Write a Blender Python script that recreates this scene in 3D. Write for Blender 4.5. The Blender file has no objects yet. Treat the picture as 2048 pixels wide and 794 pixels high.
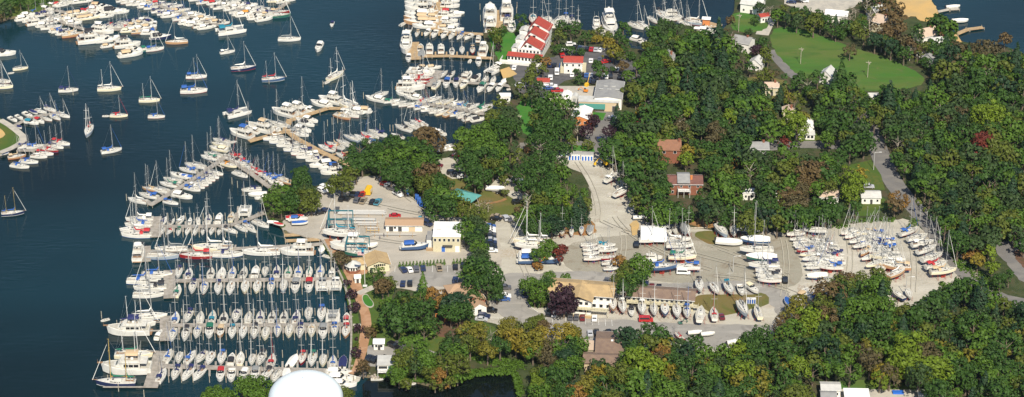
import bpy, bmesh, math, random
import numpy as np
from mathutils import Vector, Matrix
from mathutils.geometry import tessellate_polygon
R = math.radians
rnd = random.Random(7)
scene = bpy.context.scene
col = scene.collection

# ------------------------------------------------------------------ camera and the pixel -> ground mapping
FPX, TC, CH = 5000.0, R(26.6), 442.0
LZ = 1.2                                     # height of the land above the water
CAM = Vector((0, -CH / math.tan(TC), CH))
FWD = Vector((0, math.cos(TC), -math.sin(TC))); UPV = Vector((0, math.sin(TC), math.cos(TC)))
def G(px, py, z=0.0):
    d = FWD + Vector((1, 0, 0)) * ((px - 1024) / FPX) - UPV * ((py - 397) / FPX)
    t = (z - CAM.z) / d.z
    return CAM + d * t
def P(v):
    r = v - CAM; k = r.dot(FWD)
    return 1024 + FPX * r.x / k, 397 - FPX * r.dot(UPV) / k

# ------------------------------------------------------------------ materials
M = {}
def mat(name, c, rough=.6, c2=None, scale=1.0, detail=4, metal=0, spec=.5, coat=0, bump=0, bscale=None, lo=.35, hi=.65, dist=0):
    m = bpy.data.materials.new(name); m.use_nodes = True
    nt = m.node_tree; b = nt.nodes['Principled BSDF']
    b.inputs['Base Color'].default_value = (*c, 1); b.inputs['Roughness'].default_value = rough
    b.inputs['Metallic'].default_value = metal
    b.inputs['Specular IOR Level'].default_value = spec
    b.inputs['Coat Weight'].default_value = coat
    geo = nt.nodes.new('ShaderNodeNewGeometry')
    if c2:
        n = nt.nodes.new('ShaderNodeTexNoise'); n.inputs['Scale'].default_value = scale; n.inputs['Detail'].default_value = detail
        n.inputs['Distortion'].default_value = dist
        nt.links.new(geo.outputs['Position'], n.inputs['Vector'])
        r = nt.nodes.new('ShaderNodeMapRange'); r.inputs['From Min'].default_value = lo; r.inputs['From Max'].default_value = hi
        nt.links.new(n.outputs['Fac'], r.inputs['Value'])
        x = nt.nodes.new('ShaderNodeMix'); x.data_type = 'RGBA'
        x.inputs['A'].default_value = (*c, 1); x.inputs['B'].default_value = (*c2, 1)
        nt.links.new(r.outputs['Result'], x.inputs['Factor']); nt.links.new(x.outputs['Result'], b.inputs['Base Color'])
    if bump:
        n2 = nt.nodes.new('ShaderNodeTexNoise'); n2.inputs['Scale'].default_value = bscale or scale
        nt.links.new(geo.outputs['Position'], n2.inputs['Vector'])
        bp = nt.nodes.new('ShaderNodeBump'); bp.inputs['Strength'].default_value = bump; bp.inputs['Distance'].default_value = .3
        nt.links.new(n2.outputs['Fac'], bp.inputs['Height']); nt.links.new(bp.outputs['Normal'], b.inputs['Normal'])
    M[name] = m; return m
def layered(name, cols, rough=.9, bump=.2):
    """ground sheet: base colour plus several noise layers (colour, scale, lo, hi)"""
    m = bpy.data.materials.new(name); m.use_nodes = True
    nt = m.node_tree; b = nt.nodes['Principled BSDF']; b.inputs['Roughness'].default_value = rough
    b.inputs['Specular IOR Level'].default_value = .2
    geo = nt.nodes.new('ShaderNodeNewGeometry'); prev = None
    for i, (c, sc, lo, hi, stretch) in enumerate(cols):
        if i == 0:
            prev = c; continue
        mp = nt.nodes.new('ShaderNodeMapping'); mp.inputs['Scale'].default_value = (1, stretch, 1)
        mp.inputs['Location'].default_value = (i * 37, i * 11, 0)
        nt.links.new(geo.outputs['Position'], mp.inputs['Vector'])
        n = nt.nodes.new('ShaderNodeTexNoise'); n.inputs['Scale'].default_value = sc; n.inputs['Detail'].default_value = 5
        n.inputs['Distortion'].default_value = .6
        nt.links.new(mp.outputs['Vector'], n.inputs['Vector'])
        r = nt.nodes.new('ShaderNodeMapRange'); r.inputs['From Min'].default_value = lo; r.inputs['From Max'].default_value = hi
        nt.links.new(n.outputs['Fac'], r.inputs['Value'])
        x = nt.nodes.new('ShaderNodeMix'); x.data_type = 'RGBA'
        if isinstance(prev, tuple): x.inputs['A'].default_value = (*prev, 1)
        else: nt.links.new(prev, x.inputs['A'])
        x.inputs['B'].default_value = (*c, 1)
        nt.links.new(r.outputs['Result'], x.inputs['Factor']); prev = x.outputs['Result']
    if isinstance(prev, tuple): b.inputs['Base Color'].default_value = (*prev, 1)
    else: nt.links.new(prev, b.inputs['Base Color'])
    if bump:
        n2 = nt.nodes.new('ShaderNodeTexNoise'); n2.inputs['Scale'].default_value = 1.2; n2.inputs['Detail'].default_value = 6
        nt.links.new(geo.outputs['Position'], n2.inputs['Vector'])
        bp = nt.nodes.new('ShaderNodeBump'); bp.inputs['Strength'].default_value = bump; bp.inputs['Distance'].default_value = .5
        nt.links.new(n2.outputs['Fac'], bp.inputs['Height']); nt.links.new(bp.outputs['Normal'], b.inputs['Normal'])
    M[name] = m; return m
def leafmat(name, c, var=.35, c2=None):
    m = bpy.data.materials.new(name); m.use_nodes = True
    nt = m.node_tree; b = nt.nodes['Principled BSDF']; b.inputs['Roughness'].default_value = .65
    b.inputs['Specular IOR Level'].default_value = .25
    geo = nt.nodes.new('ShaderNodeNewGeometry')
    n = nt.nodes.new('ShaderNodeTexNoise'); n.inputs['Scale'].default_value = .22; n.inputs['Detail'].default_value = 3
    nt.links.new(geo.outputs['Position'], n.inputs['Vector'])
    a = nt.nodes.new('ShaderNodeMath'); a.operation = 'ADD'
    nt.links.new(geo.outputs['Random Per Island'], a.inputs[0]); nt.links.new(n.outputs['Fac'], a.inputs[1])
    r = nt.nodes.new('ShaderNodeMapRange'); r.inputs['From Min'].default_value = .3; r.inputs['From Max'].default_value = 1.5
    nt.links.new(a.outputs[0], r.inputs['Value'])
    x = nt.nodes.new('ShaderNodeMix'); x.data_type = 'RGBA'
    x.inputs['A'].default_value = (*[v * (1 - var) for v in c], 1)
    x.inputs['B'].default_value = (*(c2 or [v * (1 + var * 1.2) for v in c]), 1)
    nt.links.new(r.outputs['Result'], x.inputs['Factor']); nt.links.new(x.outputs['Result'], b.inputs['Base Color'])
    M[name] = m; return m

mat('hull_white', (.72, .71, .66), .25, (.62, .61, .56), .5, coat=.3)
mat('hull_cream', (.72, .66, .48), .3); mat('hull_tan', (.42, .25, .13), .35); mat('hull_navy', (.02, .03, .08), .2)
mat('hull_red', (.25, .02, .02), .3); mat('hull_green', (.03, .12, .09), .3); mat('hull_grey', (.3, .35, .4), .35); mat('hull_blue', (.05, .1, .2), .3)
mat('deck', (.46, .44, .38), .6, (.38, .36, .3), .9); mat('deck_white', (.58, .57, .52), .5, (.48, .465, .42), .9)
mat('teak', (.28, .16, .08), .7, (.2, .12, .07), 2); mat('sole', (.36, .32, .26), .7); mat('dark_glass', (.015, .018, .022), .08)
mat('alu', (.45, .45, .43), .4, metal=.1); mat('mast_white', (.62, .62, .6), .35); mat('mast_wood', (.5, .34, .08), .4)
mat('wire', (.35, .35, .35), .4, metal=.5)
mat('anti_blue', (.03, .1, .28), .7); mat('anti_red', (.28, .03, .02), .7); mat('anti_black', (.02, .02, .025), .7); mat('anti_green', (.02, .14, .1), .7)
mat('c_b', (.02, .09, .33), .8); mat('c_n', (.012, .018, .09), .8); mat('c_w', (.7, .69, .64), .85); mat('c_g', (.01, .13, .08), .8)
mat('c_r', (.38, .02, .025), .8); mat('c_t', (.48, .36, .22), .85); mat('c_k', (.02, .02, .025), .8); mat('c_e', (.01, .17, .25), .8); mat('c_y', (.22, .23, .23), .85)
mat('sailcloth', (.78, .77, .72), .7); mat('steel_post', (.3, .3, .32), .5)
mat('wood_dock', (.34, .31, .27), .85, (.22, .2, .17), .7, 6); mat('wood_new', (.42, .3, .16), .85, (.3, .21, .12), .8, 6); mat('pile_wood', (.42, .38, .3), .9, (.25, .22, .17), 2)
mat('float_grey', (.4, .4, .38), .9)
# ------------------------------------------------------------------ mesh helpers
class MB:
    def __init__(s): s.v = []; s.f = []; s.m = []; s.sm = []
    def add(s, vs, fs, mi=0, smooth=False):
        b = len(s.v); s.v += [tuple(v) for v in vs]
        for f in fs: s.f.append([i + b for i in f]); s.m.append(mi); s.sm.append(smooth)
        return s
    def box(s, x0, x1, y0, y1, z0, z1, mi=0, tx=0, ty=0, M4=None):
        """axis box; tx, ty shrink the top on each side"""
        vs = [(x0, y0, z0), (x1, y0, z0), (x1, y1, z0), (x0, y1, z0), (x0 + tx, y0 + ty, z1), (x1 - tx, y0 + ty, z1), (x1 - tx, y1 - ty, z1), (x0 + tx, y1 - ty, z1)]
        if M4 is not None: vs = [tuple(M4 @ Vector(v)) for v in vs]
        return s.add(vs, [(0, 3, 2, 1), (4, 5, 6, 7), (0, 1, 5, 4), (1, 2, 6, 5), (2, 3, 7, 6), (3, 0, 4, 7)], mi)
    def tube(s, a, b, r0, r1=None, n=6, mi=0, cap=True):
        a = Vector(a); b = Vector(b); r1 = r0 if r1 is None else r1
        d = (b - a).normalized(); u = d.orthogonal().normalized(); w = d.cross(u)
        vs = []
        for p, r in ((a, r0), (b, r1)):
            for k in range(n):
                t = 2 * math.pi * k / n; vs.append(p + (u * math.cos(t) + w * math.sin(t)) * r)
        fs = [(k, (k + 1) % n, n + (k + 1) % n, n + k) for k in range(n)]
        s.add(vs, fs, mi, True)
        if cap: s.add(vs, [tuple(range(n))[::-1], tuple(range(n, 2 * n))], mi)
        return s
    def loft(s, rings, mi=0, close=False, smooth=False, caps=(False, False), mis=None):
        n = len(rings[0]); vs = [p for r in rings for p in r]; fs = []; ms = []
        m = n if close else n - 1
        b = len(s.v); s.v += [tuple(v) for v in vs]
        for i in range(len(rings) - 1):
            for k in range(m):
                j = (k + 1) % n
                s.f.append([b + i * n + k, b + i * n + j, b + (i + 1) * n + j, b + (i + 1) * n + k]); s.m.append(mis[k] if mis else mi); s.sm.append(smooth)
        if caps[0]: s.f.append([b + k for k in range(n)][::-1]); s.m.append(mi); s.sm.append(False)
        if caps[1]: s.f.append([b + (len(rings) - 1) * n + k for k in range(n)]); s.m.append(mi); s.sm.append(False)
        return s
    def blob(s, c, rx, ry, rz, n=8, k=5, mi=0, z0=-1):
        rings = []
        for i in range(k + 1):
            ph = math.asin(max(z0, -1)) + (math.pi / 2 - math.asin(max(z0, -1))) * i / k
            rr = max(math.cos(ph), .001)
            rings.append([(c[0] + rx * rr * math.cos(2 * math.pi * j / n), c[1] + ry * rr * math.sin(2 * math.pi * j / n), c[2] + rz * math.sin(ph)) for j in range(n)])
        return s.loft(rings, mi, True, True)
    def prism(s, poly, z0, z1, mi=0, side=None):
        """poly: list of (x, y); solid from z0 to z1"""
        n = len(poly); top = [Vector((x, y, z1)) for x, y in poly]
        tris = tessellate_polygon([top])
        area = sum(poly[i][0] * poly[(i + 1) % n][1] - poly[(i + 1) % n][0] * poly[i][1] for i in range(n))
        vs = [(x, y, z1) for x, y in poly] + [(x, y, z0) for x, y in poly]
        fs = []
        for t in tris:
            a, b, c = [poly[i] for i in t]
            cr = (b[0] - a[0]) * (c[1] - a[1]) - (b[1] - a[1]) * (c[0] - a[0])
            fs.append(tuple(t) if cr > 0 else tuple(t)[::-1])
        s.add(vs, fs, mi)
        sd = [(i, (i + 1) % n, n + (i + 1) % n, n + i) for i in range(n)]
        if area > 0: sd = [q[::-1] for q in sd]
        if z1 > z0: s.add(vs, sd, mi if side is None else side)
        return s
    def mesh(s, name, mats):
        me = bpy.data.meshes.new(name); me.from_pydata(s.v, [], s.f)
        for m in mats: me.materials.append(M[m] if isinstance(m, str) else m)
        me.polygons.foreach_set('material_index', s.m); me.polygons.foreach_set('use_smooth', s.sm)
        me.update(); return me
def link(name, me, parent=None, loc=None, rz=None, sc=None):
    o = bpy.data.objects.new(name, me); col.objects.link(o)
    if parent is not None: o.parent = parent
    if loc is not None: o.location = loc
    if rz is not None: o.rotation_euler = (0, 0, rz)
    if sc is not None: o.scale = (sc, sc, sc) if isinstance(sc, (int, float)) else sc
    return o
def tag(o, label=None, cat=None, group=None, kind=None):
    if label: o['label'] = label
    if cat: o['category'] = cat
    if group: o['group'] = group
    if kind: o['kind'] = kind
    return o
ORD = 'first second third fourth fifth sixth seventh eighth ninth tenth eleventh twelfth thirteenth fourteenth fifteenth sixteenth seventeenth eighteenth nineteenth twentieth'.split()
def ordn(i):
    if i < 20: return ORD[i]
    t = ['', '', 'twenty', 'thirty', 'forty', 'fifty'][(i + 1) // 10]
    return t + '-' + ORD[(i + 1) % 10 - 1] if (i + 1) % 10 else {30: 'thirtieth', 40: 'fortieth', 50: 'fiftieth'}[i + 1]

# ------------------------------------------------------------------ boats: every maker returns [(part, mesh, [(sub-part, mesh)])], bow towards +X, waterline z = 0, length 10
MC = {}
def cached(key, fn):
    if key not in MC: MC[key] = fn()
    return MC[key]
def sstep(t): t = max(0, min(1, t)); return t * t * (3 - 2 * t)
def halfbeam(t, B, sw, fine=2.0, mx=.42):
    if t < mx: return B / 2 * (sw + (1 - sw) * math.sin(t / mx * math.pi / 2))
    return B / 2 * max(.012, (1 - ((t - mx) / (1 - mx)) ** fine))
def hull_mb(B, sw, fs, fb, L=10, fine=2.0, mx=.42, keel=False, draft=.45, band=True, x0=None):
    """slots: 0 topsides, 1 boot stripe, 2 bottom paint, 3 deck"""
    mb = MB(); rings = []; deck = []
    N = 14; x0 = -L / 2 if x0 is None else x0
    for i in range(N + 1):
        t = i / N; b = halfbeam(t, B, sw, fine, mx); h = fs + (fb - fs) * t ** 1.6
        rake = .35 * max(0, t - .85) / .15
        x = x0 + L * t
        dd = -draft * (1 - .8 * max(0, (t - .6) / .4)) * (.55 + .45 * min(1, t / .25))
        xw = x - rake * .9
        rings.append([(xw - rake * .5, 0, dd), (xw, b * .62, dd * .75), (xw, b * .88, -.02), (xw, b * .9, .14), (x, b, h)])
        deck.append((x, b, h))
    for sgn in (1, -1):
        rr = [[(p[0], p[1] * sgn, p[2]) for p in r] for r in rings]
        if sgn > 0: rr = [r[::-1] for r in rr]
        mi = [2, 2, 1, 0] if sgn < 0 else [0, 1, 2, 2]
        mb.loft(rr, 0, smooth=True, mis=mi)
    # transom
    r0 = rings[0]
    mb.add([(p[0], p[1], p[2]) for p in r0] + [(p[0], -p[1], p[2]) for p in r0[::-1]], [tuple(range(len(r0) * 2))], 0)
    # deck with a low crown and a toe rail
    dk = [[(x, b, h), (x, b - min(.07, b * .5), h + .06), (x, b - min(.12, b * .8), h + .01), (x, 0, h + .06), (x, -b + min(.12, b * .8), h + .01), (x, -b + min(.07, b * .5), h + .06), (x, -b, h)] for x, b, h in deck]
    mb.loft(dk, 3, mis=[0, 0, 3, 3, 0, 0])
    if keel:
        k = [[(-.9, y, -.3), (1.3, y, -.3), (.75, y, -1.75), (-.75, y, -1.75)] for y in (-.13, .13)]
        mb.add(k[0] + k[1], [(0, 1, 2, 3), (7, 6, 5, 4), (0, 4, 5, 1), (1, 5, 6, 2), (2, 6, 7, 3), (3, 7, 4, 0)], 2)
        k = [[(-4.3, y, .0), (-3.7, y, .0), (-3.8, y, -1.3), (-4.2, y, -1.3)] for y in (-.06, .06)]
        mb.add(k[0] + k[1], [(0, 1, 2, 3), (7, 6, 5, 4), (0, 4, 5, 1), (1, 5, 6, 2), (2, 6, 7, 3), (3, 7, 4, 0)], 2)
    return mb
def sheer(t, fs, fb): return fs + (fb - fs) * t ** 1.6
def arch(mb, x0, x1, w, z0, z1, mi=0, drop=.25, n=7, th=.05):
    """a curved canvas roof from x0 to x1, half width w, sides at z0 and crown at z1"""
    for zz, flip in ((0, False), (-th, True)):
        rings = []
        for x, d in ((x0, drop), (x0 + (x1 - x0) * .3, 0), (x1 - (x1 - x0) * .15, 0), (x1, drop * .6)):
            r = []
            for k in range(n):
                a = math.pi * k / (n - 1)
                r.append((x, w * math.cos(a), z0 + (z1 - z0 - d) * math.sin(a) ** .6 + zz))
            rings.append(r if flip else r[::-1])
        mb.loft(rings, mi, smooth=True)
    return mb
def ms(name, fn, mats):
    return cached((name, tuple(mats)), lambda: fn().mesh(name, mats))

def f_cabin():
    mb = MB(); rings = []
    for x, w, h in ((-1.6, 1.0, .42), (-.9, 1.08, .48), (.4, .98, .45), (1.6, .72, .36), (2.7, .36, .1)):
        z = 1.0 + .02 * x
        rings.append([(x, w, z), (x, w * .93, z + h), (x, 0, z + h + .08), (x, -w * .93, z + h), (x, -w, z)])
    mb.loft([r[::-1] for r in rings], 0, smooth=False, caps=(True, True))
    for sg in (1, -1):
        for x0, x1 in ((-1.3, -.5), (-.35, .35), (.5, 1.2)):
            w0 = 1.04 - .12 * max(0, x0); w1 = 1.04 - .12 * max(0, x1) - (.1 if x1 > 1 else 0)
            mb.add([(x0, sg * (w0 + .012), 1.13), (x1, sg * (w1 + .012), 1.13), (x1, sg * (w1 - .04), 1.33), (x0, sg * (w0 - .04), 1.33)], [(0, 1, 2, 3)], 1)
    mb.box(1.5, 2.0, -.28, .28, 1.36, 1.45, 1, .05, .05); mb.box(.3, .8, -.3, .3, 1.52, 1.6, 1, .05, .05)
    mb.box(-1.5, -.75, -.32, .32, 1.5, 1.62, 0, .05, .05)
    return mb
def f_cockpit():
    mb = MB()
    mb.box(-4.6, -1.7, -.85, .85, 1.03, 1.09, 1)
    for a in ((-4.6, -1.7, .85, 1.05, 1.0, 1.28), (-4.6, -1.7, -1.05, -.85, 1.0, 1.28), (-4.75, -4.55, -.9, .9, 1.0, 1.22)): mb.box(*a, 0)
    for sg in (1, -1): mb.box(-4.3, -1.9, sg * .62 - .2, sg * .62 + .2, 1.09, 1.18, 0)
    mb.tube((-3.7, 0, 1.1), (-3.7, 0, 1.75), .07, mi=0)
    mb.tube((-3.74, 0, 1.75), (-3.69, 0, 1.75), .42, n=12, mi=2)
    return mb
def f_mast(h=13.2, x=.75, sp=(.42, .72), r=.088, z=1.4):
    def f():
        mb = MB(); mb.tube((x, 0, z), (x - .15, 0, z + h), r, r * .75, 6)
        for s in sp: mb.tube((x - .05, -1.15 * (1.25 - s * .5), z + h * s), (x - .05, 1.15 * (1.25 - s * .5), z + h * s), .05, n=5)
        mb.tube((x - .35, 0, z + h + .1), (x + .2, 0, z + h + .1), .03, n=4)
        for sg in (1, -1):      # shrouds
            y1 = 1.15 * (1.25 - sp[-1] * .5)
            mb.tube((x - .15, 0, z + h), (x - .05, sg * y1, z + h * sp[-1]), .02, n=3, mi=1, cap=False)
            mb.tube((x - .05, sg * y1, z + h * sp[-1]), (x - .1, sg * 1.5, 1.0), .02, n=3, mi=1, cap=False)
        mb.tube((x - .15, 0, z + h), (-4.9, 0, 1.0), .02, n=3, mi=1, cap=False)
        return mb
    return f
def f_boom(x=.65, L=4.3, z=2.35):
    def f():
        mb = MB(); mb.tube((x, 0, z), (x - L, 0, z - .05), .07, n=6); return mb
    return f
def f_cover(x=.6, L=3.9, z=2.35, r=.24):
    def f():
        mb = MB(); rings = []
        for i in range(7):
            t = i / 6; rr = r * (1.15 - .7 * t); zz = z + .1 + (.9 * (1 - min(1, t * 7)) if i < 1 else 0)
            rings.append([(x - L * t, rr * .75 * math.cos(a), zz + rr * 1.25 * math.sin(a)) for a in [2 * math.pi * k / 7 for k in range(7)]])
        mb.loft(rings, 0, True, True, (True, True)); return mb
    return f
def f_jib(x=.7, h=13.2, xb=4.85):
    def f():
        mb = MB(); a = Vector((xb, 0, 1.35)); b = Vector((x - .1, 0, 1.4 + h * .97))
        mb.tube(a, a.lerp(b, .9), .085, .045, 5, 0); mb.tube(a.lerp(b, .9), b, .02, n=3, mi=1, cap=False); return mb
    return f
def f_rail():
    mb = MB()
    for x in (-4.7, -3.6, -2.4, -1.2, 0, 1.2, 2.4, 3.5, 4.5):
        b = halfbeam((x + 5) / 10, 3.3, .72) - .08; h = sheer((x + 5) / 10, 1.0, 1.3)
        for sg in (1, -1): mb.tube((x, sg * b, h), (x, sg * b, h + .6), .016, n=3, cap=False)
    pts = [(x, halfbeam((x + 5) / 10, 3.3, .72) - .08, sheer((x + 5) / 10, 1.0, 1.3) + .6) for x in (-4.9, -3.6, -2.4, -1.2, 0, 1.2, 2.4, 3.5, 4.5)]
    for sg in (1, -1):
        q = [(p[0], p[1] * sg, p[2]) for p in pts]
        for a, b in zip(q, q[1:] + [(5.05, 0, 1.95)]): mb.tube(a, b, .014, n=3, cap=False)
    mb.tube((-4.9, -1.1, 1.6), (-4.9, 1.1, 1.6), .02, n=3, cap=False)
    return mb
def sloop(c='-', hull='hull_white', boot='c_n', anti='anti_blue', yard=False, jib=True, mastless=False, style=0, mastm='alu'):
    P_ = []
    P_.append(('hull', ms('hull_y' if yard else 'hull_f', lambda: hull_mb(3.3, .72, 1.0, 1.3, keel=yard), [hull, boot, anti, 'deck_white' if style % 2 else 'deck'])))
    if c == 'W':      # whole boat under a winter cover
        def f():
            mb = MB(); rings = []
            for i in range(9):
                t = i / 8; x = -4.9 + 9.9 * t; b = halfbeam(t, 3.45, .75) + .02; h = sheer(t, 1.0, 1.3); zt = h + .35 + 1.0 * math.sin(math.pi * min(1, t * .9 + .12)) ** .7
                rings.append([(x, b, h - .25), (x, b * .93, h + .12), (x, 0, zt), (x, -b * .93, h + .12), (x, -b, h - .25)][::-1])
            return mb.loft(rings, 0, caps=(True, True))
        P_.append(('winter_cover', ms('wcov', f, ['c_w' if hull != 'hull_grey' else 'c_y'])))
    else:
        P_.append(('cabin', ms('cabin', f_cabin, ['deck_white', 'dark_glass'])))
        P_.append(('cockpit', ms('cockpit', f_cockpit, ['deck_white', ('sole', 'teak', 'deck')[style % 3], 'alu'])))
    if yard:
        def f():
            mb = MB()
            for x in (-2.6, .2, 2.6):
                for sg in (1, -1):
                    b = halfbeam((x + 5) / 10, 3.3, .72) * .8
                    mb.tube((x, sg * (b + .75), -2.0), (x, sg * b, -.05), .04, n=4); mb.tube((x - .35, sg * (b + .4), -2.0), (x, sg * b, -.1), .03, n=4); mb.tube((x + .35, sg * (b + .4), -2.0), (x, sg * b, -.1), .03, n=4)
            mb.box(-.7, .7, -.3, .3, -2.0, -1.76)
            return mb
        P_.append(('jack_stands', ms('stands', f, ['anti_red'])))
    if mastless: return P_
    h = (11.4, 10.6, 12.2)[style % 3]; sp = ((.42, .72), (.5,), (.36, .66))[style % 3]
    P_.append(('mast', ms('mast%d' % (style % 3), f_mast(h, sp=sp), [mastm, 'wire'])))
    if c != 'W':
        P_.append(('boom', ms('boom', f_boom(), [mastm])))
        P_.append(('railing', ms('rail', f_rail, ['wire'])))
    if jib: P_.append(('furled_sail', ms('jib%d' % (style % 3), f_jib(h=h), ['sailcloth' if style % 2 else ('c_' + c if c in 'bnrg' else 'sailcloth'), 'wire'])))
    if c not in '-W':
        P_.append(('sail_cover', ms('cover', f_cover(), ['c_' + c])))
        if style != 1: P_.append(('dodger', ms('dodger', lambda: arch(MB(), -2.2, -1.1, .98, 1.2, 2.05), ['c_' + c])))
        if style in (2, 4, 1): P_.append(('bimini', ms('bimini', lambda: arch(MB(), -4.4, -2.5, 1.05, 2.5, 2.95, drop=.08), ['c_' + c])))
    elif c == '-': P_.append(('sail_cover', ms('cover', f_cover(), ['sailcloth' if style % 2 else 'c_y'])))
    return P_
def ketch(c='-', hull='hull_cream', boot='c_w', anti='anti_red', mastm='alu', schooner=False, yard=False):
    P_ = sloop('-', hull, boot, anti, style=1, mastless=True, yard=yard)
    P_.append(('main_mast', ms('kmain', f_mast(11.4, 1.1, (.45, .75)), [mastm, 'wire'])))
    P_.append(('mizzen_mast', ms('kmiz', f_mast(7.8 if not schooner else 10.4, -2.7 if not schooner else -1.6, (.5,), .085), [mastm, 'wire'])))
    P_.append(('boom', ms('kboom', f_boom(1.0, 3.4), [mastm]))); P_.append(('mizzen_boom', ms('kboom2', f_boom(-2.8, 2.0, 2.2), [mastm])))
    cc = 'c_' + (c if c != '-' else 'w')
    P_.append(('sail_cover', ms('kcov', f_cover(.9, 3.2), [cc]))); P_.append(('mizzen_cover', ms('kcov2', f_cover(-2.9, 1.8, 2.2), [cc])))
    P_.append(('furled_sail', ms('kjib', f_jib(1.1, 11.4, 5.6), ['sailcloth', 'wire'])))
    def f():
        mb = MB(); mb.tube((4.3, 0, 1.3), (5.8, 0, 1.5), .09, .06); return mb
    P_.append(('bowsprit', ms('sprit', f, ['teak']))); P_.append(('railing', ms('rail', f_rail, ['wire'])))
    return P_
def cat(c='b', yard=False):
    def f():
        mb = MB()
        for sg in (1, -1):
            h = hull_mb(1.25, .8, .95, 1.15, fine=2.4)
            h.v = [(v[0], v[1] + sg * 2.1, v[2]) for v in h.v]
            b = len(mb.v); mb.v += h.v; mb.f += [[i + b for i in q] for q in h.f]; mb.m += h.m; mb.sm += h.sm
        mb.box(-4.4, 1.9, -1.9, 1.9, .72, 1.02, 3)
        mb.tube((4.1, -2.0, 1.05), (4.1, 2.0, 1.05), .09, mi=0)
        return mb
    def cab():
        mb = MB(); rings = []
        for x, w, h in ((-2.2, 1.7, .95), (-1, 1.75, 1.0), (.6, 1.45, .85), (1.7, 1.0, .35)):
            rings.append([(x, w, 1.0), (x, w * .93, .98 + h), (x, -w * .93, .98 + h), (x, -w, 1.0)][::-1])
        mb.loft(rings, 0, caps=(True, True))
        mb.add([(1.73, -.8, 1.12), (1.73, .8, 1.12), (.8, 1.15, 1.78), (.8, -1.15, 1.78)], [(0, 1, 2, 3)], 1)
        for sg in (1, -1): mb.box(-1.9, .3, sg * 1.7 - .04, sg * 1.7 + .04, 1.35, 1.7, 1)
        return mb
    P_ = [('hull', ms('cathull', f, ['hull_white', 'c_n', 'anti_blue', 'deck_white'])), ('cabin', ms('catcab', cab, ['deck_white', 'dark_glass']))]
    P_.append(('mast', ms('catmast', f_mast(12.4, .6, (.5,)), ['alu', 'wire']))); P_.append(('boom', ms('boom', f_boom(), ['alu'])))
    P_.append(('furled_sail', ms('catjib', f_jib(.5, 12.4, 4.1), ['sailcloth', 'wire'])))
    P_.append(('sail_cover', ms('cover', f_cover(), ['c_' + (c if c != '-' else 'w')])))
    P_.append(('bimini', ms('catbim', lambda: arch(MB(), -4.2, -2.2, 1.5, 2.5, 2.9, drop=.05), ['c_' + (c if c != '-' else 'w')])))
    def net():
        mb = MB(); mb.box(1.95, 4.0, -1.5, 1.5, .9, .93); return mb
    P_.append(('trampoline', ms('catnet', net, ['c_y'])))
    return P_
def cruiser(c='w', hull='hull_white', yard=False):
    """express motor cruiser"""
    P_ = [('hull', ms('mhull', lambda: hull_mb(3.5, .9, 1.05, 1.6, fine=2.6, mx=.5), [hull, 'c_n', 'anti_blue' if yard else 'anti_black', 'deck_white']))]
    def cab():
        mb = MB(); rings = []
        for x, w, h in ((-.2, 1.35, .75), (.8, 1.25, .7), (2.2, .95, .5), (3.9, .3, .1)):
            z = 1.15 + .06 * (x + 1); rings.append([(x, w, z), (x, w * .8, z + h), (x, -w * .8, z + h), (x, -w, z)][::-1])
        mb.loft(rings, 0, caps=(True, True)); mb.box(2.1, 2.7, -.3, .3, 1.75, 1.86, 1, .04, .04); return mb
    def ws():
        mb = MB(); r0 = [(-1.0, 1.45, 1.6), (.2, 1.3, 1.75), (.9, .7, 1.85), (1.0, 0, 1.85), (.9, -.7, 1.85), (.2, -1.3, 1.75), (-1.0, -1.45, 1.6)]
        r1 = [(-1.1, 1.35, 2.25), (-.3, 1.15, 2.45), (.2, .6, 2.5), (.3, 0, 2.5), (.2, -.6, 2.5), (-.3, -1.15, 2.45), (-1.1, -1.35, 2.25)]
        mb.loft([r0, r1], 0); mb.loft([[(p[0] - .03, p[1] * .98, p[2]) for p in r1], [(p[0] - .03, p[1] * .98, p[2]) for p in r0]], 0); return mb
    def ck():
        mb = MB(); mb.box(-4.6, -.3, -1.35, 1.35, 1.12, 1.2, 1)
        for a in ((-4.7, -.3, 1.3, 1.6, 1.05, 1.62), (-4.7, -.3, -1.6, -1.3, 1.05, 1.62), (-4.8, -4.45, -1.4, 1.4, 1.05, 1.55)): mb.box(*a, 0, .02, .04)
        mb.box(-4.4, -3.7, -1.2, 1.2, 1.2, 1.55, 2); mb.box(-1.6, -1.0, .2, .9, 1.2, 1.95, 2); mb.box(-1.6, -1.0, -.9, -.2, 1.2, 1.95, 2)
        mb.box(-5.6, -4.95, -1.3, 1.3, .3, .42, 0)
        return mb
    P_ += [('cabin', ms('mcab', cab, ['deck_white', 'dark_glass'])), ('windshield', ms('mws', ws, ['dark_glass'])), ('cockpit', ms('mck', ck, ['deck_white', 'sole', 'c_w']))]
    if c not in '-': P_.append(('canvas_top', ms('mtop', lambda: arch(MB(), -3.9, -.3, 1.4, 2.2, 2.95, drop=.2), ['c_' + c])))
    return P_
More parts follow.
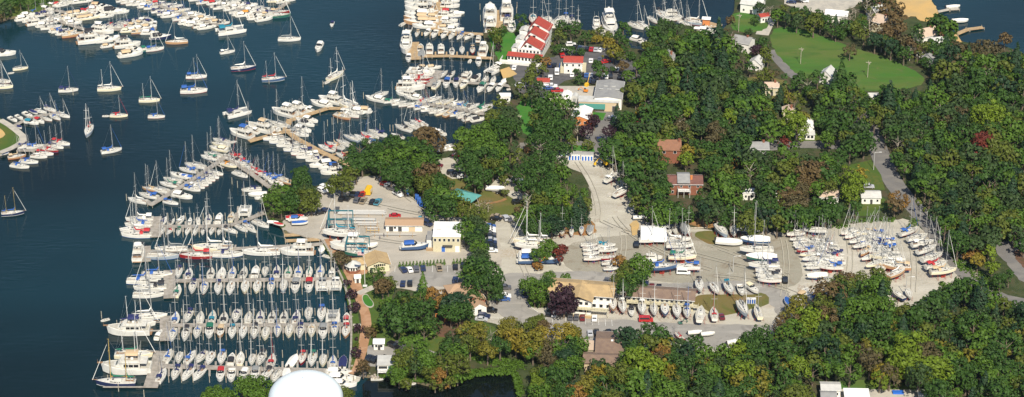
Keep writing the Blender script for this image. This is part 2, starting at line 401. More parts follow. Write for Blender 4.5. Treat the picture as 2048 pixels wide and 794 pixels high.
def yacht(c='w', hull='hull_white', yard=False, decks=2):
    """flybridge motor yacht"""
    P_ = [('hull', ms('yhull', lambda: hull_mb(3.5, .92, 1.1, 1.75, fine=2.7, mx=.52), [hull, 'c_n', 'anti_blue' if yard else 'anti_black', 'deck_white']))]
    def cab():
        mb = MB(); rings = []
        for x, w, h in ((-2.9, 1.35, 1.35), (-.6, 1.38, 1.35), (1.0, 1.25, 1.3), (2.1, .95, .45), (3.7, .35, .2)):
            z = 1.15 + .05 * (x + 2.9); rings.append([(x, w, z), (x, w * .93, z + h), (x, -w * .93, z + h), (x, -w, z)][::-1])
        mb.loft(rings, 0, caps=(True, True)); return mb
    def win():
        mb = MB()
        for sg in (1, -1):
            for x0, x1 in ((-2.6, -1.7), (-1.55, -.7), (-.55, .3)): mb.box(x0, x1, sg * 1.335 - .035, sg * 1.335 + .035, 1.75, 2.3)
        mb.add([(1.18, -1.02, 2.5), (1.18, 1.02, 2.5), (1.98, .86, 1.95), (1.98, -.86, 1.95)], [(0, 3, 2, 1)], 0)
        mb.box(-2.96, -2.9, -.9, .9, 1.6, 2.35); return mb
    def fly():
        mb = MB(); mb.box(-4.3, 1.1, -1.4, 1.4, 2.62, 2.74, 0)
        rings = []
        for x, w in ((-2.8, 1.3), (.2, 1.2), (.9, .8)): rings.append([(x, w, 2.74), (x - .1, w * .96, 3.15), (x - .1, -w * .96, 3.15), (x, -w, 2.74)][::-1])
        mb.loft(rings, 0, caps=(True, True))
        mb.box(-2.5, .1, -.95, .95, 3.16, 3.19, 1); mb.box(-.5, .0, -.5, .5, 3.19, 3.6, 0); mb.box(-1.6, -1.1, .1, .75, 3.19, 3.6, 2); mb.box(-1.6, -1.1, -.75, -.1, 3.19, 3.6, 2)
        mb.add([(.15, -.9, 3.2), (.15, .9, 3.2), (-.15, .85, 3.6), (-.15, -.85, 3.6)], [(0, 1, 2, 3)], 3)
        return mb
    def ck():
        mb = MB(); mb.box(-4.75, -2.95, -1.4, 1.4, 1.12, 1.2, 1)
        for a in ((-4.8, -2.95, 1.4, 1.58, 1.05, 1.6), (-4.8, -2.95, -1.58, -1.4, 1.05, 1.6), (-4.95, -4.75, -1.5, 1.5, 1.05, 1.6)): mb.box(*a, 0)
        mb.box(-5.5, -5.0, -1.3, 1.3, .3, .42, 1)
        for y in (-1.25, 1.25): mb.tube((-4.2, y, 1.2), (-4.2, y, 2.65), .04)
        return mb
    P_ += [('cabin', ms('ycab', cab, ['deck_white', 'dark_glass'])), ('window', ms('ywin', win, ['dark_glass'])), ('flybridge', ms('yfly', fly, ['deck_white', 'sole', 'c_w', 'dark_glass'])), ('cockpit', ms('yck', ck, ['deck_white', 'teak']))]
    if c not in '-': P_.append(('canvas_top', ms('ytop', lambda: arch(MB(), -2.6, -.1, 1.15, 4.3, 4.65, drop=.05), ['c_' + c])))
    def ra():
        mb = MB()
        for sg in (1, -1): mb.tube((-2.7, sg * 1.25, 3.1), (-2.9, sg * 1.0, 4.4), .07)
        mb.tube((-2.9, -1.0, 4.4), (-2.9, 1.0, 4.4), .08); mb.blob((-2.9, 0, 4.6), .35, .35, .16); mb.tube((-2.9, .8, 4.4), (-3.1, .8, 6.6), .025, n=4); mb.tube((-2.9, -.8, 4.4), (-3.1, -.8, 6.6), .025, n=4); return mb
    P_.append(('radar_arch', ms('yarch', ra, ['deck_white'])))
    return P_
def trawler(c='t', yard=False):
    P_ = yacht(c); P_[0] = ('hull', ms('thull', lambda: hull_mb(3.6, .85, 1.25, 2.1, fine=2.3, mx=.5), ['hull_white', 'c_k', 'anti_red', 'deck']))
    P_ += [('mast', ms('tmast', lambda: MB().tube((-1.9, 0, 3.1), (-2.0, 0, 8.6), .08, .05).tube((-2, 0, 4.2), (-4.6, 0, 5.0), .05), ['mast_white'])), ('bow_pulpit', ms('tpul', lambda: MB().box(4.6, 5.7, -.25, .25, 2.05, 2.15).tube((5.6, 0, 2.1), (5.6, 0, 2.8), .03), ['teak']))]
    return P_
def dinghy(c='w', yard=False):
    """small open boat, length 10 units like the rest"""
    def hl():
        mb = hull_mb(4.6, .85, .9, 1.2, fine=2.4, mx=.5)
        return mb
    def inn():
        mb = MB(); rings = []
        for i in range(8):
            t = i / 7; x = -4.3 + 8.0 * t; b = halfbeam(t * .86 + .05, 4.6, .85, 2.4, .5) - .45; h = .98 + .2 * t
            rings.append([(x, b, h), (x, -b, h)][::-1])
        mb.loft(rings, 0)
        for x in (-3.3, -.6, 1.8): mb.box(x - .45, x + .45, -1.5, 1.5, 1.0, 1.25, 1)
        return mb
    def eng():
        return MB().box(-5.6, -4.9, -.4, .4, .6, 2.0, 0, .1, .1)
    return [('hull', ms('dhull', hl, ['hull_white' if c == 'w' else 'c_' + c, 'c_' + ('y' if c == 'w' else c), 'anti_black', 'deck_white'])), ('interior', ms('dinn', inn, ['sole', 'deck_white'])), ('outboard', ms('deng', eng, ['anti_black']))]
def runabout(c='b', yard=False):
    P_ = [('hull', ms('rhull', lambda: hull_mb(3.9, .9, 1.1, 1.45, fine=2.5, mx=.5), ['hull_white', 'c_y', 'anti_black', 'deck_white']))]
    def bd():
        mb = MB(); rings = []
        for i in range(9):
            t = i / 8; x = -4.8 + 9.3 * t; b = halfbeam(t * .94 + .02, 3.9, .9, 2.5, .5); h = sheer(t, 1.1, 1.45)
            rings.append([(x, b, h), (x, 0, h + .35 + .5 * math.sin(math.pi * min(1, t * 1.1))), (x, -b, h)][::-1])
        return mb.loft(rings, 0, caps=(True, True))
    P_.append(('boat_cover', ms('rcov', bd, ['c_' + c]))); P_.append(('outboard', ms('deng', lambda: MB().box(-5.6, -4.9, -.4, .4, .6, 2.0, 0, .1, .1), ['anti_black'])))
    return P_
def pontoon(c='t', yard=False):
    return cruiser(c)

def spawn(name, parts, loc, rz, s, zs=None):
    r = bpy.data.objects.new(name, None); col.objects.link(r); r.location = loc; r.rotation_euler = (0, 0, rz); r.scale = (s, s, s * (zs or 1)); r.empty_display_size = .5
    for p in parts:
        o = link(p[0], p[1], r)
        for q in (p[2] if len(p) > 2 else ()): link(q[0], q[1], o)
    return r
class Merge:
    """collects many transformed copies of meshes into ONE mesh"""
    def __init__(s): s.V = []; s.L = []; s.S = []; s.MI = []; s.SM = []; s.mats = []; s.n = 0; s.nl = 0; s.idx = {}; s.cache = {}
    def get(s, me):
        if me.name not in s.cache:
            nv, nl, npg = len(me.vertices), len(me.loops), len(me.polygons)
            v = np.empty(nv * 3, np.float32); me.vertices.foreach_get('co', v)
            l = np.empty(nl, np.int32); me.loops.foreach_get('vertex_index', l)
            st = np.empty(npg, np.int32); me.polygons.foreach_get('loop_start', st)
            mi = np.empty(npg, np.int32); me.polygons.foreach_get('material_index', mi)
            sm = np.empty(npg, bool); me.polygons.foreach_get('use_smooth', sm)
            for m in me.materials:
                if m.name not in s.idx: s.idx[m.name] = len(s.mats); s.mats.append(m)
            mp = np.array([s.idx[m.name] for m in me.materials], np.int32)
            s.cache[me.name] = (v.reshape(-1, 3), l, st, mp[mi], sm)
        return s.cache[me.name]
    def add(s, me, mw):
        v, l, st, mi, sm = s.get(me); a = np.array(mw, np.float32)
        s.V.append(v @ a[:3, :3].T + a[:3, 3]); s.L.append(l + s.n); s.S.append(st + s.nl); s.MI.append(mi); s.SM.append(sm)
        s.n += len(v); s.nl += len(l)
    def build(s, name):
        me = bpy.data.meshes.new(name)
        V = np.concatenate(s.V); L = np.concatenate(s.L); S = np.concatenate(s.S)
        me.vertices.add(len(V)); me.vertices.foreach_set('co', V.ravel())
        me.loops.add(len(L)); me.loops.foreach_set('vertex_index', L)
        me.polygons.add(len(S)); me.polygons.foreach_set('loop_start', S)
        for m in s.mats: me.materials.append(m)
        me.polygons.foreach_set('material_index', np.concatenate(s.MI)); me.polygons.foreach_set('use_smooth', np.concatenate(s.SM))
        me.update(calc_edges=True); me.validate()
        return link(name, me)
def xf(loc, rz, s): return Matrix.Translation(loc) @ Matrix.Rotation(rz, 4, 'Z') @ Matrix.Scale(s, 4)
# ------------------------------------------------------------------ boats: where each one lies (px, py in the survey picture), length, kind + canvas + hull, heading
# (phrase for labels, group, sort axis, default heading, default length, yard?, items)
ROWS = [
("above the pier below the boatyard seawall", "boats in the upper row of the fourth pier", 0, 90, 9.6, 0,
 "357 546 8.6 S- 270;378 548 9.6 Sn;422 547 9.4 Sk;444 547 9.8 S-;465 546 9.6 Sb;488 546 10 Sk;511 545 10 Mw;530 544 8 S- 270;554 544 10.4 S-;577 545 10 Sgc;597 544 9.8 Sb;619 544 8.6 Kgc;641 543 9.8 Sb;664 545 8 S-"),
("below the pier with the navy covered sloops", "boats in the lower row of the fourth pier", 0, 270, 9.8, 0,
 "355 582 9.6 Sgc 88;385 575 10 Sn;408 577 9.6 Sb;436 577 10;461 577 10.4;490 575 9.8 S-c;514 575 9.8 S-c;542 575 10.2 Sb;567 574 10.2 S-y;591 573 10.6 My;618 572 10.4 Mr;645 573 10 Cy;671 572 10 Cw"),
("in the upper row of the fifth pier", "boats in the upper row of the fifth pier", 0, 90, 10, 0,
 "351 637 9.4 Sb;376 633 9 Sn 262;401 636 9.8 S-;425 635 10 Se;448 637 9.6 Sk;472 632 9.4 S- 268;497 636 9.8 S-c;521 635 10.6 Sn;544 635 9.8 Sk;568 635 10 Sk;593 635 10.4 Sn;617 629 9.8 S- 270;643 629 10.6 S- 270;666 632 10.2 Cy;693 637 7.6 Mr"),
("in the lower row of the fifth pier", "boats in the lower row of the fifth pier", 0, 270, 9.4, 0,
 "318 670 7 Mw 80;345 670 9.6 S-;371 669 10 Sk;394 665 8.8 Sb;419 663 10 Mg;441 664 8.6 Mtt;464 665 8.8 Se;486 665 8.8 S-;509 664 9.6 Sk;531 668 9.4 S-c;555 662 8.8 Sb;578 663 9.6 S-c;600 663 9.4 Sn;623 662 9.4 Stc;646 664 10 My;669 661 8.8 Sb;692 664 9.6 Srt"),
("in the upper row of the bottom pier", "boats in the upper row of the bottom pier", 0, 90, 9, 0,
 "337 712 9.4 Sb 82;358 716 8 S- 268;381 714 9 Sb 75;402 714 9 S- 250;420 717 9 S- 262;443 717 9 Sb 270;463 720 8.6 Mk;481 717 9.2 S-c;504 720 7.6 S- 268;522 717 9.4 Sk 262;544 721 9 Sr;586 722 9 Rw 75;604 718 8.6 Srr 268;624 719 9.4 S- 268;646 722 8.4 S-c 270;666 724 8.8 Sb;686 724 8.4 Rn"),
("in the lower row of the bottom pier", "boats in the lower row of the bottom pier", 0, 270, 9, 0,
 "324 751 10 Sn 80;351 747 9 Sn 262;375 748 9.6 Sn 252;397 749 9 Sn 248;441 750 9 Mr;463 751 9 M-;487 751 8.6 Mw 262;510 749 9 My;531 751 9.6 Sk 250;552 752 8.6 S- 255;573 749 8 Rw;678 746 10 Mw 0;683 757 11 Mw 0;687 769 10 Mw 0;701 756 5.5 Mw 90;714 760 5 Dg 262"),
("on the outer end of the bottom pier", "big boats at the outer end of the bottom pier", 1, 0, 12, 0,
 "268 709 13.5 Kgc 0;253 737 17.5 Tt 180;231 764 14 Kgn 180"),
("on the outer end of the fifth pier", "big boats at the outer end of the fifth pier", 1, 0, 13, 0,
 "299 632 13 S- 4;276 647 13 Kn 4;257 661 15.5 Tn 180;210 640 3.4 Dw 210"),
("on the outer end of the fourth pier", "sailboats at the outer end of the fourth pier", 1, 0, 12, 0,
 "314 549 12 Sb 0;288 561 13 Sb 0;300 575 12.5 S- 182;297 589 11.8 S- 2"),
("alongside the pier with the red hulled sloop", "big boats alongside the third pier", 0, 0, 12, 0,
 "277 506 12.5 Yw 92;326 512 12.5 S-y 0;342 498 12.5 S- 182;391 511 12.5 Srr 182;424 495 16 Kwc 180;456 508 12 Sn 0;522 503 14.5 S- 182;594 503 13 Yw 180;644 499 6.5 Rw 262;654 513 4 Dw 330"),
("in the upper row of the second pier", "boats in the upper row of the second pier", 0, 90, 8.6, 0,
 "328 442 8.4 S- 80;344 444 7 S- 75;362 440 8.6 S- 75;380 442 6.6 Sw 90;396 441 7.4 S- 100;417 439 10 Sn;438 438 10.4 Mw;463 434 9.4 Stc 88;490 422 12 Cw 90"),
("in the lower row of the second pier", "boats in the lower row of the second pier", 0, 255, 8, 0,
 "324 463 8;339 463 7.4 Sr 245;357 464 8 S- 268;375 463 7.8 S- 262;391 463 8.2 Sy 265;406 463 7.8 S- 268;423 463 7.8 S- 265;439 463 7.8 S- 262;462 461 9.4 S- 325;484 457 9.6 S- 315;499 453 9.6 Sb 312;504 460 8 S- 318;522 448 11.5 S- 322"),
("on the outer end of the second pier", "boats at the outer end of the second pier", 1, 180, 11, 0,
 "279 438 11 Sw;277 449 10.8 Sb;268 459 11.2 S-;273 469 12 Srw"),
("in the left row of the diagonal pier", "boats left of the long diagonal pier", 1, 160, 9.8, 0,
 "441 289 9.6 S-c;437 298 10 Mcc;426 309 10;419 315 9.6 Sg;390 331 11;376 340 9.6 Sb;371 352 8 Rb;357 351 9.8 M- 155;345 360 10;338 369 10 Sg;319 380 10.4 S-;300 378 8.4 Stt;297 391 10.4 S-;275 401 10.4 S-;442 281 9 Sn"),
("in the right row of the diagonal pier", "boats right of the long diagonal pier", 1, 338, 8.4, 0,
 "431 346 8.8 S-;423 353 8.6 Sn;416 358 8.4 S-;409 363 8.4 Sb;402 368 8.4 S-;395 373 8.4 S-;385 378 8.8 Sb;365 392 11 Mw;342 405 8.2 Sb"),
("along the short pier with the red sail covers", "boats along the short crossing pier", 0, 155, 9, 0,
 "461 313 8 Sr;470 312 8.4 Sr;465 320 9;478 321 9.4 Sr;487 327 9.6 Sb;496 335 9.6 S-c;504 340 8 Srr;513 345 7 Sr;520 347 8 Srr;530 351 9 Sb;541 358 9.4 Sb;551 354 9 Sb;560 357 8.6 S-;572 364 8 Stt;458 330 9.6 Soc 332;481 349 10 S- 325;503 379 10 S- 190;515 388 9.4 Rw 190;523 396 7 Mw 190;518 342 7 S- ;550 366 8 M-"),
("on the inner arm of the middle dock", "boats at the inner end of the middle dock", 0, 155, 11, 0,
 "482 268 12.5 Yb 148;500 260 10 Sw 145;520 257 13 Tt 150;541 256 9.4 M- 150;558 249 11 S- 150;465 284 4 Dw 20"),
("along the middle dock with the yachts", "boats along the middle dock", 0, 190, 10.5, 0,
 "547 276 10.6 S- 195;560 282 10.8 S- 195;575 289 11 S- 195;590 297 11.6 S- 195;604 305 11 Sn 195;615 312 11.2 S- 195;630 319 9.4 Sn 195;647 318 7 Mk 150;641 329 11 Mw 200;657 334 10 Mb 195;664 344 11 Fk 190;568 226 13.5 Yw 150;588 221 12.5 Yw 150;608 218 11 Sw 150;641 208 12 Mw 150;660 201 12.5 Yw 152;621 240 9 Mw 330;614 248 9 Mk 330;606 243 10 M- 140;606 259 10 Mw 330;600 268 10 Sy 335;590 262 9 Sy 335;693 209 15 Kwc 142;706 222 11 Mw 165;720 221 11 Mt 170;700 229 11 Sw 330;685 233 10 Stt 328"),
("in the row behind the big tree by the shore", "sailboats right of the middle dock", 0, 142, 9.6, 0,
 "652 296 10 Sr;670 291 10.4 St;687 286 9.6 S-;702 276 10 S-y;685 312 9 Sr 140;694 316 8 S-;725 277 11 Sr;738 271 10.4 S-;754 266 10.6 Sn;806 256 10.4 S-;823 251 10.4 S-;840 247 8.8 S-;832 245 8 Sr;740 283 9 Sb;795 272 8 S-"),
("by the seawall below the rust coloured tree", "boats by the seawall car park", 0, 200, 8, 0,
 "884 299 9 Sw 205;893 296 9 S- 205;908 299 6 Rw 200;874 260 6 Rw 140;880 266 7 M- 140"),
("in the lower row of the pier off the long lawn", "boats in the lower row of the upper pier", 0, 35, 9, 0,
 "750 198 12 Mw 155;761 189 10.6 S-;783 202 9 S- 20;798 206 9 S- 25;812 209 9 S- 20;828 211 7.6 S- 15;842 215 8.6 Sb 25;857 219 9 S- 15;873 222 9.4 S- 25;885 225 9.6 S-c 35;899 226 10 Stt 55;914 228 9 Sb 25;928 231 9 S- 35;940 236 9.6 S- 35;957 239 8.6 Mk 25;985 232 8 Rw 10"),
("in the upper row of the pier off the long lawn", "boats in the upper row of the upper pier", 0, 40, 8.6, 0,
 "811 188 11.5 Yw 160;826 195 10 Mw 160;846 203 8 Sr 20;853 200 8 S- 45;870 198 9 S- 35;881 204 9 S-c 30;896 203 9 S-c 45;913 207 9.6 S- 30;925 211 8 Sb 30;934 212 9.4 Se 35;946 213 9.4 S- 40;967 217 12.5 Sg 40"),
("in the stack of yachts left of the brown dock", "boats rafted at the brown dock", 1, 0, 12, 0,
 "868 135 8 Mt 10;850 135 8 Mt 10;843 143 13 M- 350;842 149 12 S- 0;845 157 11 Srr 0;838 165 11 Srr 0;818 158 8 Mw 60;828 165 12 Sw 0;822 174 13.5 Yw 0;810 150 3 Dw 60"),
("facing down beside the brown dock", "boats right of the brown dock", 0, 265, 8.8, 0,
 "887 148 8.6 S- 60;903 149 8.8 Sk 65;922 153 8 Sk 70;935 153 10.6 Yw 70;953 156 9.6 Mk 65;971 159 8 S- 70;987 160 8.6 S- 80;988 139 12 Cw 235;874 169 10 Syc 70;893 167 10.4 Mb;912 167 9.4 Mn;927 170 9.4 M-c 250;962 176 10.4 Mg 250;981 176 9 Mw 250;998 176 8.4 Mw 250;1009 162 8 Rw 250;1020 178 4 Dw 20"),
("on the third dock from the top", "boats along the third dock", 0, 90, 10, 0,
 "812 92 17 Yw 270;817 117 9 Mw 270;841 97 10 Mt 90;843 107 10 Ry 90;859 98 12 Yw 92;882 98 11 Yw 92;904 102 9.6 Sk 90;924 101 9 S- 270;945 102 9.4 Str 270;967 101 13 Yw 85;940 122 4.4 Dw 80;957 125 9.4 Mw 270"),
("on the dock beside the tour yachts", "boats along the fourth dock", 0, 265, 9.4, 0,
 "818 62 10 Mr;834 68 8.4 St 260;854 66 9 Mw 250;869 68 10.6 M- 255;888 70 9.6 M- 250;903 72 9.6 Sw 250;920 73 9.4 Sb 245;936 74 9.4 M- 235;957 78 9 Yw 85"),
("in the yacht stack left of the pale dock", "motor yachts stacked left of the pale dock", 1, 175, 13, 0,
 "850 0 14 Yw;838 9 15 Yw;839 17 15 Yw;857 23 10 Sk 0;834 28 13 Mw;856 34 10 Mt;833 36 13 Mtt;835 44 14 Mtt;856 43 11 Mtt;848 52 12 Mw;806 48 5 Dw 60"),
("in the yacht stack right of the pale dock", "motor yachts stacked right of the pale dock", 1, 0, 11, 0,
 "902 2 10 Mw;900 12 11 Yw;899 24 10 Mr;893 31 10 Yw;905 31 10 Sk;898 41 10 Mw;900 50 10 Yw;910 59 10 Mw;893 56 10 Mt;915 26 8 Rw"),
("beside the red roofed restaurant", "boats at the restaurant docks", 0, 270, 10, 0,
 "980 26 30 Vw 90;980 54 14 Yw 90;1013 26 18 Yw 90;1015 47 12 Yr 90;1023 58 11 Yw 270;1066 40 12 Ser 270;1083 41 10 S- 50;1098 44 10.4 Sw 270;1101 55 11 Yw 0;1116 41 11 S- 60;1132 40 10 Sb 270;1144 44 9 S-;1156 48 8 S-;1193 55 11 Yw 270;1206 62 10 M- 255;1220 54 19 Yw 275"),
("off the tree covered point", "boats off the wooded point", 0, 300, 10.5, 0,
 "1272 52 11 S- 315;1286 51 10 S- 315;1278 80 9.6 Mw 330;1281 84 7 M-;1328 33 11 S-;1337 28 10 Yw 180;1343 38 10 S- 10;1358 33 9 S-;1306 40 9 S-;1324 26 9 S-;1348 29 9 S-;1371 40 9 S- 30;1374 50 9 S- 300;1394 45 12.5 S-y 340;1425 52 8 Dw 350;1414 62 10 Mw 340;1402 62 9 Mw 340"),
("riding at a mooring in the open harbour", "boats on moorings in the harbour", 0, 5, 10, 0,
 "41 137 7 S-c 18;22 146 3 Dw 20;137 180 8.8 S- 6;219 177 10.6 K-c 5;8 107 11 Mk 8;2 162 9 S- 350;4 173 10 S-c 0;393 153 9.4 Sb 5;388 181 12 Sb 5;455 104 7.2 S- 22;487 136 11.4 S-n 12;547 158 10.4 Krl 8;579 78 10.6 S- 2;664 49 5.4 Mr 265;638 95 9.4 Mw 262;672 151 11 K-c 52;655 164 4 Dw 50;299 200 9.2 Kgc 4;238 231 7.8 Src 0;212 232 3.2 Dw 0;313 233 7.4 Sb 2;177 262 11 Kry 268;223 301 9 Sb 22;475 225 11.5 Cn 32;462 60 13.5 Ce 20;353 84 10.4 S-t 190;310 98 8.6 S- 18;26 426 9.2 Kbn 12"),
("at the small dock off the round lawn, upper row", "boats along the small left dock, upper side", 0, 315, 7.6, 0,
 "26 239 8 M-;39 235 7.4 M-;56 230 9 M-;63 245 9.6 Me 340;68 224 7 Rn;81 223 8.6 S- 335;79 242 8.6 Mr 320;93 238 8.4 S- 330;101 219 9.4 S- 325;111 235 9 Sb 320;127 231 9.6 S- 330;37 253 6.6 Rn 315"),
("at the small dock off the round lawn, lower row", "boats along the small left dock, lower side", 0, 350, 8.6, 0,
 "9 307 5 Rb 30;40 288 6 Rb 340;52 292 8.6 Sn 20;71 293 9 Sb 15;34 313 9 Stt 20;58 323 9.6 Sb 350;40 332 10 Sb 345;78 313 8.6 S- 352;90 307 9 Sr 350;101 300 8.8 Srr 342;112 293 8.8 Sn 338;122 286 10 Sr 342"),
("in the big raft at the top left, front row", "boats in the front row of the top left marina", 0, 22, 10.5, 0,
 "50 37 11 Mw;62 41 9 M-;74 46 12 Yw;90 50 10 Mw;98 55 10 Sr;106 54 11 S-;112 61 8 Mt;121 61 11 S-;128 66 9 M-;135 65 11 S-;146 69 13 Stt 20;164 74 6 Mn;187 80 18 Yk 16;214 80 13 M- 16;205 62 14 Yw 348;255 90 15 Yk 14;272 100 12 M- 15;262 108 14 Mt 22;216 92 8 Mt;300 98 11 Sgg 18;322 74 12 Mkn 12;240 76 9 Mw"),
("in the big raft at the top left, second row", "boats in the second row of the top left marina", 0, 20, 9.6, 0,
 "57 30 10 Mw;70 24 9;84 30 9 S-;93 27 9 Mr;86 14 10 S- 340;95 18 9 Mw 340;108 11 9 Mw 340;118 9 9 Mr;124 10 9 S-;99 40 9;108 36 9 S-y;118 33 9 S- ;121 41 9 Sw;134 34 9 Stc;142 40 10 Mw;148 46 10 Mw;146 28 10 Mtc;160 26 10 Mtc;166 37 10 Mtc;176 36 10 Mtc;176 22 10 Sr;186 34 10 Mtc;190 18 10 Mw;198 12 11 Mtc 350;208 14 12 M- 345;198 30 11 M- 350;214 32 9 M-;212 22 11 M- 355;228 23 13 Mk 8;244 24 9 Mw;132 4 9 S- 330;146 2 9 Mw;160 3 10 Mw;172 2 9 Mg"),
("in the raft behind the dark green yacht", "boats in the raft behind the dark green yacht", 0, 330, 9, 0,
 "218 53 8.6;225 50 8.6 Sr;233 54 9 S- ;240 51 9 Sr;247 47 9;254 55 9 Sr;262 46 9 Mr;268 52 9 Mtc;276 42 9 Sr;283 48 9 Mtc;289 42 9 Mw;296 38 9 S-;301 45 9 Mr;256 62 9 Mcc 10;270 60 10 Mw 10;284 57 10 Mw 10;298 54 10 Mt 10;280 64 11 Stt 12;300 66 11 Mw 0;309 50 8 Mw 270;304 62 9 Rb 270"),
("in the top centre raft, lower edge", "boats on the lower edge of the top centre raft", 0, 18, 9.4, 0,
 "246 1 9 Sr;255 4 9;266 8 9 S-;279 8 9;292 12 10 Mw;303 15 10 Sb;318 22 10 Sn;328 27 9 Sn;341 31 11 Mw;347 26 9;362 37 11 Sb 20;374 45 10 Mw;383 47 9 Mw;391 48 10 Mw;402 52 10 Yw;412 55 10 Mw;423 53 7 Mk"),
("in the top centre raft, upper edge", "boats on the upper edge of the top centre raft", 0, 18, 9.4, 0,
 "270 -2 9;286 1 9;302 3 9 Mtc;316 6 9 Mr;330 10 10 S-;343 15 10;352 12 9 S-;356 22 10 Mtc;366 20 10;378 26 10 Sr;388 30 10 Mw;396 31 10;398 41 9 Mw;407 36 9 Mtc;418 36 9 S-;425 42 10 Stc;436 44 10 Mtc;446 46 9 S-;392 -1 9 Mg;406 5 9;418 3 9 Mr;430 6 10 Mr;444 4 9 M-;441 15 10;452 10 9 Mw;434 12 9 S-"),
("in the raft right of the teal covered catamaran", "boats in the raft right of the big catamaran", 0, 18, 9.4, 0,
 "459 6 9 S-;468 3 9;462 18 9 M-;474 14 9 Mw;482 8 9 M-;490 14 9;472 24 9;480 28 9 M-;500 10 9 Mg;502 20 9 Mw;488 22 9;514 15 9 Sw;520 22 9;497 26 10 Mo;488 30 10 Mw;510 31 10 M-;526 18 9;533 22 9 M-;529 38 11 Mg 25;512 36 10 Mg 12;534 28 8 Mtc;545 26 10 S-;556 31 13.5 S-g 6;560 24 12 Str 8;553 1 11 Mgc 8;567 3 9 M-;578 0 9 Mg;540 24 9"),
# ---- ashore
("propped below the long brown roof", "boats on stands in the front yard row", 0, 270, 9.4, 1,
 "1226 609 10.6 Sk t;1245 613 9.6 S-;1263 623 7.2 Mk;1284 616 9.8 S-;1308 619 9 S-;1330 619 10 Swb;1354 622 10.2 S-;1374 624 9.2 S-;1401 627 12 Sk 82;1428 627 9.6 Sr 90;1486 617 12.6 S-y 280;1516 623 10.6 S-c 95;1358 672 6.4 Srr 120;1390 664 6 Rw 10;1416 667 6 Rw 10;1472 683 8 Rw 20;1540 681 7 S-"),
("in the short row above the grass island", "boats on stands above the grass island", 0, 270, 9.4, 1,
 "1399 571 10 Sk 270;1430 577 8.8 S- 285;1458 576 10 Se 280;1482 580 8.6 M- 275;1505 577 8.6 Mc 300;1580 606 9.4 Rb 110;1606 588 10 Mt 60;1634 600 11 Sb 300;1653 603 9 S-;1796 589 8.6 Srk 120;1818 588 8 S-"),
("on the brown dirt below the wood", "small boats on the brown dirt", 0, 268, 7, 1,
 "1114 462 5.6 Rw 85;1124 463 8.8 Sk t;1143 465 6.6 S-;1163 461 7 Sb;1180 460 8.2 Ry 262"),
("in the yard group with the red hulled sloop", "boats stored in the open yard", 1, 5, 9, 1,
 "1178 489 8.6;1183 497 9;1183 506 8.4;1187 516 10;1213 490 9.4 Se;1216 499 10;1222 515 10 S-r;1220 526 8.4;1222 537 7.6;1223 354 11.6 S- 55;1244 382 12.6 S- 48;1219 389 4.4 Dw 80;1281 434 8 Rw 5"),
("in the crowd beside the white shed", "boats crowded beside the white shed", 1, 0, 11, 1,
 "1301 479 11.5 S- 5;1337 462 8.6 Mw 280;1350 462 8 S- 280;1368 457 12 SWy 275;1376 460 9 S- 275;1341 478 12 S- 170;1363 478 9 Mw 0;1360 490 13.4 S- 0;1366 503 11 S- 0;1365 513 13.6 Sgc 0;1308 515 8.6 Yw 0;1300 521 7 Rw 0;1324 533 14.6 Sbl 4;1374 533 13 S- 175"),
("in the group with the white covered hulls", "boats in the group with white covers", 1, 175, 12, 1,
 "1444 461 14 S-y 287;1467 463 9.6 S- 270;1496 457 13 S- 350;1459 483 13 Rwr 350;1511 479 14 SWl 178;1513 498 16 S- 178;1523 514 14.6 SWg 178;1528 529 14.6 Sn 178;1537 541 12.4 S- 178;1537 550 12 S- 178;1539 559 11 S- 178"),
("in the left file of the crowded yard row", "boats in the left file of the crowded yard row", 1, 195, 8.4, 1,
 "1628 459 12 S- 172;1591 467 9 S-;1595 477 7.6;1600 484 7;1601 489 7.6;1606 492 8.4;1611 500 9 Sbr;1617 508 8.4 S-c;1623 516 9.4;1626 527 8.4;1631 533 9.4;1627 546 7 S-;1634 551 9.6 SW;1664 562 9 S-c 350"),
("in the right file of the crowded yard row", "boats in the right file of the crowded yard row", 1, 175, 8.6, 1,
 "1621 481 7.4 M-;1632 484 8;1645 482 9.4;1657 487 8.6;1638 493 10;1649 492 9;1662 497 9;1646 500 9.4;1658 504 9 Sk;1669 506 9 Sn;1641 508 9 ;1654 512 10 Sn;1668 513 9 Sr;1645 518 9 S-;1663 523 13 Sn;1661 533 12 Sb 175;1652 527 11"),
("in the left file before the lane", "boats in the left file before the lane", 1, 210, 9, 1,
 "1698 463 9.4 S-;1706 470 9.8;1715 480 9.4;1722 490 9 Sb;1730 504 8.6 Stt 235;1738 514 8.8;1748 528 9.4 S-c;1757 536 9 Stc 235"),
("in the right file before the lane", "boats in the right file before the lane", 1, 178, 9, 1,
 "1734 465 10 Stc 190;1749 467 10 Sb;1757 472 10 S-;1740 474 9;1769 474 8;1754 481 9 Sb;1736 482 8 S-;1772 483 9;1747 488 11 Sn;1772 488 8 S-c;1757 494 10 Sb;1773 495 10 Sb;1752 501 10;1777 502 10 ;1766 512 13 S-c;1785 516 12;1777 526 14 S- 172;1794 533 13 Stt 172;1764 537 9 Stc 240;1795 545 12 S-t 40"),
("in the fan of boats beside the lane", "boats fanned out beside the lane", 1, 32, 10.6, 1,
 "1818 462 11 Sb;1835 474 11 S- 25;1846 486 11.6 S- 22;1854 498 11.6 S-;1865 513 12.4 S-;1873 529 11.6 Sr 25;1887 541 12.6 Stc 15"),
("beside the lift piers", "boats around the travel lift", 1, 0, 10, 1,
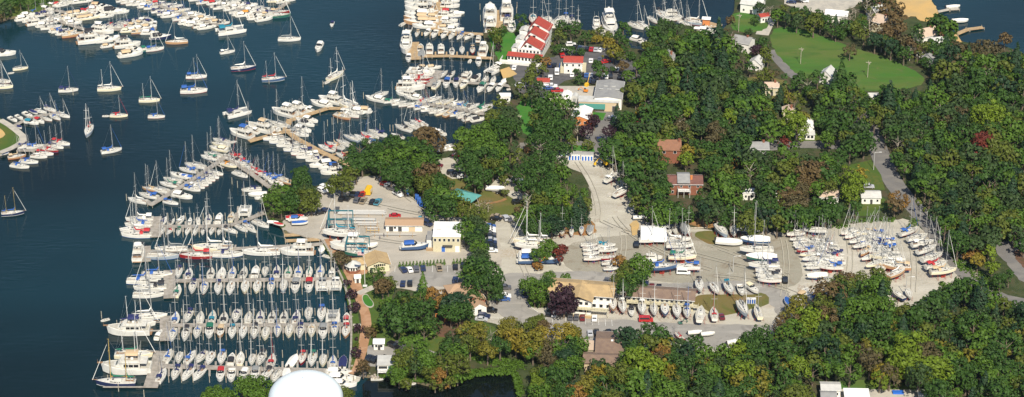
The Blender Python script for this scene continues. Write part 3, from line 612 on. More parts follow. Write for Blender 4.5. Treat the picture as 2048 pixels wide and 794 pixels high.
 "679 464 14.5 Ke 172;697 492 15.5 Yw 175;738 491 8 Rw 20;717 506 11.4 Seg 178;830 492 11.4 Mbl 5;671 483 4.4 Dw 80;1061 481 14.8 K-c 178;1060 489 13 K-w 178;1064 509 11 Mwl 0;1066 520 12 Mbl 0;1090 518 13 Mbl 352;558 448 5 Rr 330;546 444 5 Rw 350;590 434 8 Rr 10;597 438 8 Mb 5;600 445 7 Rb 5;1112 664 6.5 Rb 275;1133 310 8 Rb 355;1150 313 7 Dw 5;991 376 8.4 Rw 355;822 767 4 Dw 0;756 757 5.4 Dw 3;804 755 4 Dw 300"),
]
HUL = dict(w='hull_white', c='hull_cream', t='hull_tan', n='hull_navy', r='hull_red', g='hull_green', y='hull_grey', l='hull_blue', b='hull_blue', k='hull_navy')
HN = dict(w='white', c='cream', t='tan', n='navy', r='red', g='green', y='grey', l='blue', b='blue', k='black')
CN = dict(b='blue', n='navy', w='white', g='green', r='red', t='tan', k='black', e='teal', y='grey', o='orange', c='cream')
mat('c_o', (.5, .22, .03), .8); mat('c_c', (.65, .58, .4), .8)
FAC = [.9, .9, .92, .92, .94, .94, 1, 1, .97, .98, .8, .74, 1, .84, .82, .8, .92, .86, .86, .85, .78, .8, .87, .84, .82, .74, .92, .84, 1, .88, .98, .74, .84, .8, .78, .74, .76, .74, .76, .88, .88, .85, .74, .78, .8, .8, .8, .8, .8, .84, .92]
boats = []
rb = random.Random(3)
for ri, (phrase, group, ax, hd, dl, yard, items) in enumerate(ROWS):
    rows = []
    for it in items.split(';'):
        t = it.split(); x, y = float(t[0]), float(t[1]); L = float(t[2]) if len(t) > 2 else dl
        code = t[3] if len(t) > 3 and not t[3].lstrip('-').isdigit() else 'S-'
        rest = [q for q in t[3:] if q.lstrip('-').isdigit()]
        hull = [q for q in t[4:] if q.isalpha()]
        h = float(rest[0]) if rest else hd + rb.uniform(-2.5, 2.5)
        L *= FAC[ri] if L < 12.5 or ri > 38 or ri in (26, 33) else (1 + FAC[ri]) / 2
        ty, c = code[0], (code[1] if len(code) > 1 else '-')
        hu = code[2] if len(code) > 2 else (hull[0] if hull else 'w')
        if c not in CN and c not in '-W': c = 'w'
        if len(t) <= 3 or code == 'S-':      # plain hulls: vary the canvas the way the photograph does
            if ty == 'S' and rb.random() < (.42 if not yard else .25): c = rb.choice('bnnkkwwg' if not yard else 'bnwwk')
        if y < 80 and c in 'rg' and hu == 'w' and rb.random() < .55: c = rb.choice('-kn')
        rows.append([x, y, L, ty, c, hu, h, rb.randrange(3)])
    rows.sort(key=lambda r: r[ax])
    for i, r in enumerate(rows): boats.append(dict(x=r[0], y=r[1], L=r[2], ty=r[3], c=r[4], hu=r[5], h=R(r[6]), st=r[7], ri=ri, yard=yard, phrase=phrase, group=group, i=i, n=len(rows), ax=ax))
def parts_of(b):
    ty, c, hu, yard, st = b['ty'], b['c'], HUL[b['hu']], b['yard'], b['st']
    boot = ('c_n', 'c_b', 'c_r', 'c_n')[(b['i'] + st) % 4]; anti = ('anti_blue', 'anti_black', 'anti_blue', 'anti_black', 'anti_red')[(b['i'] * 2 + st) % 5]
    if ty == 'S':
        if c == 'W': return sloop('W', hu, boot, anti, yard, jib=False, style=st, mastless=b['i'] % 2 == 0)
        return sloop(c, hu, boot, anti, yard, jib=(b['i'] + st) % 2 == 0 or b['ri'] == 30, style=st, mastless=bool(yard) and (b['i'] * 7 + st) % 9 == 0)
    if ty == 'K': return ketch(c, hu, 'c_r' if hu == 'hull_red' else 'c_w', anti, mastm=('mast_wood' if b['hu'] in 'nt' else 'mast_white'), schooner=b['L'] > 15, yard=yard)
    if ty == 'C': return cat(c)
    if ty == 'M': return cruiser(c if c in CN else '-', hu, yard)
    if ty in 'YFV': return yacht(c if c != 'w' or b['L'] > 11 else '-', hu, yard)
    if ty == 'T': return trawler(c)
    if ty == 'D': return dinghy(c if c in 'wgb' else 'w')
    return runabout(c if c in CN else 'w')
NAMES = dict(S=('sailboat', 'sailboat', 'sloop'), K=('ketch', 'ketch', 'ketch'), C=('catamaran', 'catamaran', 'catamaran'), M=('motor_cruiser', 'motor boat', 'motor cruiser'), Y=('motor_yacht', 'motor yacht', 'flybridge yacht'),
             F=('motor_yacht', 'motor yacht', 'flybridge yacht'), V=('motor_yacht', 'motor yacht', 'long tour yacht'), T=('trawler_yacht', 'trawler', 'trawler yacht'), D=('dinghy', 'dinghy', 'dinghy'), R=('small_powerboat', 'small boat', 'covered powerboat'))
for b in boats:
    z = (0 if not b['yard'] else LZ + (.9 if b['ty'] in 'MYRDF' else 2.0 * b['L'] / 10))
    if b['ty'] == 'D' and b['yard']: z = LZ + .3
    if b['yard'] and b['x'] in (822, 756, 804) : z = 0
    b['z'] = z; b['p'] = G(b['x'], b['y'], z + .07 * b['L']); b['p'].z = z
sail = sorted([b for b in boats if b['ty'] == 'S'], key=lambda b: -b['L'] * (b['y'] + 900))
for b in sail[300:]: b['rest'] = True
print('BOATS', len(boats), 'sail', len(sail))
fleet = Merge(); used = set()
for b in boats:
    P_ = parts_of(b); s = b['L'] / 10
    z = b['p'].copy(); wid = 1.0
    if b['ty'] == 'S': wid = 1.1 if b['L'] < 9 else (.92 if b['L'] > 12 else 1)
    if b.get('rest'):
        mw = xf(z, b['h'], s)
        for p in P_: fleet.add(p[1], mw)
        continue
    nm, catg, word = NAMES[b['ty']]
    o = spawn(nm, P_, z, b['h'], s, None)
    o.scale = (s, s * wid, s * (1.0 if b['ty'] != 'V' else .55))
    if b['ty'] == 'S' and FAC[b['ri']] < .95:
        for ch in o.children:
            if ch.name.startswith(('mast', 'furled_sail')): ch.scale = (1, 1, 1.2)
    if b['ty'] == 'V': o.scale = (s * .84, s * .62, s * .5)
    if b['ty'] in 'SK' and not b['yard']: o.rotation_euler = (R(rb.uniform(-1.2, 1.2)), R(rb.uniform(-.6, .6)), b['h'])
    if b['ty'] in 'SK' and b['yard']: o.rotation_euler = (R(rb.uniform(-.8, .8)), R(rb.uniform(-.8, .8)), b['h'])
    cv = 'white winter cover' if b['c'] == 'W' else (CN[b['c']] + ' canvas' if b['c'] in CN else 'bare deck')
    pos = ordn(b['i']) + (' from the left' if b['ax'] == 0 else ' from the top')
    lab = f"{HN[b['hu']]} {word}, {pos} {b['phrase']}"
    lab2 = f"{HN[b['hu']]} {word}, {cv}, {pos} {b['phrase']}"
    if b['ty'] == 'R': lab2 = f"powerboat under {CN.get(b['c'], 'white')} cover, {pos} {b['phrase']}"
    lab, lab2 = [q if len(q.split()) <= 16 else q.replace(' from the ', ' from ') for q in (lab, lab2)]
    if len(lab.split()) > 16: lab = lab.replace('motor cruiser', 'cruiser').replace('flybridge yacht', 'yacht').replace('covered powerboat', 'powerboat').replace(' in the stack', ' in stack')
    if len(lab2.split()) <= 16: lab = lab2
    tag(o, lab, catg, b['group'])
if fleet.V:
    tag(fleet.build('sailboat_fleet'), 'smallest far sailboats packed in the rafts at the top of the harbour', 'sailboats', None, 'stuff')
# ------------------------------------------------------------------ water, land, ground cover, piers
def pts(s, z=LZ):
    out = []
    for q in s.split(';'):
        x, y = map(float, q.split()); out.append(G(x, y, z))
    return out
def smooth(pl, n=1):
    for _ in range(n):
        q = []
        for i in range(len(pl)):
            a, b = pl[i], pl[(i + 1) % len(pl)]; q += [a.lerp(b, .25), a.lerp(b, .75)]
        pl = q
    return pl
ZC = [0]
def sheet(name, poly, z0, z1, m, side=None, kind='structure', sm=0, cat=None, label=None):
    if isinstance(poly, str): poly = pts(poly, z1)
    if sm:
        poly = smooth(poly, sm); q = []; rj = random.Random(len(name))
        for i, a in enumerate(poly):
            b = poly[(i + 1) % len(poly)]; n = max(1, int((b - a).length / 1.8))
            for k in range(n): q.append(a.lerp(b, k / n) + Vector((rj.uniform(-.45, .45), rj.uniform(-.45, .45), 0)))
        poly = q
    if z1 > LZ: ZC[0] += 1; z1 += ZC[0] * .0023
    mb = MB().prism([(p.x, p.y) for p in poly], z0, z1, 0, 1 if side else 0)
    o = link(name, mb.mesh(name, [m, side or m])); tag(o, label, cat, None, kind); return o
def ribbon(name, pl, w, z, m, kind='structure'):
    ZC[0] += 1; z += ZC[0] * .0023
    """a road or path of width w along a polyline of world points"""
    if isinstance(pl, str): pl = pts(pl, LZ)
    q = [pl[0]]                                       # round the bends
    for i in range(1, len(pl) - 1): q += [pl[i].lerp(pl[i - 1], .25), pl[i].lerp(pl[i + 1], .25)]
    q.append(pl[-1]); pl = q; L_, R_ = [], []
    for i, p in enumerate(pl):
        d = (pl[min(i + 1, len(pl) - 1)] - pl[max(i - 1, 0)]); d.z = 0; d.normalize(); n = Vector((-d.y, d.x, 0))
        ww = w[min(i * len(w) // len(pl), len(w) - 1)] if isinstance(w, (list, tuple)) else w
        L_.append(p + n * ww / 2); R_.append(p - n * ww / 2)
    vs = [(v.x, v.y, z) for v in L_] + [(v.x, v.y, z) for v in R_]; n = len(pl)
    mb = MB().add(vs, [(n + i, n + i + 1, i + 1, i) for i in range(n - 1)])
    return tag(link(name, mb.mesh(name, [m])), kind=kind)

# water: one wide sheet, dark base colour, rippled; part of the blue sits in the base colour, part is mirrored sky
m = bpy.data.materials.new('water'); m.use_nodes = True; nt = m.node_tree; b_ = nt.nodes['Principled BSDF']
b_.inputs['Base Color'].default_value = (.006, .03, .036, 1); b_.inputs['Roughness'].default_value = .07; b_.inputs['IOR'].default_value = 1.33
geo = nt.nodes.new('ShaderNodeNewGeometry')
def wn(scale, sx, sy, rot=0, det=3, loc=0):
    mp = nt.nodes.new('ShaderNodeMapping'); mp.inputs['Scale'].default_value = (sx, sy, 1); mp.inputs['Rotation'].default_value = (0, 0, rot); mp.inputs['Location'].default_value = (loc, 0, 0)
    nt.links.new(geo.outputs['Position'], mp.inputs['Vector']); n = nt.nodes.new('ShaderNodeTexNoise'); n.inputs['Scale'].default_value = scale; n.inputs['Detail'].default_value = det
    nt.links.new(mp.outputs['Vector'], n.inputs['Vector']); return n
n1 = wn(.35, .5, 1.6, .1, 4); n2 = wn(.012, 1, 2.2, .3, 3, 40)
bp = nt.nodes.new('ShaderNodeBump'); bp.inputs['Distance'].default_value = .35
mr = nt.nodes.new('ShaderNodeMapRange'); mr.inputs['From Min'].default_value = .35; mr.inputs['From Max'].default_value = .65; mr.inputs['To Min'].default_value = .06; mr.inputs['To Max'].default_value = .75
nt.links.new(n2.outputs['Fac'], mr.inputs['Value']); nt.links.new(mr.outputs['Result'], bp.inputs['Strength'])
nt.links.new(n1.outputs['Fac'], bp.inputs['Height']); nt.links.new(bp.outputs['Normal'], b_.inputs['Normal'])
mx = nt.nodes.new('ShaderNodeMix'); mx.data_type = 'RGBA'; mx.inputs['A'].default_value = (.002, .008, .008, 1); mx.inputs['B'].default_value = (.005, .027, .036, 1)
mr2 = nt.nodes.new('ShaderNodeMapRange'); mr2.inputs['From Min'].default_value = .38; mr2.inputs['From Max'].default_value = .62
nt.links.new(wn(.004, 1, 1.3, .5, 3, 9).outputs['Fac'], mr2.inputs['Value']); nt.links.new(mr2.outputs['Result'], mx.inputs['Factor']); nt.links.new(mx.outputs['Result'], b_.inputs['Base Color'])
M['water'] = m
tag(link('water', MB().add([(-9000, -3000, 0), (9000, -3000, 0), (9000, 14000, 0), (-9000, 14000, 0)], [(0, 1, 2, 3)]).mesh('water', ['water'])), kind='structure')

mat('still_water', (.004, .007, .006), .06, spec=.35)
layered('earth', [((.05, .065, .025), 0, 0, 0, 1), ((.075, .06, .035), .08, .4, .65, 1), ((.035, .05, .018), .3, .45, .6, 1)], .95, .3)
layered('bank', [((.2, .16, .1), 0, 0, 0, 1), ((.1, .1, .05), .4, .4, .6, 1)], .95, .4)
layered('gravel', [((.41, .39, .32), 0, 0, 0, 1), ((.32, .3, .245), .05, .42, .62, 1.6), ((.49, .475, .4), .09, .52, .72, 2.2), ((.3, .25, .19), .22, .62, .7, .5), ((.47, .45, .39), .02, .55, .7, 5), ((.33, .26, .18), .035, .6, .75, 1.5), ((.4, .375, .33), 1.5, .45, .65, 1)], .95, .3)
layered('gravel_west', [((.4, .37, .315), 0, 0, 0, 1), ((.32, .295, .25), .06, .42, .6, 1.8), ((.44, .39, .32), .08, .55, .72, 1.5), ((.36, .335, .29), 1.5, .45, .65, 1)], .95, .3)
layered('gravel_dark', [((.26, .25, .2), 0, 0, 0, 1), ((.29, .27, .22), .07, .45, .65, 2), ((.2, .17, .125), .15, .55, .68, 1.4), ((.36, .335, .28), .03, .6, .72, 4), ((.25, .225, .18), 1.5, .45, .65, 1)], .95, .3)
layered('asphalt_pale', [((.25, .24, .22), 0, 0, 0, 1), ((.3, .285, .26), .1, .45, .65, 2), ((.2, .19, .175), .25, .55, .7, .6), ((.33, .31, .28), .04, .58, .72, 5)], .9, .15)
layered('asphalt_dark', [((.085, .085, .09), 0, 0, 0, 1), ((.12, .118, .118), .12, .45, .65, 2), ((.07, .07, .074), .4, .55, .7, 1)], .9, .15)
layered('asphalt_lane', [((.15, .145, .14), 0, 0, 0, 1), ((.19, .18, .165), .1, .45, .65, 2)], .9, .15)
layered('grass', [((.055, .1, .016), 0, 0, 0, 1), ((.09, .105, .022), .07, .45, .65, 1), ((.055, .095, .02), .5, .45, .65, 1)], .95, .25)
layered('grass_field', [((.05, .13, .02), 0, 0, 0, 1), ((.085, .125, .028), .02, .42, .62, 2.5), ((.05, .105, .02), .06, .5, .7, 4), ((.11, .12, .04), .25, .6, .8, 1)], .95, .2)
layered('grass_vivid', [((.04, .15, .02), 0, 0, 0, 1), ((.06, .16, .025), .2, .4, .6, 1)], .95, .1)
layered('grass_dry', [((.14, .115, .04), 0, 0, 0, 1), ((.09, .105, .025), .09, .42, .6, 1), ((.2, .11, .045), .06, .58, .72, 1)], .95, .25)
layered('brick_path', [((.32, .18, .1), 0, 0, 0, 1), ((.38, .23, .14), .3, .45, .6, 1)], .9, .1)
layered('dirt_orange', [((.3, .16, .06), 0, 0, 0, 1), ((.22, .13, .06), .3, .4, .6, 1)], .95, .3)
layered('sand', [((.5, .33, .13), 0, 0, 0, 1), ((.42, .3, .14), .08, .4, .6, 1)], .95, .2)
layered('mulch', [((.13, .07, .045), 0, 0, 0, 1), ((.09, .06, .035), .5, .4, .6, 1)], .95, .3)
layered('concrete', [((.42, .39, .33), 0, 0, 0, 1), ((.35, .33, .29), .3, .45, .6, 1)], .9, .1)
layered('roofgrey', [((.2, .2, .19), 0, 0, 0, 1), ((.25, .25, .235), .25, .4, .6, 1)], .85, .1)
mat('paint_white', (.75, .75, .72), .7, (.5, .5, .48), 1.5)

MAIN = ("640 900;700 800;706 746;716 742;712 700;706 640;694 580;676 530;660 500;650 484;640 476;612 470;612 462;568 462;566 449;556 441;540 437;528 424;522 400;540 380;590 371;632 372;656 362;700 345;716 318;735 302;770 290;810 283;850 290;878 303;920 300;927 282;940 262;962 250;985 238;1003 218;1018 205;1030 190;1020 172;1006 150;990 125;978 100;968 78;966 66;985 62;996 60;1034 56;1045 50;1066 56;1130 52;1180 62;1212 72;1246 74;1262 96;1290 100;1300 78;1316 54;1345 48;1390 52;1410 72;1436 66;1452 52;1468 22;1470 -6;1440 -60;"
        "1800 -90;1852 -22;1868 8;1880 30;1886 38;1905 60;1920 82;1960 90;2000 88;2035 102;2100 132;2300 220;2700 500;2700 1200;1036 1200;1040 810;1044 764;1030 744;990 737;960 740;930 752;890 764;860 768;830 760;800 752;782 748;752 750;738 750;720 752;716 800;720 830;720 1200;640 1200")
MAINP = [tuple(map(float, q.split())) for q in MAIN.split(';')]
# land bodies
sheet('ground', MAIN.replace("640 900;700 800;706 746;716 742;", "706 746;").replace("720 752;716 800;720 830;720 1200;640 1200", "720 748"), -3, LZ, 'earth', 'bank')
sheet('ground_foreground', "380 818;560 806;700 812;760 840;760 1300;300 1300;330 860", -3, LZ, 'earth', 'bank')
sheet('ground_lawn_point', "-120 215;0 236;22 252;54 277;30 294;0 307;-120 340", -3, LZ, 'grass', 'concrete')
sheet('ground_far_shore', "-200 50;0 40;20 34;45 30;78 22;108 8;124 -4;260 -14;300 -60;-200 -60", -3, LZ, 'grass', 'bank')
sheet('ground_far_marina', "300 -8;470 -8;520 -12;600 -20;600 -60;300 -60", -3, LZ, 'earth', 'bank')
za = LZ + .03; zb_ = LZ + .06; zc = LZ + .09; zd = LZ + .12
# yards and car parks
sheet('boatyard', "1108 318;1120 303;1216 300;1226 330;1240 352;1262 372;1270 405;1268 432;1330 446;1400 458;1470 464;1560 466;1640 455;1720 446;1790 440;1812 436;1850 462;1905 520;1930 552;1900 585;1850 610;1700 620;1600 640;1570 680;1480 705;1300 700;1180 690;1060 676;1000 650;960 640;960 600;985 585;1000 560;996 500;985 432;1040 430;1055 470;1110 466;1160 462;1178 430;1185 395;1172 350;1140 335", LZ - .5, za, 'gravel', sm=1)
sheet('west_yard', "640 400;648 374;668 362;730 352;770 350;800 372;830 398;842 420;870 432;985 436;1004 500;1002 560;960 596;800 580;770 560;764 520;742 505;710 512;680 500;654 488;644 478;612 472;564 462;560 446;580 432;620 425", LZ - .5, za, 'gravel_west', sm=1)
sheet('boatyard_hard', "1225 470;1420 462;1560 468;1590 480;1600 520;1610 560;1560 585;1420 570;1290 560;1190 548;1130 540;1120 490", LZ, zb_, 'gravel_dark', sm=1)
sheet('boatyard_dirt', "1400 462;1440 462;1446 476;1436 492;1402 482;1384 470", LZ, zc, 'grass_dry', sm=1)
sheet('road', "984 565;1012 545;1050 545;1100 552;1120 566;1060 574;1052 600;1062 622;1120 632;1250 640;1400 648;1560 650;1560 678;1470 700;1320 692;1180 690;1100 684;1050 664;1000 630;976 610", LZ, zc, 'asphalt_pale', sm=1)
sheet('yard_lane', "1060 546;1200 540;1300 566;1380 566;1480 560;1570 575;1600 620;1560 640;1540 600;1440 575;1330 580;1240 570;1110 560", LZ, zb_ + .015, 'asphalt_pale', sm=1)
sheet('asphalt_lot', "776 548;800 532;948 528;958 548;950 572;800 574;778 566", LZ, zb_, 'asphalt_pale', sm=1)
sheet('south_lot', "733 690;752 676;792 678;872 676;880 700;862 716;800 726;790 736;736 732", LZ, za, 'asphalt_pale')
sheet('east_car_park', "1040 102;1060 112;1100 118;1128 104;1170 92;1232 96;1262 118;1290 150;1312 196;1330 230;1306 226;1276 178;1258 160;1190 160;1140 156;1100 180;1090 200;1044 196;1024 150;1014 112", LZ - .5, za, 'asphalt_dark', sm=1)
sheet('apron_pale', "1090 200;1118 172;1190 172;1200 200;1188 214;1120 222;1100 214", LZ, zb_, 'concrete')
ribbon('north_road', "1218 224;1208 240;1196 262;1194 290;1190 308", 11, zb_, 'asphalt_lane')
ribbon('lane', "1700 190;1730 240;1754 292;1772 340;1800 385;1850 436;1900 506;1940 556;1990 596;2060 610", 8, zb_, 'asphalt_lane')
ribbon('service_lane', "1040 292;1110 290;1150 288;1194 290", 6, zb_ + .01, 'asphalt_lane')
ribbon('field_track', "1524 70;1532 52;1540 38", 6, zb_, 'concrete')
ribbon('field_drive', "1545 100;1560 120;1584 146;1600 158", 6.5, zb_, 'asphalt_lane')
ribbon('house_drive', "1500 296;1560 290;1600 286;1680 290", 9, zb_, 'asphalt_lane')
sheet('gravel_cul_de_sac', "1985 496;1998 484;2048 478;2120 478;2120 560;2080 566;2044 566;2022 540;2008 520", LZ - .5, za, 'asphalt_lane', sm=1)
sheet('turning_island', "2022 508;2048 494;2120 490;2120 545;2060 548", LZ, zb_, 'mulch', sm=1)
# lawns
sheet('lawn_pavilion', "842 418;858 360;884 340;905 352;960 372;1000 382;1040 402;1048 428;1000 434;960 436;880 432", LZ - .5, zb_, 'grass_dry', sm=1)
sheet('parking_court', "864 336;880 318;915 312;925 330;925 356;905 358", LZ, zb_, 'gravel')
sheet('parking_spur', "975 378;1000 350;1016 356;1036 372;1066 398;1040 406;1008 386;985 384", LZ, zc, 'gravel')
sheet('lawn_seawall', "646 488;656 490;680 530;700 570;712 606;720 650;716 700;708 744;700 744;706 700;702 640;690 582;672 532", LZ - .5, zb_, 'grass')
sheet('lawn_putting', "690 508;702 506;745 545;782 560;790 580;776 620;770 660;790 668;880 668;884 680;740 686;730 700;722 690;734 650;728 610;708 560", LZ - .5, zb_, 'grass', sm=1)
sheet('south_lawn', "738 682;750 668;880 664;930 640;960 640;1000 660;1020 690;960 720;900 716;860 700;740 690", LZ - .5, zb_ - .01, 'grass')
ribbon('brick_path', "656 478;668 500;690 530;706 556;722 600;734 640;730 672;722 712;714 738;700 748", [3, 3, 4.2, 4.2, 3.6, 3.6, 3.6, 3, 2.6], zc, 'brick_path')
ribbon('side_path', "716 588;748 574", 3, zc, 'concrete'); ribbon('shore_path', "706 651;722 651", 2, zc, 'concrete')
sheet('plaza', "686 512;716 506;738 545;706 556;690 536", LZ, zc - .01, 'brick_path')
sheet('playground_mulch', "866 650;890 628;925 634;930 652;905 676;872 672", LZ, zb_ + .01, 'mulch', sm=1)
sheet('grass_island', "1054 616;1062 585;1068 566;1100 560;1116 560;1114 608;1090 614", LZ, zd, 'grass', sm=1)
sheet('lawn_yard_island', "1384 600;1400 588;1500 590;1530 585;1540 600;1534 610;1480 624;1440 632;1390 612", LZ, zd, 'grass_dry', sm=1)
sheet('lawn_restaurant', "974 66;1000 60;1036 70;1036 92;1020 112;1022 124;1005 130;985 100", LZ - .5, zb_, 'grass_vivid', sm=1)
sheet('lawn_centre', "1034 205;1062 198;1090 200;1080 225;1066 250;1060 272;1042 262;1036 236", LZ - .5, zb_, 'grass_vivid', sm=1)
sheet('lawn_sheds', "1118 298;1124 290;1186 292;1190 304", LZ, zb_, 'grass_vivid')
sheet('lawn_north', "1180 224;1212 226;1206 240;1186 244", LZ, zb_, 'grass_vivid')
sheet('lawn_church_field', "1536 78;1552 52;1604 58;1652 76;1714 98;1780 118;1830 142;1852 156;1836 174;1770 182;1700 180;1650 160;1600 154;1560 118", LZ - .5, za, 'grass_field', sm=1)
sheet('lawn_point', "1464 28;1490 22;1524 30;1540 44;1530 60;1500 66;1470 62;1458 48", LZ - .5, za, 'grass_field', sm=1)
sheet('lawn_houses', "1560 268;1590 262;1640 268;1650 282;1600 282;1560 284", LZ, za, 'grass'); sheet('lawn_lane', "1700 330;1742 320;1762 350;1770 380;1730 378;1700 370", LZ, za, 'grass')
sheet('lawn_back', "1480 160;1530 150;1580 165;1600 200;1560 215;1500 195", LZ, za, 'grass_dry', sm=1)
sheet('lawn_garage', "1630 412;1700 402;1760 392;1790 412;1740 432;1640 430", LZ, za, 'grass'); sheet('lawn_south_east', "1650 766;1720 760;1840 768;1860 790;1660 796", LZ, za, 'grass_field'); sheet('dirt_south_east', "1640 778;1860 780;1900 800;1640 840", LZ, zb_, 'concrete')
sheet('sand_lot', "1558 2;1600 -30;1700 -40;1740 -10;1700 20;1650 26;1600 22", LZ - .5, zb_, 'concrete', sm=1)
sheet('beach', "1790 12;1800 -60;1850 -24;1868 8;1880 30;1876 40;1846 44;1826 30;1812 36", LZ - .5, zb_, 'sand', sm=1)
sheet('beach_spit', "1906 66;1914 70;1924 84;1914 84", LZ - .5, zb_, 'sand')
sheet('dirt_mound', "1044 296;1060 284;1064 296;1052 306", LZ, LZ + .8, 'dirt_orange', sm=1)
sheet('dirt_bank_small_boats', "1108 450;1180 438;1192 452;1190 470;1120 470", LZ, zb_ + .02, 'dirt_orange', sm=1)
sheet('dirt_bank_wood', "1380 440;1432 434;1450 444;1440 458;1380 452", LZ, zb_, 'dirt_orange', sm=1)
sheet('dirt_mound_shed', "1260 442;1276 440;1276 466;1262 470", LZ, LZ + .5, 'sand', sm=1)
sheet('sand_pit', "1000 140;1018 134;1034 148;1020 154;1006 156", LZ, zc, 'sand')
ribbon('foot_path', "972 408;1000 404;1012 398", 1.6, zc, 'dirt_orange')
sheet('baseball_sand', "-20 256;4 258;12 266;4 276;-20 282", LZ, za, 'sand', sm=1)
for s_ in ("20 252;54 278;46 286", ): ribbon('promenade', "0 240;24 254;52 278;30 294;0 306", 3, za, 'concrete')
sheet('seawall_strip', "640 478;652 486;664 508;688 560;702 606;705 650;704 700;699 744;696 744;700 700;701 650;698 606;684 560;660 508;648 488", LZ - 3, zc + .02, 'wood_dock')
# tyre tracks worn into the yard
layered('track', [((.375, .35, .285), 0, 0, 0, 1), ((.36, .34, .28), .4, .4, .6, 1)], .95, 0)
mb = MB(); rk = random.Random(9)
for (xa, ya, xb, yb, xc, yc) in ((1225, 440, 1260, 500, 1420, 548), (1420, 500, 1480, 520, 1575, 560), (1560, 480, 1575, 540, 1560, 600), (1690, 470, 1700, 520, 1690, 570), (1810, 470, 1830, 520, 1820, 590), (1020, 440, 1030, 520, 1050, 560), (660, 390, 740, 420, 860, 440), (780, 370, 810, 410, 870, 436), (720, 480, 800, 500, 960, 505), (1200, 450, 1300, 500, 1560, 560), (1240, 470, 1250, 520, 1220, 560), (1430, 560, 1520, 566, 1600, 600), (1150, 330, 1200, 400, 1190, 450)):
    for off in (0, 1.9):
        A, B, C = G(xa, ya, 0), G(xb, yb, 0), G(xc, yc, 0); prev = None
        for k in range(17):
            t = k / 16; p = A * (1 - t) ** 2 + B * 2 * t * (1 - t) + C * t * t; d = (B - A) * (1 - t) + (C - B) * t; n = Vector((-d.y, d.x, 0)).normalized(); p = p + n * (off + rk.uniform(-.1, .1))
            if prev and rk.random() < .95: mb.add([(*q[:2], LZ + .36) for q in (prev[0] + prev[1] * .17, prev[0] - prev[1] * .17, p - n * .17, p + n * .17)], [(0, 1, 2, 3)])
            prev = (p, n)
tag(link('tyre_tracks', mb.mesh('tyre_tracks', ['track'])), kind='structure')
# painted bays
mb = MB()
for i in range(12):
    a = G(1078 + i * 13.2, 638 + i * .8, 0); mb.box(a.x - .07, a.x + .07, a.y - 4.6, a.y, zd + .17, zd + .18)
for i in range(9):
    a = G(790 + i * 15, 546, 0); mb.box(a.x - .07, a.x + .07, a.y - 2, a.y + 3, zd + .17, zd + .18)
tag(link('road_markings', mb.mesh('road_markings', ['paint_white'])), kind='structure')
ribbon('road_edge_line', "1052 604;1062 616;1076 626", .25, zd + .06, 'paint_white')
# putting green
g = smooth(pts("726 592;734 590;739 598;746 606;746 613;738 615;730 610;725 600"), 2)
o = bpy.data.objects.new('putting_green', None); col.objects.link(o); tag(o, 'kidney shaped bright putting green with a pale rim beside the brick path', 'putting green')
c_ = sum(g, Vector()) / len(g); big = [c_ + (p - c_) * 1.16 for p in g]
link('rim', MB().prism([(p.x, p.y) for p in big], LZ, zd + .2, 0).mesh('rim', ['concrete']), o); link('turf', MB().prism([(p.x, p.y) for p in g], LZ, zd + .23, 0).mesh('turf', ['grass_vivid']), o)

tag(link('pond', MB().prism([(p.x, p.y) for p in pts("742 752;800 748;860 760;930 744;990 730;1034 738;1052 762;1046 830;900 840;760 834;726 800;724 770", 0)], .03, .03).mesh('pond', ['still_water'])), kind='structure')
# ---- piers: deck (planked box along a line), fingers, posts
def bar(mb, a, b, w, z0, z1, mi=0):
    d = (b - a); d.z = 0; L = d.length; an = math.atan2(d.y, d.x)
    mb.box(0, L, -w / 2, w / 2, z0, z1, mi, M4=Matrix.Translation((a.x, a.y, 0)) @ Matrix.Rotation(an, 4, 'Z'))
def pier(label, group, line, w=2.2, heads=(), fingers=(), m='wood_dock', name='pier', post=True):
    r = bpy.data.objects.new(name, None); col.objects.link(r); tag(r, label, 'pier', group)
    pl = [G(x, y, .9) for x, y in line]; r.location = (pl[0].x, pl[0].y, 0); off = Vector((pl[0].x, pl[0].y, 0)); k = 0
    L = lambda p: p - off
    mb = MB()
    for a, b in zip(pl, pl[1:]): bar(mb, L(a), L(b), w, .6, .9 + .004 * k); k += 1
    link('deck', mb.mesh('deck', [m]), r)
    if heads:
        for (xa, ya, xb, yb, ww) in heads:
            mb = MB(); bar(mb, L(G(xa, ya, .9)), L(G(xb, yb, .9)), ww, .58, .93); link('pier_head', mb.mesh('pier_head', [m]), r)
    for (xa, ya, xb, yb) in fingers[:100]:
        mb = MB(); bar(mb, L(G(xa, ya, .9)), L(G(xb, yb, .9)), .7, .62, .82); link('finger', mb.mesh('finger', [m]), r)
    if post:
        pme = cached('ppile', lambda: MB().tube((0, 0, -2), (0, 0, 1.35), .14, n=6).mesh('post', ['pile_wood']))
        for a, b in zip(pl, pl[1:]):
            n = max(1, int((b - a).length / 6)); d = (b - a).normalized(); nn = Vector((-d.y, d.x, 0))
            for i in range(n + 1):
                for sg in (1, -1):
                    p = L(a.lerp(b, i / n)) + nn * sg * (w / 2 + .13); link('post', pme, r, (p.x, p.y, 0))
    return r
def fr(xs, yc, up, dn, slope=0):
    out = []
    for i, x in enumerate(xs):
        if up: out.append((x, yc, x + slope, yc - up))
        if dn: out.append((x, yc, x - slope, yc + dn))
    return out
def mids(ri, lo=None):
    bs = sorted([b for b in boats if b['ri'] == ri], key=lambda b: b['x']); xs = [b['x'] for b in bs]
    return [(a + b) / 2 for a, b in zip(xs, xs[1:]) if b - a > 9]
GP = 'piers of the near marina basin'
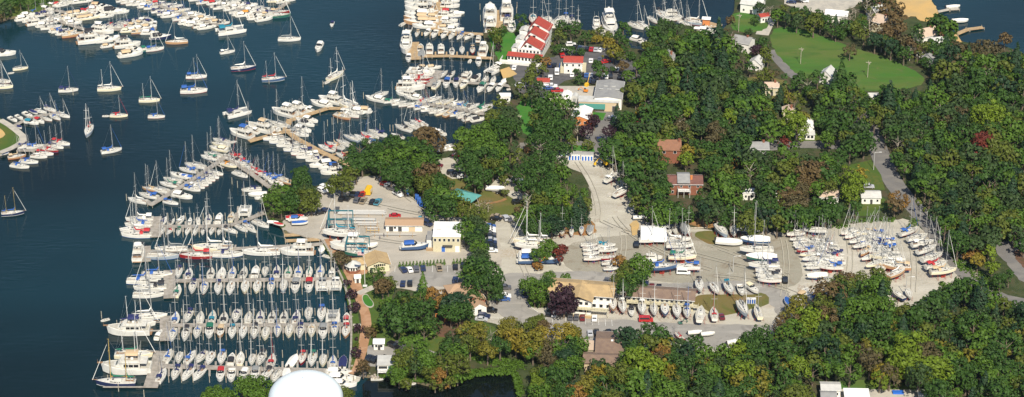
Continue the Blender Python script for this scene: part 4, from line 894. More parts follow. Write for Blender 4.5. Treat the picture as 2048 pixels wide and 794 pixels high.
pier('lowest of the long grey piers with a wide slanting head', GP, [(318, 731), (450, 735), (700, 742)], 2.6, [(323, 702, 301, 774, 5.0)], [(x, 735, x, 722) for x in mids(4)[::1]] + [(x, 736, x, 751) for x in mids(5)[:12]] + [(302, 773, 206, 773), (318, 702, 268, 700)])
pier('long grey pier with white locker on its head, second from the bottom', GP, [(328, 650), (700, 648)], 2.4, [(332, 632, 332, 680, 4.4)], [(x, 650, x, 638) for x in mids(2)] + [(x, 650, x, 665) for x in mids(3)] + [(326, 643, 296, 643), (326, 660, 286, 661)])
pier('long grey pier ending at the brick path by the round pavilion', GP, [(340, 561), (684, 557)], 2.4, [(339, 540, 339, 595, 4.4)], [(x, 559, x, 548) for x in mids(0)] + [(x, 559, x, 574) for x in mids(1)] + [(333, 545, 300, 545), (333, 588, 296, 588)])
pier('plain walkway pier with big boats lying alongside it', GP, [(300, 502), (420, 499), (540, 494), (662, 486)], 2.2, [(292, 492, 292, 522, 3.6)], [(355, 500, 356, 492), (470, 497, 471, 489)])
pier('pier of small sailboats bending up to the tree covered bank', GP, [(314, 452), (400, 452), (460, 450), (490, 440), (520, 428), (548, 418)], 2.2, [(313, 433, 311, 473, 4.2)], [(x, 451, x, 442) for x in mids(10)] + [(x, 452, x, 463) for x in mids(11)[:7]] + [(474, 443, 476, 412), (470, 444, 472, 425)])
pier('diagonal grey pier rising towards the crossing pier', GP, [(300, 410), (380, 362), (456, 310)], 2.2, [(303, 408, 290, 399, 2)], [(330 + i * 14, 392 - i * 9.2, 320 + i * 14, 385 - i * 9.2) for i in range(9)] + [(340 + i * 13, 386 - i * 8.4, 356 + i * 13, 394 - i * 8.4) for i in range(8)])
pier('crossing pier with red covered sloops running down to the trees', GP, [(450, 312), (500, 345), (545, 378)], 2.2, [], [(470 + i * 14, 326 + i * 9, 484 + i * 14, 320 + i * 9) for i in range(6)])
pier('brown wooden pier of the middle dock leading to the trees', GP, [(580, 238), (572, 258), (590, 275), (640, 302), (700, 330), (716, 340)], 2.6, [(574, 261, 536, 272, 2.2), (540, 270, 498, 282, 2.4), (580, 240, 655, 216, 2.4), (655, 216, 700, 216, 2.2)], [(655, 310, 700, 302), (600, 282, 585, 290), (625, 296, 610, 304), (650, 308, 636, 318)], 'wood_new')
GQ = 'piers of the upper marina basin'
pier('pier below the grey boats reaching the long lawn', GQ, [(838, 206), (900, 214), (960, 226), (1000, 232)], 2.2, [], [(850 + i * 16, 209 + i * 2.6, 854 + i * 16, 202 + i * 2.6) for i in range(8)])
pier('short pier with the slanting brown head beside rafted yachts', GQ, [(876, 160), (920, 164), (1000, 168), (1022, 172)], 2.0, [(880, 141, 860, 172, 4)], [(890 + i * 17, 162, 892 + i * 17, 155) for i in range(6)])
pier('pier with the brown square head beside the tall white yacht', GQ, [(828, 112), (900, 111), (986, 116)], 2.2, [(826, 84, 830, 118, 5.5)], [(x, 111, x, 103) for x in (849, 871, 893, 914, 935, 956)], 'wood_new')
pier('pier leading to the pale wide dock between stacked yachts', GQ, [(874, 62), (920, 65), (968, 68)], 2.2, [(884, 4, 872, 58, 5)], [(x, 64, x, 70) for x in (844, 861, 878, 895, 912, 928)], 'wood_new')
pier('pale dock between the long tour yacht and the tall yacht', GQ, [(1000, 64), (998, 20)], 5.5, [], [], 'wood_new')
pier('dock hidden behind the red roofed restaurant', GQ, [(1056, 52), (1150, 52)], 2, [], [(x, 52, x, 42) for x in (1075, 1091, 1108, 1125)])
pier('straight dock off the wooded point with a small hut', GQ, [(1440, 52), (1405, 42), (1376, 38)], 3, [], [(1404, 48, 1430, 54)], 'wood_new')
pier('small dock by the ketch below the restaurant lawn', GQ, [(1192, 70), (1198, 50)], 2.2, [], [], 'wood_new')
GR = 'docks on the left edge of the harbour'
pier('small dock with a bend along the upper row by the round lawn', GR, [(26, 252), (60, 234), (120, 224)], 1.8, [], [(50, 239, 58, 246), (80, 231, 88, 238)])
pier('small dock at the lower corner of the round lawn', GR, [(34, 300), (70, 300), (112, 282)], 1.8, [], [(60, 300, 70, 306), (85, 293, 92, 300)])
GS = 'docks hidden in the far rafts'
pier('far dock inside the front raft at the top left', GS, [(84, 24), (130, 46), (200, 68), (262, 92)], 2.2)
pier('far dock inside the second raft at the top left', GS, [(110, 20), (160, 30), (240, 22)], 2.2)
pier('far dock inside the raft behind the dark green yacht', GS, [(212, 60), (260, 56), (312, 56)], 2.2)
pier('far dock inside the top centre raft', GS, [(300, 4), (360, 26), (420, 44), (452, 54)], 2.2)
pier('far dock inside the raft beside the big catamaran', GS, [(455, 12), (500, 24), (550, 22), (575, 4)], 2.2)
GB = 'docks on the open bay'
pier('straight pale dock off the orange beach with a white boat', GB, [(1870, 24), (1898, 18), (1918, 17)], 1.8, [], [], 'concrete')
pier('brown fishing dock bending off the tree covered beach', GB, [(1912, 68), (1936, 58), (1966, 54)], 2.4, [], [], 'wood_new')
tag(spawn('small_powerboat', runabout('w'), G(1906, 15, .3), R(10), .7), 'white covered powerboat on the straight pale dock in the bay', 'small boat')
tag(spawn('small_powerboat', runabout('w'), G(1920, 43, .3), R(5), .8), 'white covered powerboat moored alone between the two bay docks', 'small boat')
# lift slip piers and travel-lift
for nm_, y in (('upper', 458), ('middle', 470), ('lower', 481)):
    pier({'upper': 'upper heavy timber lift pier with railings', 'middle': 'middle heavy timber lift pier on many posts', 'lower': 'lower heavy timber lift pier beside the white yacht'}[nm_], 'timber lift piers', [(566 + (y - 458) * .2, y), (626 + (y - 458) * 1.4, y - 4)], 2.0, [], [], 'wood_new', 'lift_pier')

# mooring piles, one object each
pm = cached('pile', lambda: MB().tube((0, 0, -2), (0, 0, 3.0), .17, .14, 6).mesh('pile', ['pile_wood']))
npl = 0
def pile(x, y, group, label):
    global npl
    p = G(x, y, 1.0); o = link('mooring_pile', pm, None, (p.x, p.y, 0)); npl += 1
    tag(o, label, 'mooring pile', group)
for ri, dy, w_ in ((0, -23, 'fourth'), (1, 25, 'fourth'), (2, -24, 'fifth'), (3, 25, 'fifth'), (4, -25, 'bottom'), (5, 24, 'bottom'), (10, -16, 'second'), (11, 18, 'second')):
    yc = {0: 559, 1: 559, 2: 650, 3: 650, 4: 735, 5: 736, 10: 451, 11: 452}[ri]
    for x in mids(ri):
        if ri == 5 and 560 < x < 670: continue
        pile(x, yc + dy * 1.0, 'piles %s the %s pier' % ('above' if dy < 0 else 'below', w_), 'weathered timber mooring pile standing %s the %s pier' % ('above' if dy < 0 else 'below', w_))
for i, (x, y) in enumerate([(464, 124 + 240), (475, 371), (486, 386), (253, 397), (203, 632), (216, 760), (237, 778), (288, 790), (234, 650), (640, 226), (655, 248), (664, 244), (675, 242), (727, 193), (852, 188), (960, 15), (961, 38), (1033, 22), (1034, 12), (760, 256), (780, 258), (786, 258)]):
    pile(x, y, 'scattered piles in open water', 'lone timber mooring pile standing in open water')
for i in range(26):
    b = rb.choice([b for b in boats if 8 < b['ri'] < 31 and b['ri'] not in (10, 11)]); pile(b['x'] + rb.choice((-9, 9)), b['y'] + 6, 'piles among the diagonal docks', 'timber mooring pile among the boats of the diagonal docks')
print('PILES', npl)
# ------------------------------------------------------------------ buildings
mat('wall_white', (.74, .73, .69), .7, (.68, .66, .6), .5); mat('wall_cream', (.52, .48, .33), .8, (.46, .42, .29), .5); mat('wall_tan', (.5, .4, .26), .8)
mat('wall_yellow', (.58, .53, .36), .8); mat('wall_brick', (.24, .09, .05), .9, (.18, .07, .04), 3); mat('wall_orange', (.55, .2, .06), .8); mat('wall_grey', (.35, .35, .34), .8)
mat('roof_red', (.34, .045, .03), .85, (.27, .045, .03), .8); mat('roof_tan', (.42, .3, .15), .9, (.35, .25, .13), .45, lo=.4, hi=.6); mat('roof_brown', (.2, .14, .1), .9, (.16, .11, .085), .6); mat('roof_sand', (.36, .24, .15), .9, (.36, .24, .15), .6)
mat('roof_grey', (.27, .27, .26), .85, (.22, .22, .22), .5); mat('roof_white', (.78, .78, .76), .7, (.72, .72, .7), .4); mat('roof_pink', (.48, .37, .28), .85, (.42, .33, .26), .5); mat('roof_teal', (.1, .3, .27), .6, (.075, .25, .23), .4)
mat('roof_rust', (.27, .13, .075), .9, (.22, .11, .065), .6); mat('roof_maroon', (.17, .075, .055), .9, (.13, .06, .05), .8); mat('roof_pale', (.5, .5, .47), .8, (.42, .42, .4), .5); mat('glass', (.02, .025, .03), .08); mat('door_blue', (.03, .12, .42), .5); mat('door_dark', (.05, .05, .05), .6); mat('awning_green', (.02, .16, .13), .7)
mat('tarp_blue', (.02, .12, .5), .6); mat('orange', (.6, .2, .02), .5); mat('yellow', (.65, .4, .02), .45); mat('teal_steel', (.015, .12, .15), .5); mat('tan_wood', (.42, .28, .14), .85)
def window_mesh(w, h): return cached(('win', w, h), lambda: MB().box(-w / 2, w / 2, -.05, .03, 0, h, 1).box(-w / 2 + .09, w / 2 - .09, -.08, -.05, .09, h - .09, 0).mesh('window', ['glass', 'paint_white']))
def roof_mb(w, d, kind, rh, oh=.45, th=.18, trim=False):
    W, D = w / 2 + oh, d / 2 + oh; mb = MB()
    def solid(top):       # top: list of quads/tris given as points; build a closed thin shell
        for q in top:
            n = len(q); lo = [(p[0], p[1], p[2] - th) for p in q]
            mb.add(list(q) + lo, [tuple(range(n)), tuple(range(n, 2 * n))[::-1]] + [(i, n + i, n + (i + 1) % n, (i + 1) % n) for i in range(n)])
    if kind == 'gx': solid([[(-W, -D, 0), (W, -D, 0), (W, 0, rh), (-W, 0, rh)], [(-W, 0, rh), (W, 0, rh), (W, D, 0), (-W, D, 0)]])
    elif kind == 'gy': solid([[(-W, -D, 0), (0, -D, rh), (0, D, rh), (-W, D, 0)], [(0, -D, rh), (W, -D, 0), (W, D, 0), (0, D, rh)]])
    elif kind == 'hip':
        k = max(0, W - D) if W > D else 0; l = max(0, D - W)
        if W >= D: solid([[(-W, -D, 0), (W, -D, 0), (k, 0, rh), (-k, 0, rh)], [(-k, 0, rh), (k, 0, rh), (W, D, 0), (-W, D, 0)], [(-W, D, 0), (-W, -D, 0), (-k, 0, rh)], [(W, -D, 0), (W, D, 0), (k, 0, rh)]])
        else: solid([[(-W, -D, 0), (W, -D, 0), (0, -l, rh)], [(W, D, 0), (-W, D, 0), (0, l, rh)], [(-W, D, 0), (-W, -D, 0), (0, -l, rh), (0, l, rh)], [(W, -D, 0), (W, D, 0), (0, l, rh), (0, -l, rh)]])
    elif kind == 'shed': solid([[(-W, -D, 0), (W, -D, 0), (W, D, rh), (-W, D, rh)]])
    else:
        solid([[(-W, -D, .15), (W, -D, .15), (W, D, .25), (-W, D, .25)]])
    if trim:
        if kind == 'gx':
            for sg in (1, -1): mb.box(-W, W, sg * (D + .07) - .06, sg * (D + .07) + .06, -.2, -.03, 1)
            mb.box(-W, W, -.14, .14, rh, rh + .06)
        if kind == 'gy':
            for sg in (1, -1): mb.box(sg * (W + .07) - .06, sg * (W + .07) + .06, -D, D, -.2, -.03, 1)
            mb.box(-.14, .14, -D, D, rh, rh + .06)
    return mb
def bld(label, cat, x, y, w, d, h, rot, roof, rh, wall, roofm, wins=(), doors=(), oh=.45, name='house', chimney=None, vents=0, base=None, group=None):
    p = G(x, y, LZ + h); r = bpy.data.objects.new(name, None); col.objects.link(r); r.location = (p.x, p.y, LZ); r.rotation_euler = (0, 0, R(rot)); tag(r, label, cat, group)
    W, D = w / 2, d / 2; mb = MB().box(-W, W, -D, D, -.5, h - .05)
    if roof == 'gx':
        for sg in (1, -1): mb.add([(sg * W, -D, h - .05), (sg * W, D, h - .05), (sg * W, 0, h + rh * .93)], [(0, 1, 2)])
    if roof == 'gy':
        for sg in (1, -1): mb.add([(-W, sg * D, h - .05), (W, sg * D, h - .05), (0, sg * D, h + rh * .93)], [(0, 1, 2)])
    if base: mb.box(-W - .04, W + .04, -D - .04, D + .04, -.5, .7, 1)
    link('wall', mb.mesh('wall', [wall, base or wall]), r)
    if roof: 
        rf = link('roof', roof_mb(w, d, roof, rh, oh, trim=True).mesh('roof', [roofm, 'paint_white']), r, (0, 0, h))
        if chimney: link('chimney', MB().box(-.4, .4, -.4, .4, -.5, 1.3).box(-.5, .5, -.5, .5, 1.3, 1.45).mesh('chimney', [chimney[2]]), rf, (chimney[0], chimney[1], rh * .6))
        for i in range(vents): link('vent', MB().box(-.9, .9, -.15, .15, 0, .35).mesh('vent', ['alu']), rf, (-W * .6 + W * 1.2 * i / max(1, vents - 1), (.2 if i % 2 else -.15) * D, rh * .75 + (.2 if roof == 'flat' else 0)))
    for side, n, ww, wh, z0 in wins:
        me = window_mesh(ww, wh); span = {'f': w, 'b': w, 'l': d, 'r': d}[side]
        for i in range(n):
            t = -span / 2 + span * (i + .5) / n
            loc, rz = {'f': ((t, -D - .03, z0), 0), 'b': ((t, D + .03, z0), math.pi), 'l': ((-W - .03, t, z0), -math.pi / 2), 'r': ((W + .03, t, z0), math.pi / 2)}[side]
            link('window', me, r, loc, rz)
    for side, t, dw, dh, dm in doors:
        me = cached(('door', dw, dh, dm), lambda: MB().box(-dw / 2, dw / 2, -.09, .03, 0, dh, 0).box(-dw / 2 - .08, dw / 2 + .08, -.05, .03, 0, dh + .08, 1).mesh('door', [dm, 'paint_white']))
        loc, rz = {'f': ((t, -D - .03, .02), 0), 'l': ((-W - .03, t, .02), -math.pi / 2), 'r': ((W + .03, t, .02), math.pi / 2)}[side]
        link('door', me, r, loc, rz)
    return r
def deck_rail(parent, x0, x1, y0, y1, z, m='paint_white', step=1.2):
    mb = MB().box(x0, x1, y0, y1, z - .2, z)
    link('balcony', mb.mesh('balcony', [m]), parent)
    mb = MB()
    for a, b in (((x0, y0), (x1, y0)), ((x0, y0), (x0, y1)), ((x1, y0), (x1, y1))):
        mb.tube((*a, z + 1), (*b, z + 1), .06, n=4); mb.tube((*a, z + .5), (*b, z + .5), .04, n=4)
        L = math.dist(a, b); n = max(1, int(L / step))
        for i in range(n + 1): mb.tube((a[0] + (b[0] - a[0]) * i / n, a[1] + (b[1] - a[1]) * i / n, z), (a[0] + (b[0] - a[0]) * i / n, a[1] + (b[1] - a[1]) * i / n, z + 1), .05, n=4)
    link('railing', mb.mesh('railing', [m]), parent)
    mb = MB()
    for x in (x0 + .1, (x0 + x1) / 2, x1 - .1): mb.tube((x, y0 + .1, 0), (x, y0 + .1, z - .2), .1, n=5)
    link('post', mb.mesh('post', [m]), parent)

# cream office with the white roof
b = bld('cream two storey office with flat white roof and blue door beside round tree', 'office building', 895, 459, 10.4, 12, 6.4, -2, 'flat', 0, 'wall_cream', 'roof_white', [('f', 6, 1.0, 1.3, 4.4), ('l', 3, 1, 1.2, 4.2)], [('f', -1.3, 1.3, 2.3, 'door_blue'), ('f', 4, 1.5, 2.4, 'wall_white')], oh=.15, vents=3)
link('canopy', MB().box(-1.6, 2.2, -1.0, 0, 2.6, 2.9).mesh('canopy', ['door_dark']), b, (0, -6.0, 0)); link('annex', MB().box(-2.6, 0, -1, 6, -.3, 3.4).box(-2.7, .0, -1.1, 6.1, 3.4, 3.6, 1).mesh('annex', ['wall_white', 'roof_grey']), b, (-5.2, -2, 0))
mb = MB()
for i in range(9): mb.box(-2.6 + i * .3, -2.4 + i * .3, -.1, 0, 0, 1.6)
link('fence_panel', mb.mesh('fence_panel', ['tan_wood']), b, (-5.2, -5.6, 0))
# light brown shed
b = bld('long low shed with sandy brown roof and open bays beside the mast racks', 'shed', 809, 443, 14, 6.2, 2.7, -1, 'gx', .9, 'wall_white', 'roof_sand', [('f', 2, 1, 1, 1.1)], [('f', -5, 1.6, 2.1, 'door_dark'), ('f', -1.6, 1.4, 2.1, 'door_dark'), ('f', 3, 2.4, 2.0, 'wall_tan')], name='boat_shed')
# tan two storey office
b = bld('big tan roofed two storey building with long front gallery beside the purple tree', 'office building', 1165, 575, 22.5, 10, 5.8, -9, 'gx', 1.7, 'wall_white', 'roof_tan', [('f', 9, 1.3, 1.3, 3.9), ('f', 9, 1.3, 1.4, .9), ('r', 3, 1, 1.2, 3.9), ('l', 3, 1, 1.2, 3.9)], [('f', 3.8, 1.2, 2.2, 'door_dark')], oh=.9)
link('wing', MB().box(-4.6, 4.6, -4.5, 0, -.3, 5.75).mesh('wing', ['wall_white']), b, (-.3, -4.9, 0))
rf = link('gable_roof', roof_mb(9.2, 11, 'gy', 1.9, .7).mesh('gable_roof', ['roof_tan']), b, (-.3, -4.2, 5.85))
for t in (-3, -1, 1, 3): link('window', window_mesh(1.3, 1.3), b, (-.3 + t, -9.44, 3.9)); link('window', window_mesh(1.3, 1.5), b, (-.3 + t, -9.44, .9))
deck_rail(b, -4.9, 10.8, -11.2, -9.5, 3.0, 'wall_cream')
link('porch', MB().box(-3.5, 5, -12.4, -11.3, 0, 1.0).box(-3.4, 4.9, -12.2, -11.4, 1.0, 1.1, 1).mesh('porch', ['tan_wood', 'wall_cream']), b)
deck_rail(b, -11.2, -5.0, -6.3, -5.0, 3.0, 'wall_cream')
# long brown roofed building
b = bld('long brown roofed building with upper walkway behind the front boat row', 'office building', 1322, 585, 24, 8, 4.6, -8, 'gx', 1.5, 'wall_cream', 'roof_brown', [('f', 14, 1.1, 1.1, 3.0), ('f', 10, 1.1, 1.3, .8)], [('f', -9, 1.1, 2.1, 'door_dark'), ('f', 2, 1.1, 2.1, 'door_dark')], oh=.7)
deck_rail(b, -12, 14, -5.6, -4.1, 2.6, 'wall_cream')
link('stair', MB().add([(14, -5.4, 2.5), (18.5, -5.4, 0), (18.5, -4.2, 0), (14, -4.2, 2.5), (14, -5.4, 2.2), (18, -5.4, 0), (18, -4.2, 0), (14, -4.2, 2.2)], [(0, 1, 2, 3), (7, 6, 5, 4), (0, 4, 5, 1), (3, 2, 6, 7)]).mesh('stair', ['wall_cream']), b)
# L shaped brown
b = bld('large brown shingled L shaped house at the edge of the bottom wood', 'house', 1221, 686, 9, 15, 4.2, -4, 'gx', 1.7, 'wall_tan', 'roof_brown', [('l', 4, 1, 1.2, 1.2), ('f', 3, 1.2, 1.2, 1.2)], (), oh=.7)
link('wing', MB().box(-6, 6, -3.5, 3.5, -.3, 3.9).mesh('wing', ['wall_tan']), b, (-2.6, -10, 0)); link('wing_roof', roof_mb(12, 7, 'gx', 1.2, .6).mesh('wing_roof', ['roof_brown']), b, (-2.6, -10, 3.95)); link('skylight', MB().box(-.4, .4, -.4, .4, 0, .3).mesh('skylight', ['roof_white']), b, (.6, -1, 5.7))
bld('small cream lean-to shed against the brown L shaped house', 'shed', 1180, 692, 3.4, 4.4, 2.6, -6, 'shed', .8, 'wall_cream', 'roof_pink', name='lean_to_shed')
# white boat tent
p = G(1307, 462, LZ + 4); r = bpy.data.objects.new('boat_shelter', None); col.objects.link(r); r.location = (p.x, p.y, LZ); r.rotation_euler = (0, 0, R(-2)); tag(r, 'big white fabric boat shelter over a red bottomed boat', 'boat shelter')
rings = []
for x in (-4.9, -2.4, 0, 2.4, 4.9):
    rings.append([(x, 5.2 * math.cos(a), 2.6 + (2.4 + .08 * (x == 0)) * math.sin(a) ** .8) for a in [math.pi * k / 8 for k in range(9)]])
    rings[-1] = [(x, 5.2, 0)] + rings[-1] + [(x, -5.2, 2.0)]
link('cover', MB().loft(rings, 0, smooth=False).loft([[(q[0], q[1] * .99, q[2] - .04) for q in r_][::-1] for r_ in rings], 0).mesh('cover', ['roof_white']), r)
mb = MB()
for x in (-4.9, 0, 4.9): mb.tube((x, -5.2, 0), (x, -5.2, 2.6), .08); mb.tube((x, 5.1, 0), (x, 5.1, 2.6), .08)
link('frame', mb.mesh('frame', ['steel_post']), r)
# round pavilion and clubhouse
p = G(706, 527, LZ + 3.2); r = bpy.data.objects.new('round_pavilion', None); col.objects.link(r); r.location = (p.x, p.y, LZ); tag(r, 'eight sided pavilion with pale grey roof by the seawall', 'pavilion')
oc = [(math.cos(math.pi * (k + .5) / 4), math.sin(math.pi * (k + .5) / 4)) for k in range(8)]
link('roof', MB().loft([[(a * 3.3, c * 3.3, 2.9) for a, c in oc], [(a * 1.1, c * 1.1, 4.0) for a, c in oc], [(a * .05, c * .05, 4.5) for a, c in oc]], 0, True).mesh('roof', ['roof_pale']), r)
link('wall', MB().loft([[(a * 2.7, c * 2.7, -.3) for a, c in oc], [(a * 2.7, c * 2.7, 1.3) for a, c in oc]], 0, True).mesh('wall', ['wall_brick']), r); link('upper_wall', MB().loft([[(a * 2.72, c * 2.72, 1.3) for a, c in oc], [(a * 2.72, c * 2.72, 2.95) for a, c in oc]], 0, True).mesh('upper_wall', ['wall_white']), r)
for a, c in oc: link('window', MB().box(-.9, .9, -.04, .04, 0, 1.0).mesh('window', ['glass']), r, (a * 2.58, c * 2.58, 1.5), math.atan2(c, a) + math.pi / 2)
b = bld('tan roofed clubhouse with arched gable window facing the car park', 'clubhouse', 754, 519, 8, 8, 3.2, 12, 'gy', 1.7, 'wall_yellow', 'roof_tan', [('l', 3, 1, 1.2, 1)], [('f', -2.8, 1.0, 2.1, 'door_dark')], oh=.6)
mb = MB()
for i in range(6): q = -1.9 + i * .76; mb.box(q, q + .6, -.05, .03, 0, .9 - .12 * abs(i - 2.5), 0)
link('gable_window', mb.mesh('gable_window', ['glass']), b, (0, -4.06, 2.5))
link('side_roof', roof_mb(5, 5, 'hip', 1.1, .4).mesh('side_roof', ['roof_tan']), b, (-6.4, 1.0, 2.8)); link('side_wall', MB().box(-2.4, 2.4, -2.4, 2.4, -.3, 2.7).mesh('side_wall', ['wall_yellow']), b, (-6.4, 1.0, 0))
bld('tiny white hut beside the brick path and flagpole', 'hut', 715, 553, 2.2, 2.2, 2.3, 5, 'gx', .8, 'wall_white', 'roof_white', [], [('f', 0, .9, 1.8, 'door_dark')], oh=.2, name='hut')
# teal pavilion
p = G(928, 390, LZ + 3.4); r = bpy.data.objects.new('picnic_pavilion', None); col.objects.link(r); r.location = (p.x, p.y, LZ); r.rotation_euler = (0, 0, R(-32)); tag(r, 'open picnic pavilion with bright teal hipped roof under the trees', 'pavilion')
link('roof', roof_mb(11, 7, 'hip', 1.6, .3).mesh('roof', ['roof_teal']), r, (0, 0, 3.3)); 
for x in (-5, -1.7, 1.7, 5):
    for y in (-3.1, 3.1): link('post', cached('ppost', lambda: MB().box(-.1, .1, -.1, .1, 0, 3.2).mesh('post', ['tan_wood'])), r, (x, y, 0))
# blue door storage sheds
for i, (x, y, nd) in enumerate(((1124.5, 303.5, 0), (1148.5, 305.5, 4), (1174.5, 306.5, 4))):
    b = bld(('grey roofed storage shed half hidden by trees, first of three', 'white storage shed with four blue doors between two sheds', 'white storage shed with four blue doors nearest the gate')[i], 'storage shed', x, y, 5.0, 2.6, 2.7, -2, 'gx', .5, 'wall_white' if nd else 'roof_grey', 'roof_grey', [], [('f', -1.8 + k * 1.2, .72, 1.9, 'door_blue') for k in range(nd)], oh=.1, name='storage_shed', group='storage sheds by the gate')
# warehouse complex
bld('large grey roofed warehouse with white front wall beside the crane', 'warehouse', 1219, 179, 11.5, 18, 5.2, -6, 'gy', .8, 'wall_white', 'roof_grey', [], (), oh=.2, name='warehouse', vents=5)
b = bld('long flat roofed building with green awning below the warehouse', 'shop building', 1198, 199, 17, 5.5, 4.2, -5, 'flat', 0, 'wall_tan', 'roof_pale', [], [('f', 6.8, 2, 2.6, 'door_dark')], oh=.2, name='shop_building')
link('awning', MB().add([(-8.3, -.02, 3.4), (2.8, -.02, 3.4), (2.8, -1.3, 1.5), (-8.3, -1.3, 1.5), (-8.3, -.02, 1.4), (2.8, -.02, 1.4)], [(0, 3, 2, 1), (0, 4, 3), (1, 2, 5), (3, 4, 5, 2)]).mesh('awning', ['awning_green']), b, (0, -2.76, 0))
def tent(label, x, y, w, d, h, rot, m='roof_white'):
    p = G(x, y, LZ + h * .7); r = bpy.data.objects.new('storage_tent', None); col.objects.link(r); r.location = (p.x, p.y, LZ); r.rotation_euler = (0, 0, R(rot)); tag(r, label, 'tent')
    prof = [(w / 2, 0), (w / 2, h * .55), (w * .33, h * .85), (0, h), (-w * .33, h * .85), (-w / 2, h * .55), (-w / 2, 0)]
    link('cover', MB().loft([[(a, y_, c) for a, c in prof] for y_ in (-d / 2, d / 2)], 0, caps=(True, True)).mesh('cover', [m]), r); link('door', MB().box(-w * .2, w * .2, -.04, .02, 0, h * .6).mesh('door', ['c_y']), r, (0, -d / 2 - .01, 0))
tent('white vinyl storage tent between red truck and green awning', 1132, 191, 5, 7, 4, -12); tent('pale grey storage tent beside the green awning building', 1150, 192, 3.4, 4, 3.2, -10, 'roof_pale')
b = bld('white gable roofed shop with orange brick front below the warehouse', 'shop building', 1164, 226, 7.0, 11, 3.4, -12, 'gy', 1.2, 'wall_orange', 'roof_white', [('f', 3, 1.1, 1.2, 1.0), ('r', 3, 1, 1, 1.2)], (), oh=.25, name='shop_building')
# red roofs
b = bld('small white two storey house with red gable roof in the upper car park', 'house', 1147, 119, 8, 6.6, 5.4, -4, 'gx', 1.6, 'wall_white', 'roof_red', [('f', 3, .9, 1.1, 3.6), ('f', 2, .9, 1.1, .9), ('l', 2, .9, 1.1, 3.6)], [('l', 0, 1, 2.1, 'door_dark')], oh=.35)
link('lean_to', MB().box(-1.6, 0, -3, 3, -.3, 2.8).mesh('lean_to', ['wall_cream']), b, (-4.0, 0, 0)); link('lean_to', MB().box(0, 1.6, -3, 3, -.3, 2.8).mesh('lean_to', ['wall_cream']), b, (4.0, 0, 0))
bld('little red roofed shed behind the tall narrow tree', 'shed', 1087, 160, 4.8, 4, 3.2, -4, 'gx', .9, 'wall_white', 'roof_red', [('f', 2, 1, 1, 1)], (), name='garden_shed')
# restaurant
b = bld('large white restaurant with stepped red gable roofs and a long porch', 'restaurant', 1070, 80, 10, 22, 5.6, -14, None, 0, 'wall_white', 'roof_red', [('r', 9, 1.1, 1.3, 3.2), ('l', 6, 1.0, 1.2, 3.4)], (), oh=.3, name='restaurant')
link('flat_roof', MB().box(-5.2, 5.2, -11.2, 11.2, 5.56, 5.75).mesh('flat_roof', ['roof_white']), b)
for k, (yy, hh) in enumerate(((-7.4, 6.2), (-.2, 8.0), (7.2, 9.6))):
    w_ = link('gable_block', MB().box(-3.6, 5.05, -3.4, 3.4, 5.5, hh).add([(-3.6, -3.4, hh), (5.05, -3.4, hh), (-1.2, -3.4, hh + 2.9)], [(0, 1, 2)]).mesh('gable_block', ['wall_white']), b, (.2, yy, 0))
    mb = MB()
    for q in ([(-4.2, -3.8, hh - .5), (-1.2, -3.8, hh + 3.0), (-1.2, 3.8, hh + 3.0), (-4.2, 3.8, hh - .5)], [(-1.2, -3.8, hh + 3.0), (5.6, -3.8, hh - .3), (5.6, 3.8, hh - .3), (-1.2, 3.8, hh + 3.0)]):
        lo_ = [(p[0], p[1], p[2] - .2) for p in q]; mb.add(q + lo_, [(0, 3, 2, 1), (4, 5, 6, 7)] + [(i, (i + 1) % 4, 4 + (i + 1) % 4, 4 + i) for i in range(4)])
    link('roof', mb.mesh('roof', ['roof_red']), w_); link('window', window_mesh(1.6, 1.3), w_, (.2, -3.44, hh + .1)); link('window', window_mesh(1.2, 1.2), w_, (-1.9, -3.44, hh + .2))
    link('side_bay', MB().box(-3.4, 0, -2.4, 2.4, -.3, 4.6 + k * 1.2).mesh('side_bay', ['wall_white']), b, (-5, yy + .6, 0)); link('bay_roof', roof_mb(3.6, 4.8, 'gy', .9, .2).mesh('bay_roof', ['roof_pale']), b, (-6.7, yy + .6, 4.65 + k * 1.2))
for i in range(6): link('window', window_mesh(1.0, 1.2), b, (-4 + i * 1.6, -11.04, 4.0))
link('porch_roof', MB().add([(-9.5, -14.2, 3.1), (6.4, -14.2, 3.1), (6.4, -11.2, 3.9), (-9.5, -11.2, 3.9), (-9.5, -14.2, 2.9), (6.4, -14.2, 2.9), (6.4, -11.2, 3.7), (-9.5, -11.2, 3.7)], [(0, 1, 2, 3), (7, 6, 5, 4), (0, 4, 5, 1), (1, 5, 6, 2), (0, 3, 7, 4)]).mesh('porch_roof', ['roof_red']), b)
link('porch_wall', MB().box(-9.2, 6.1, -13.6, -11.0, -.3, 2.9).mesh('porch_wall', ['wall_white']), b)
for i in range(10): link('window', window_mesh(1.1, 1.5), b, (-8.5 + i * 1.55, -13.64, 1.1))
link('terrace', MB().box(-12, 7.5, -16.5, -13.7, -.3, .7).box(-12, 7.5, -16.6, -16.5, .7, 1.7).box(-12.1, -12, -16.5, -11, .7, 1.7).mesh('terrace', ['wall_white']), b)
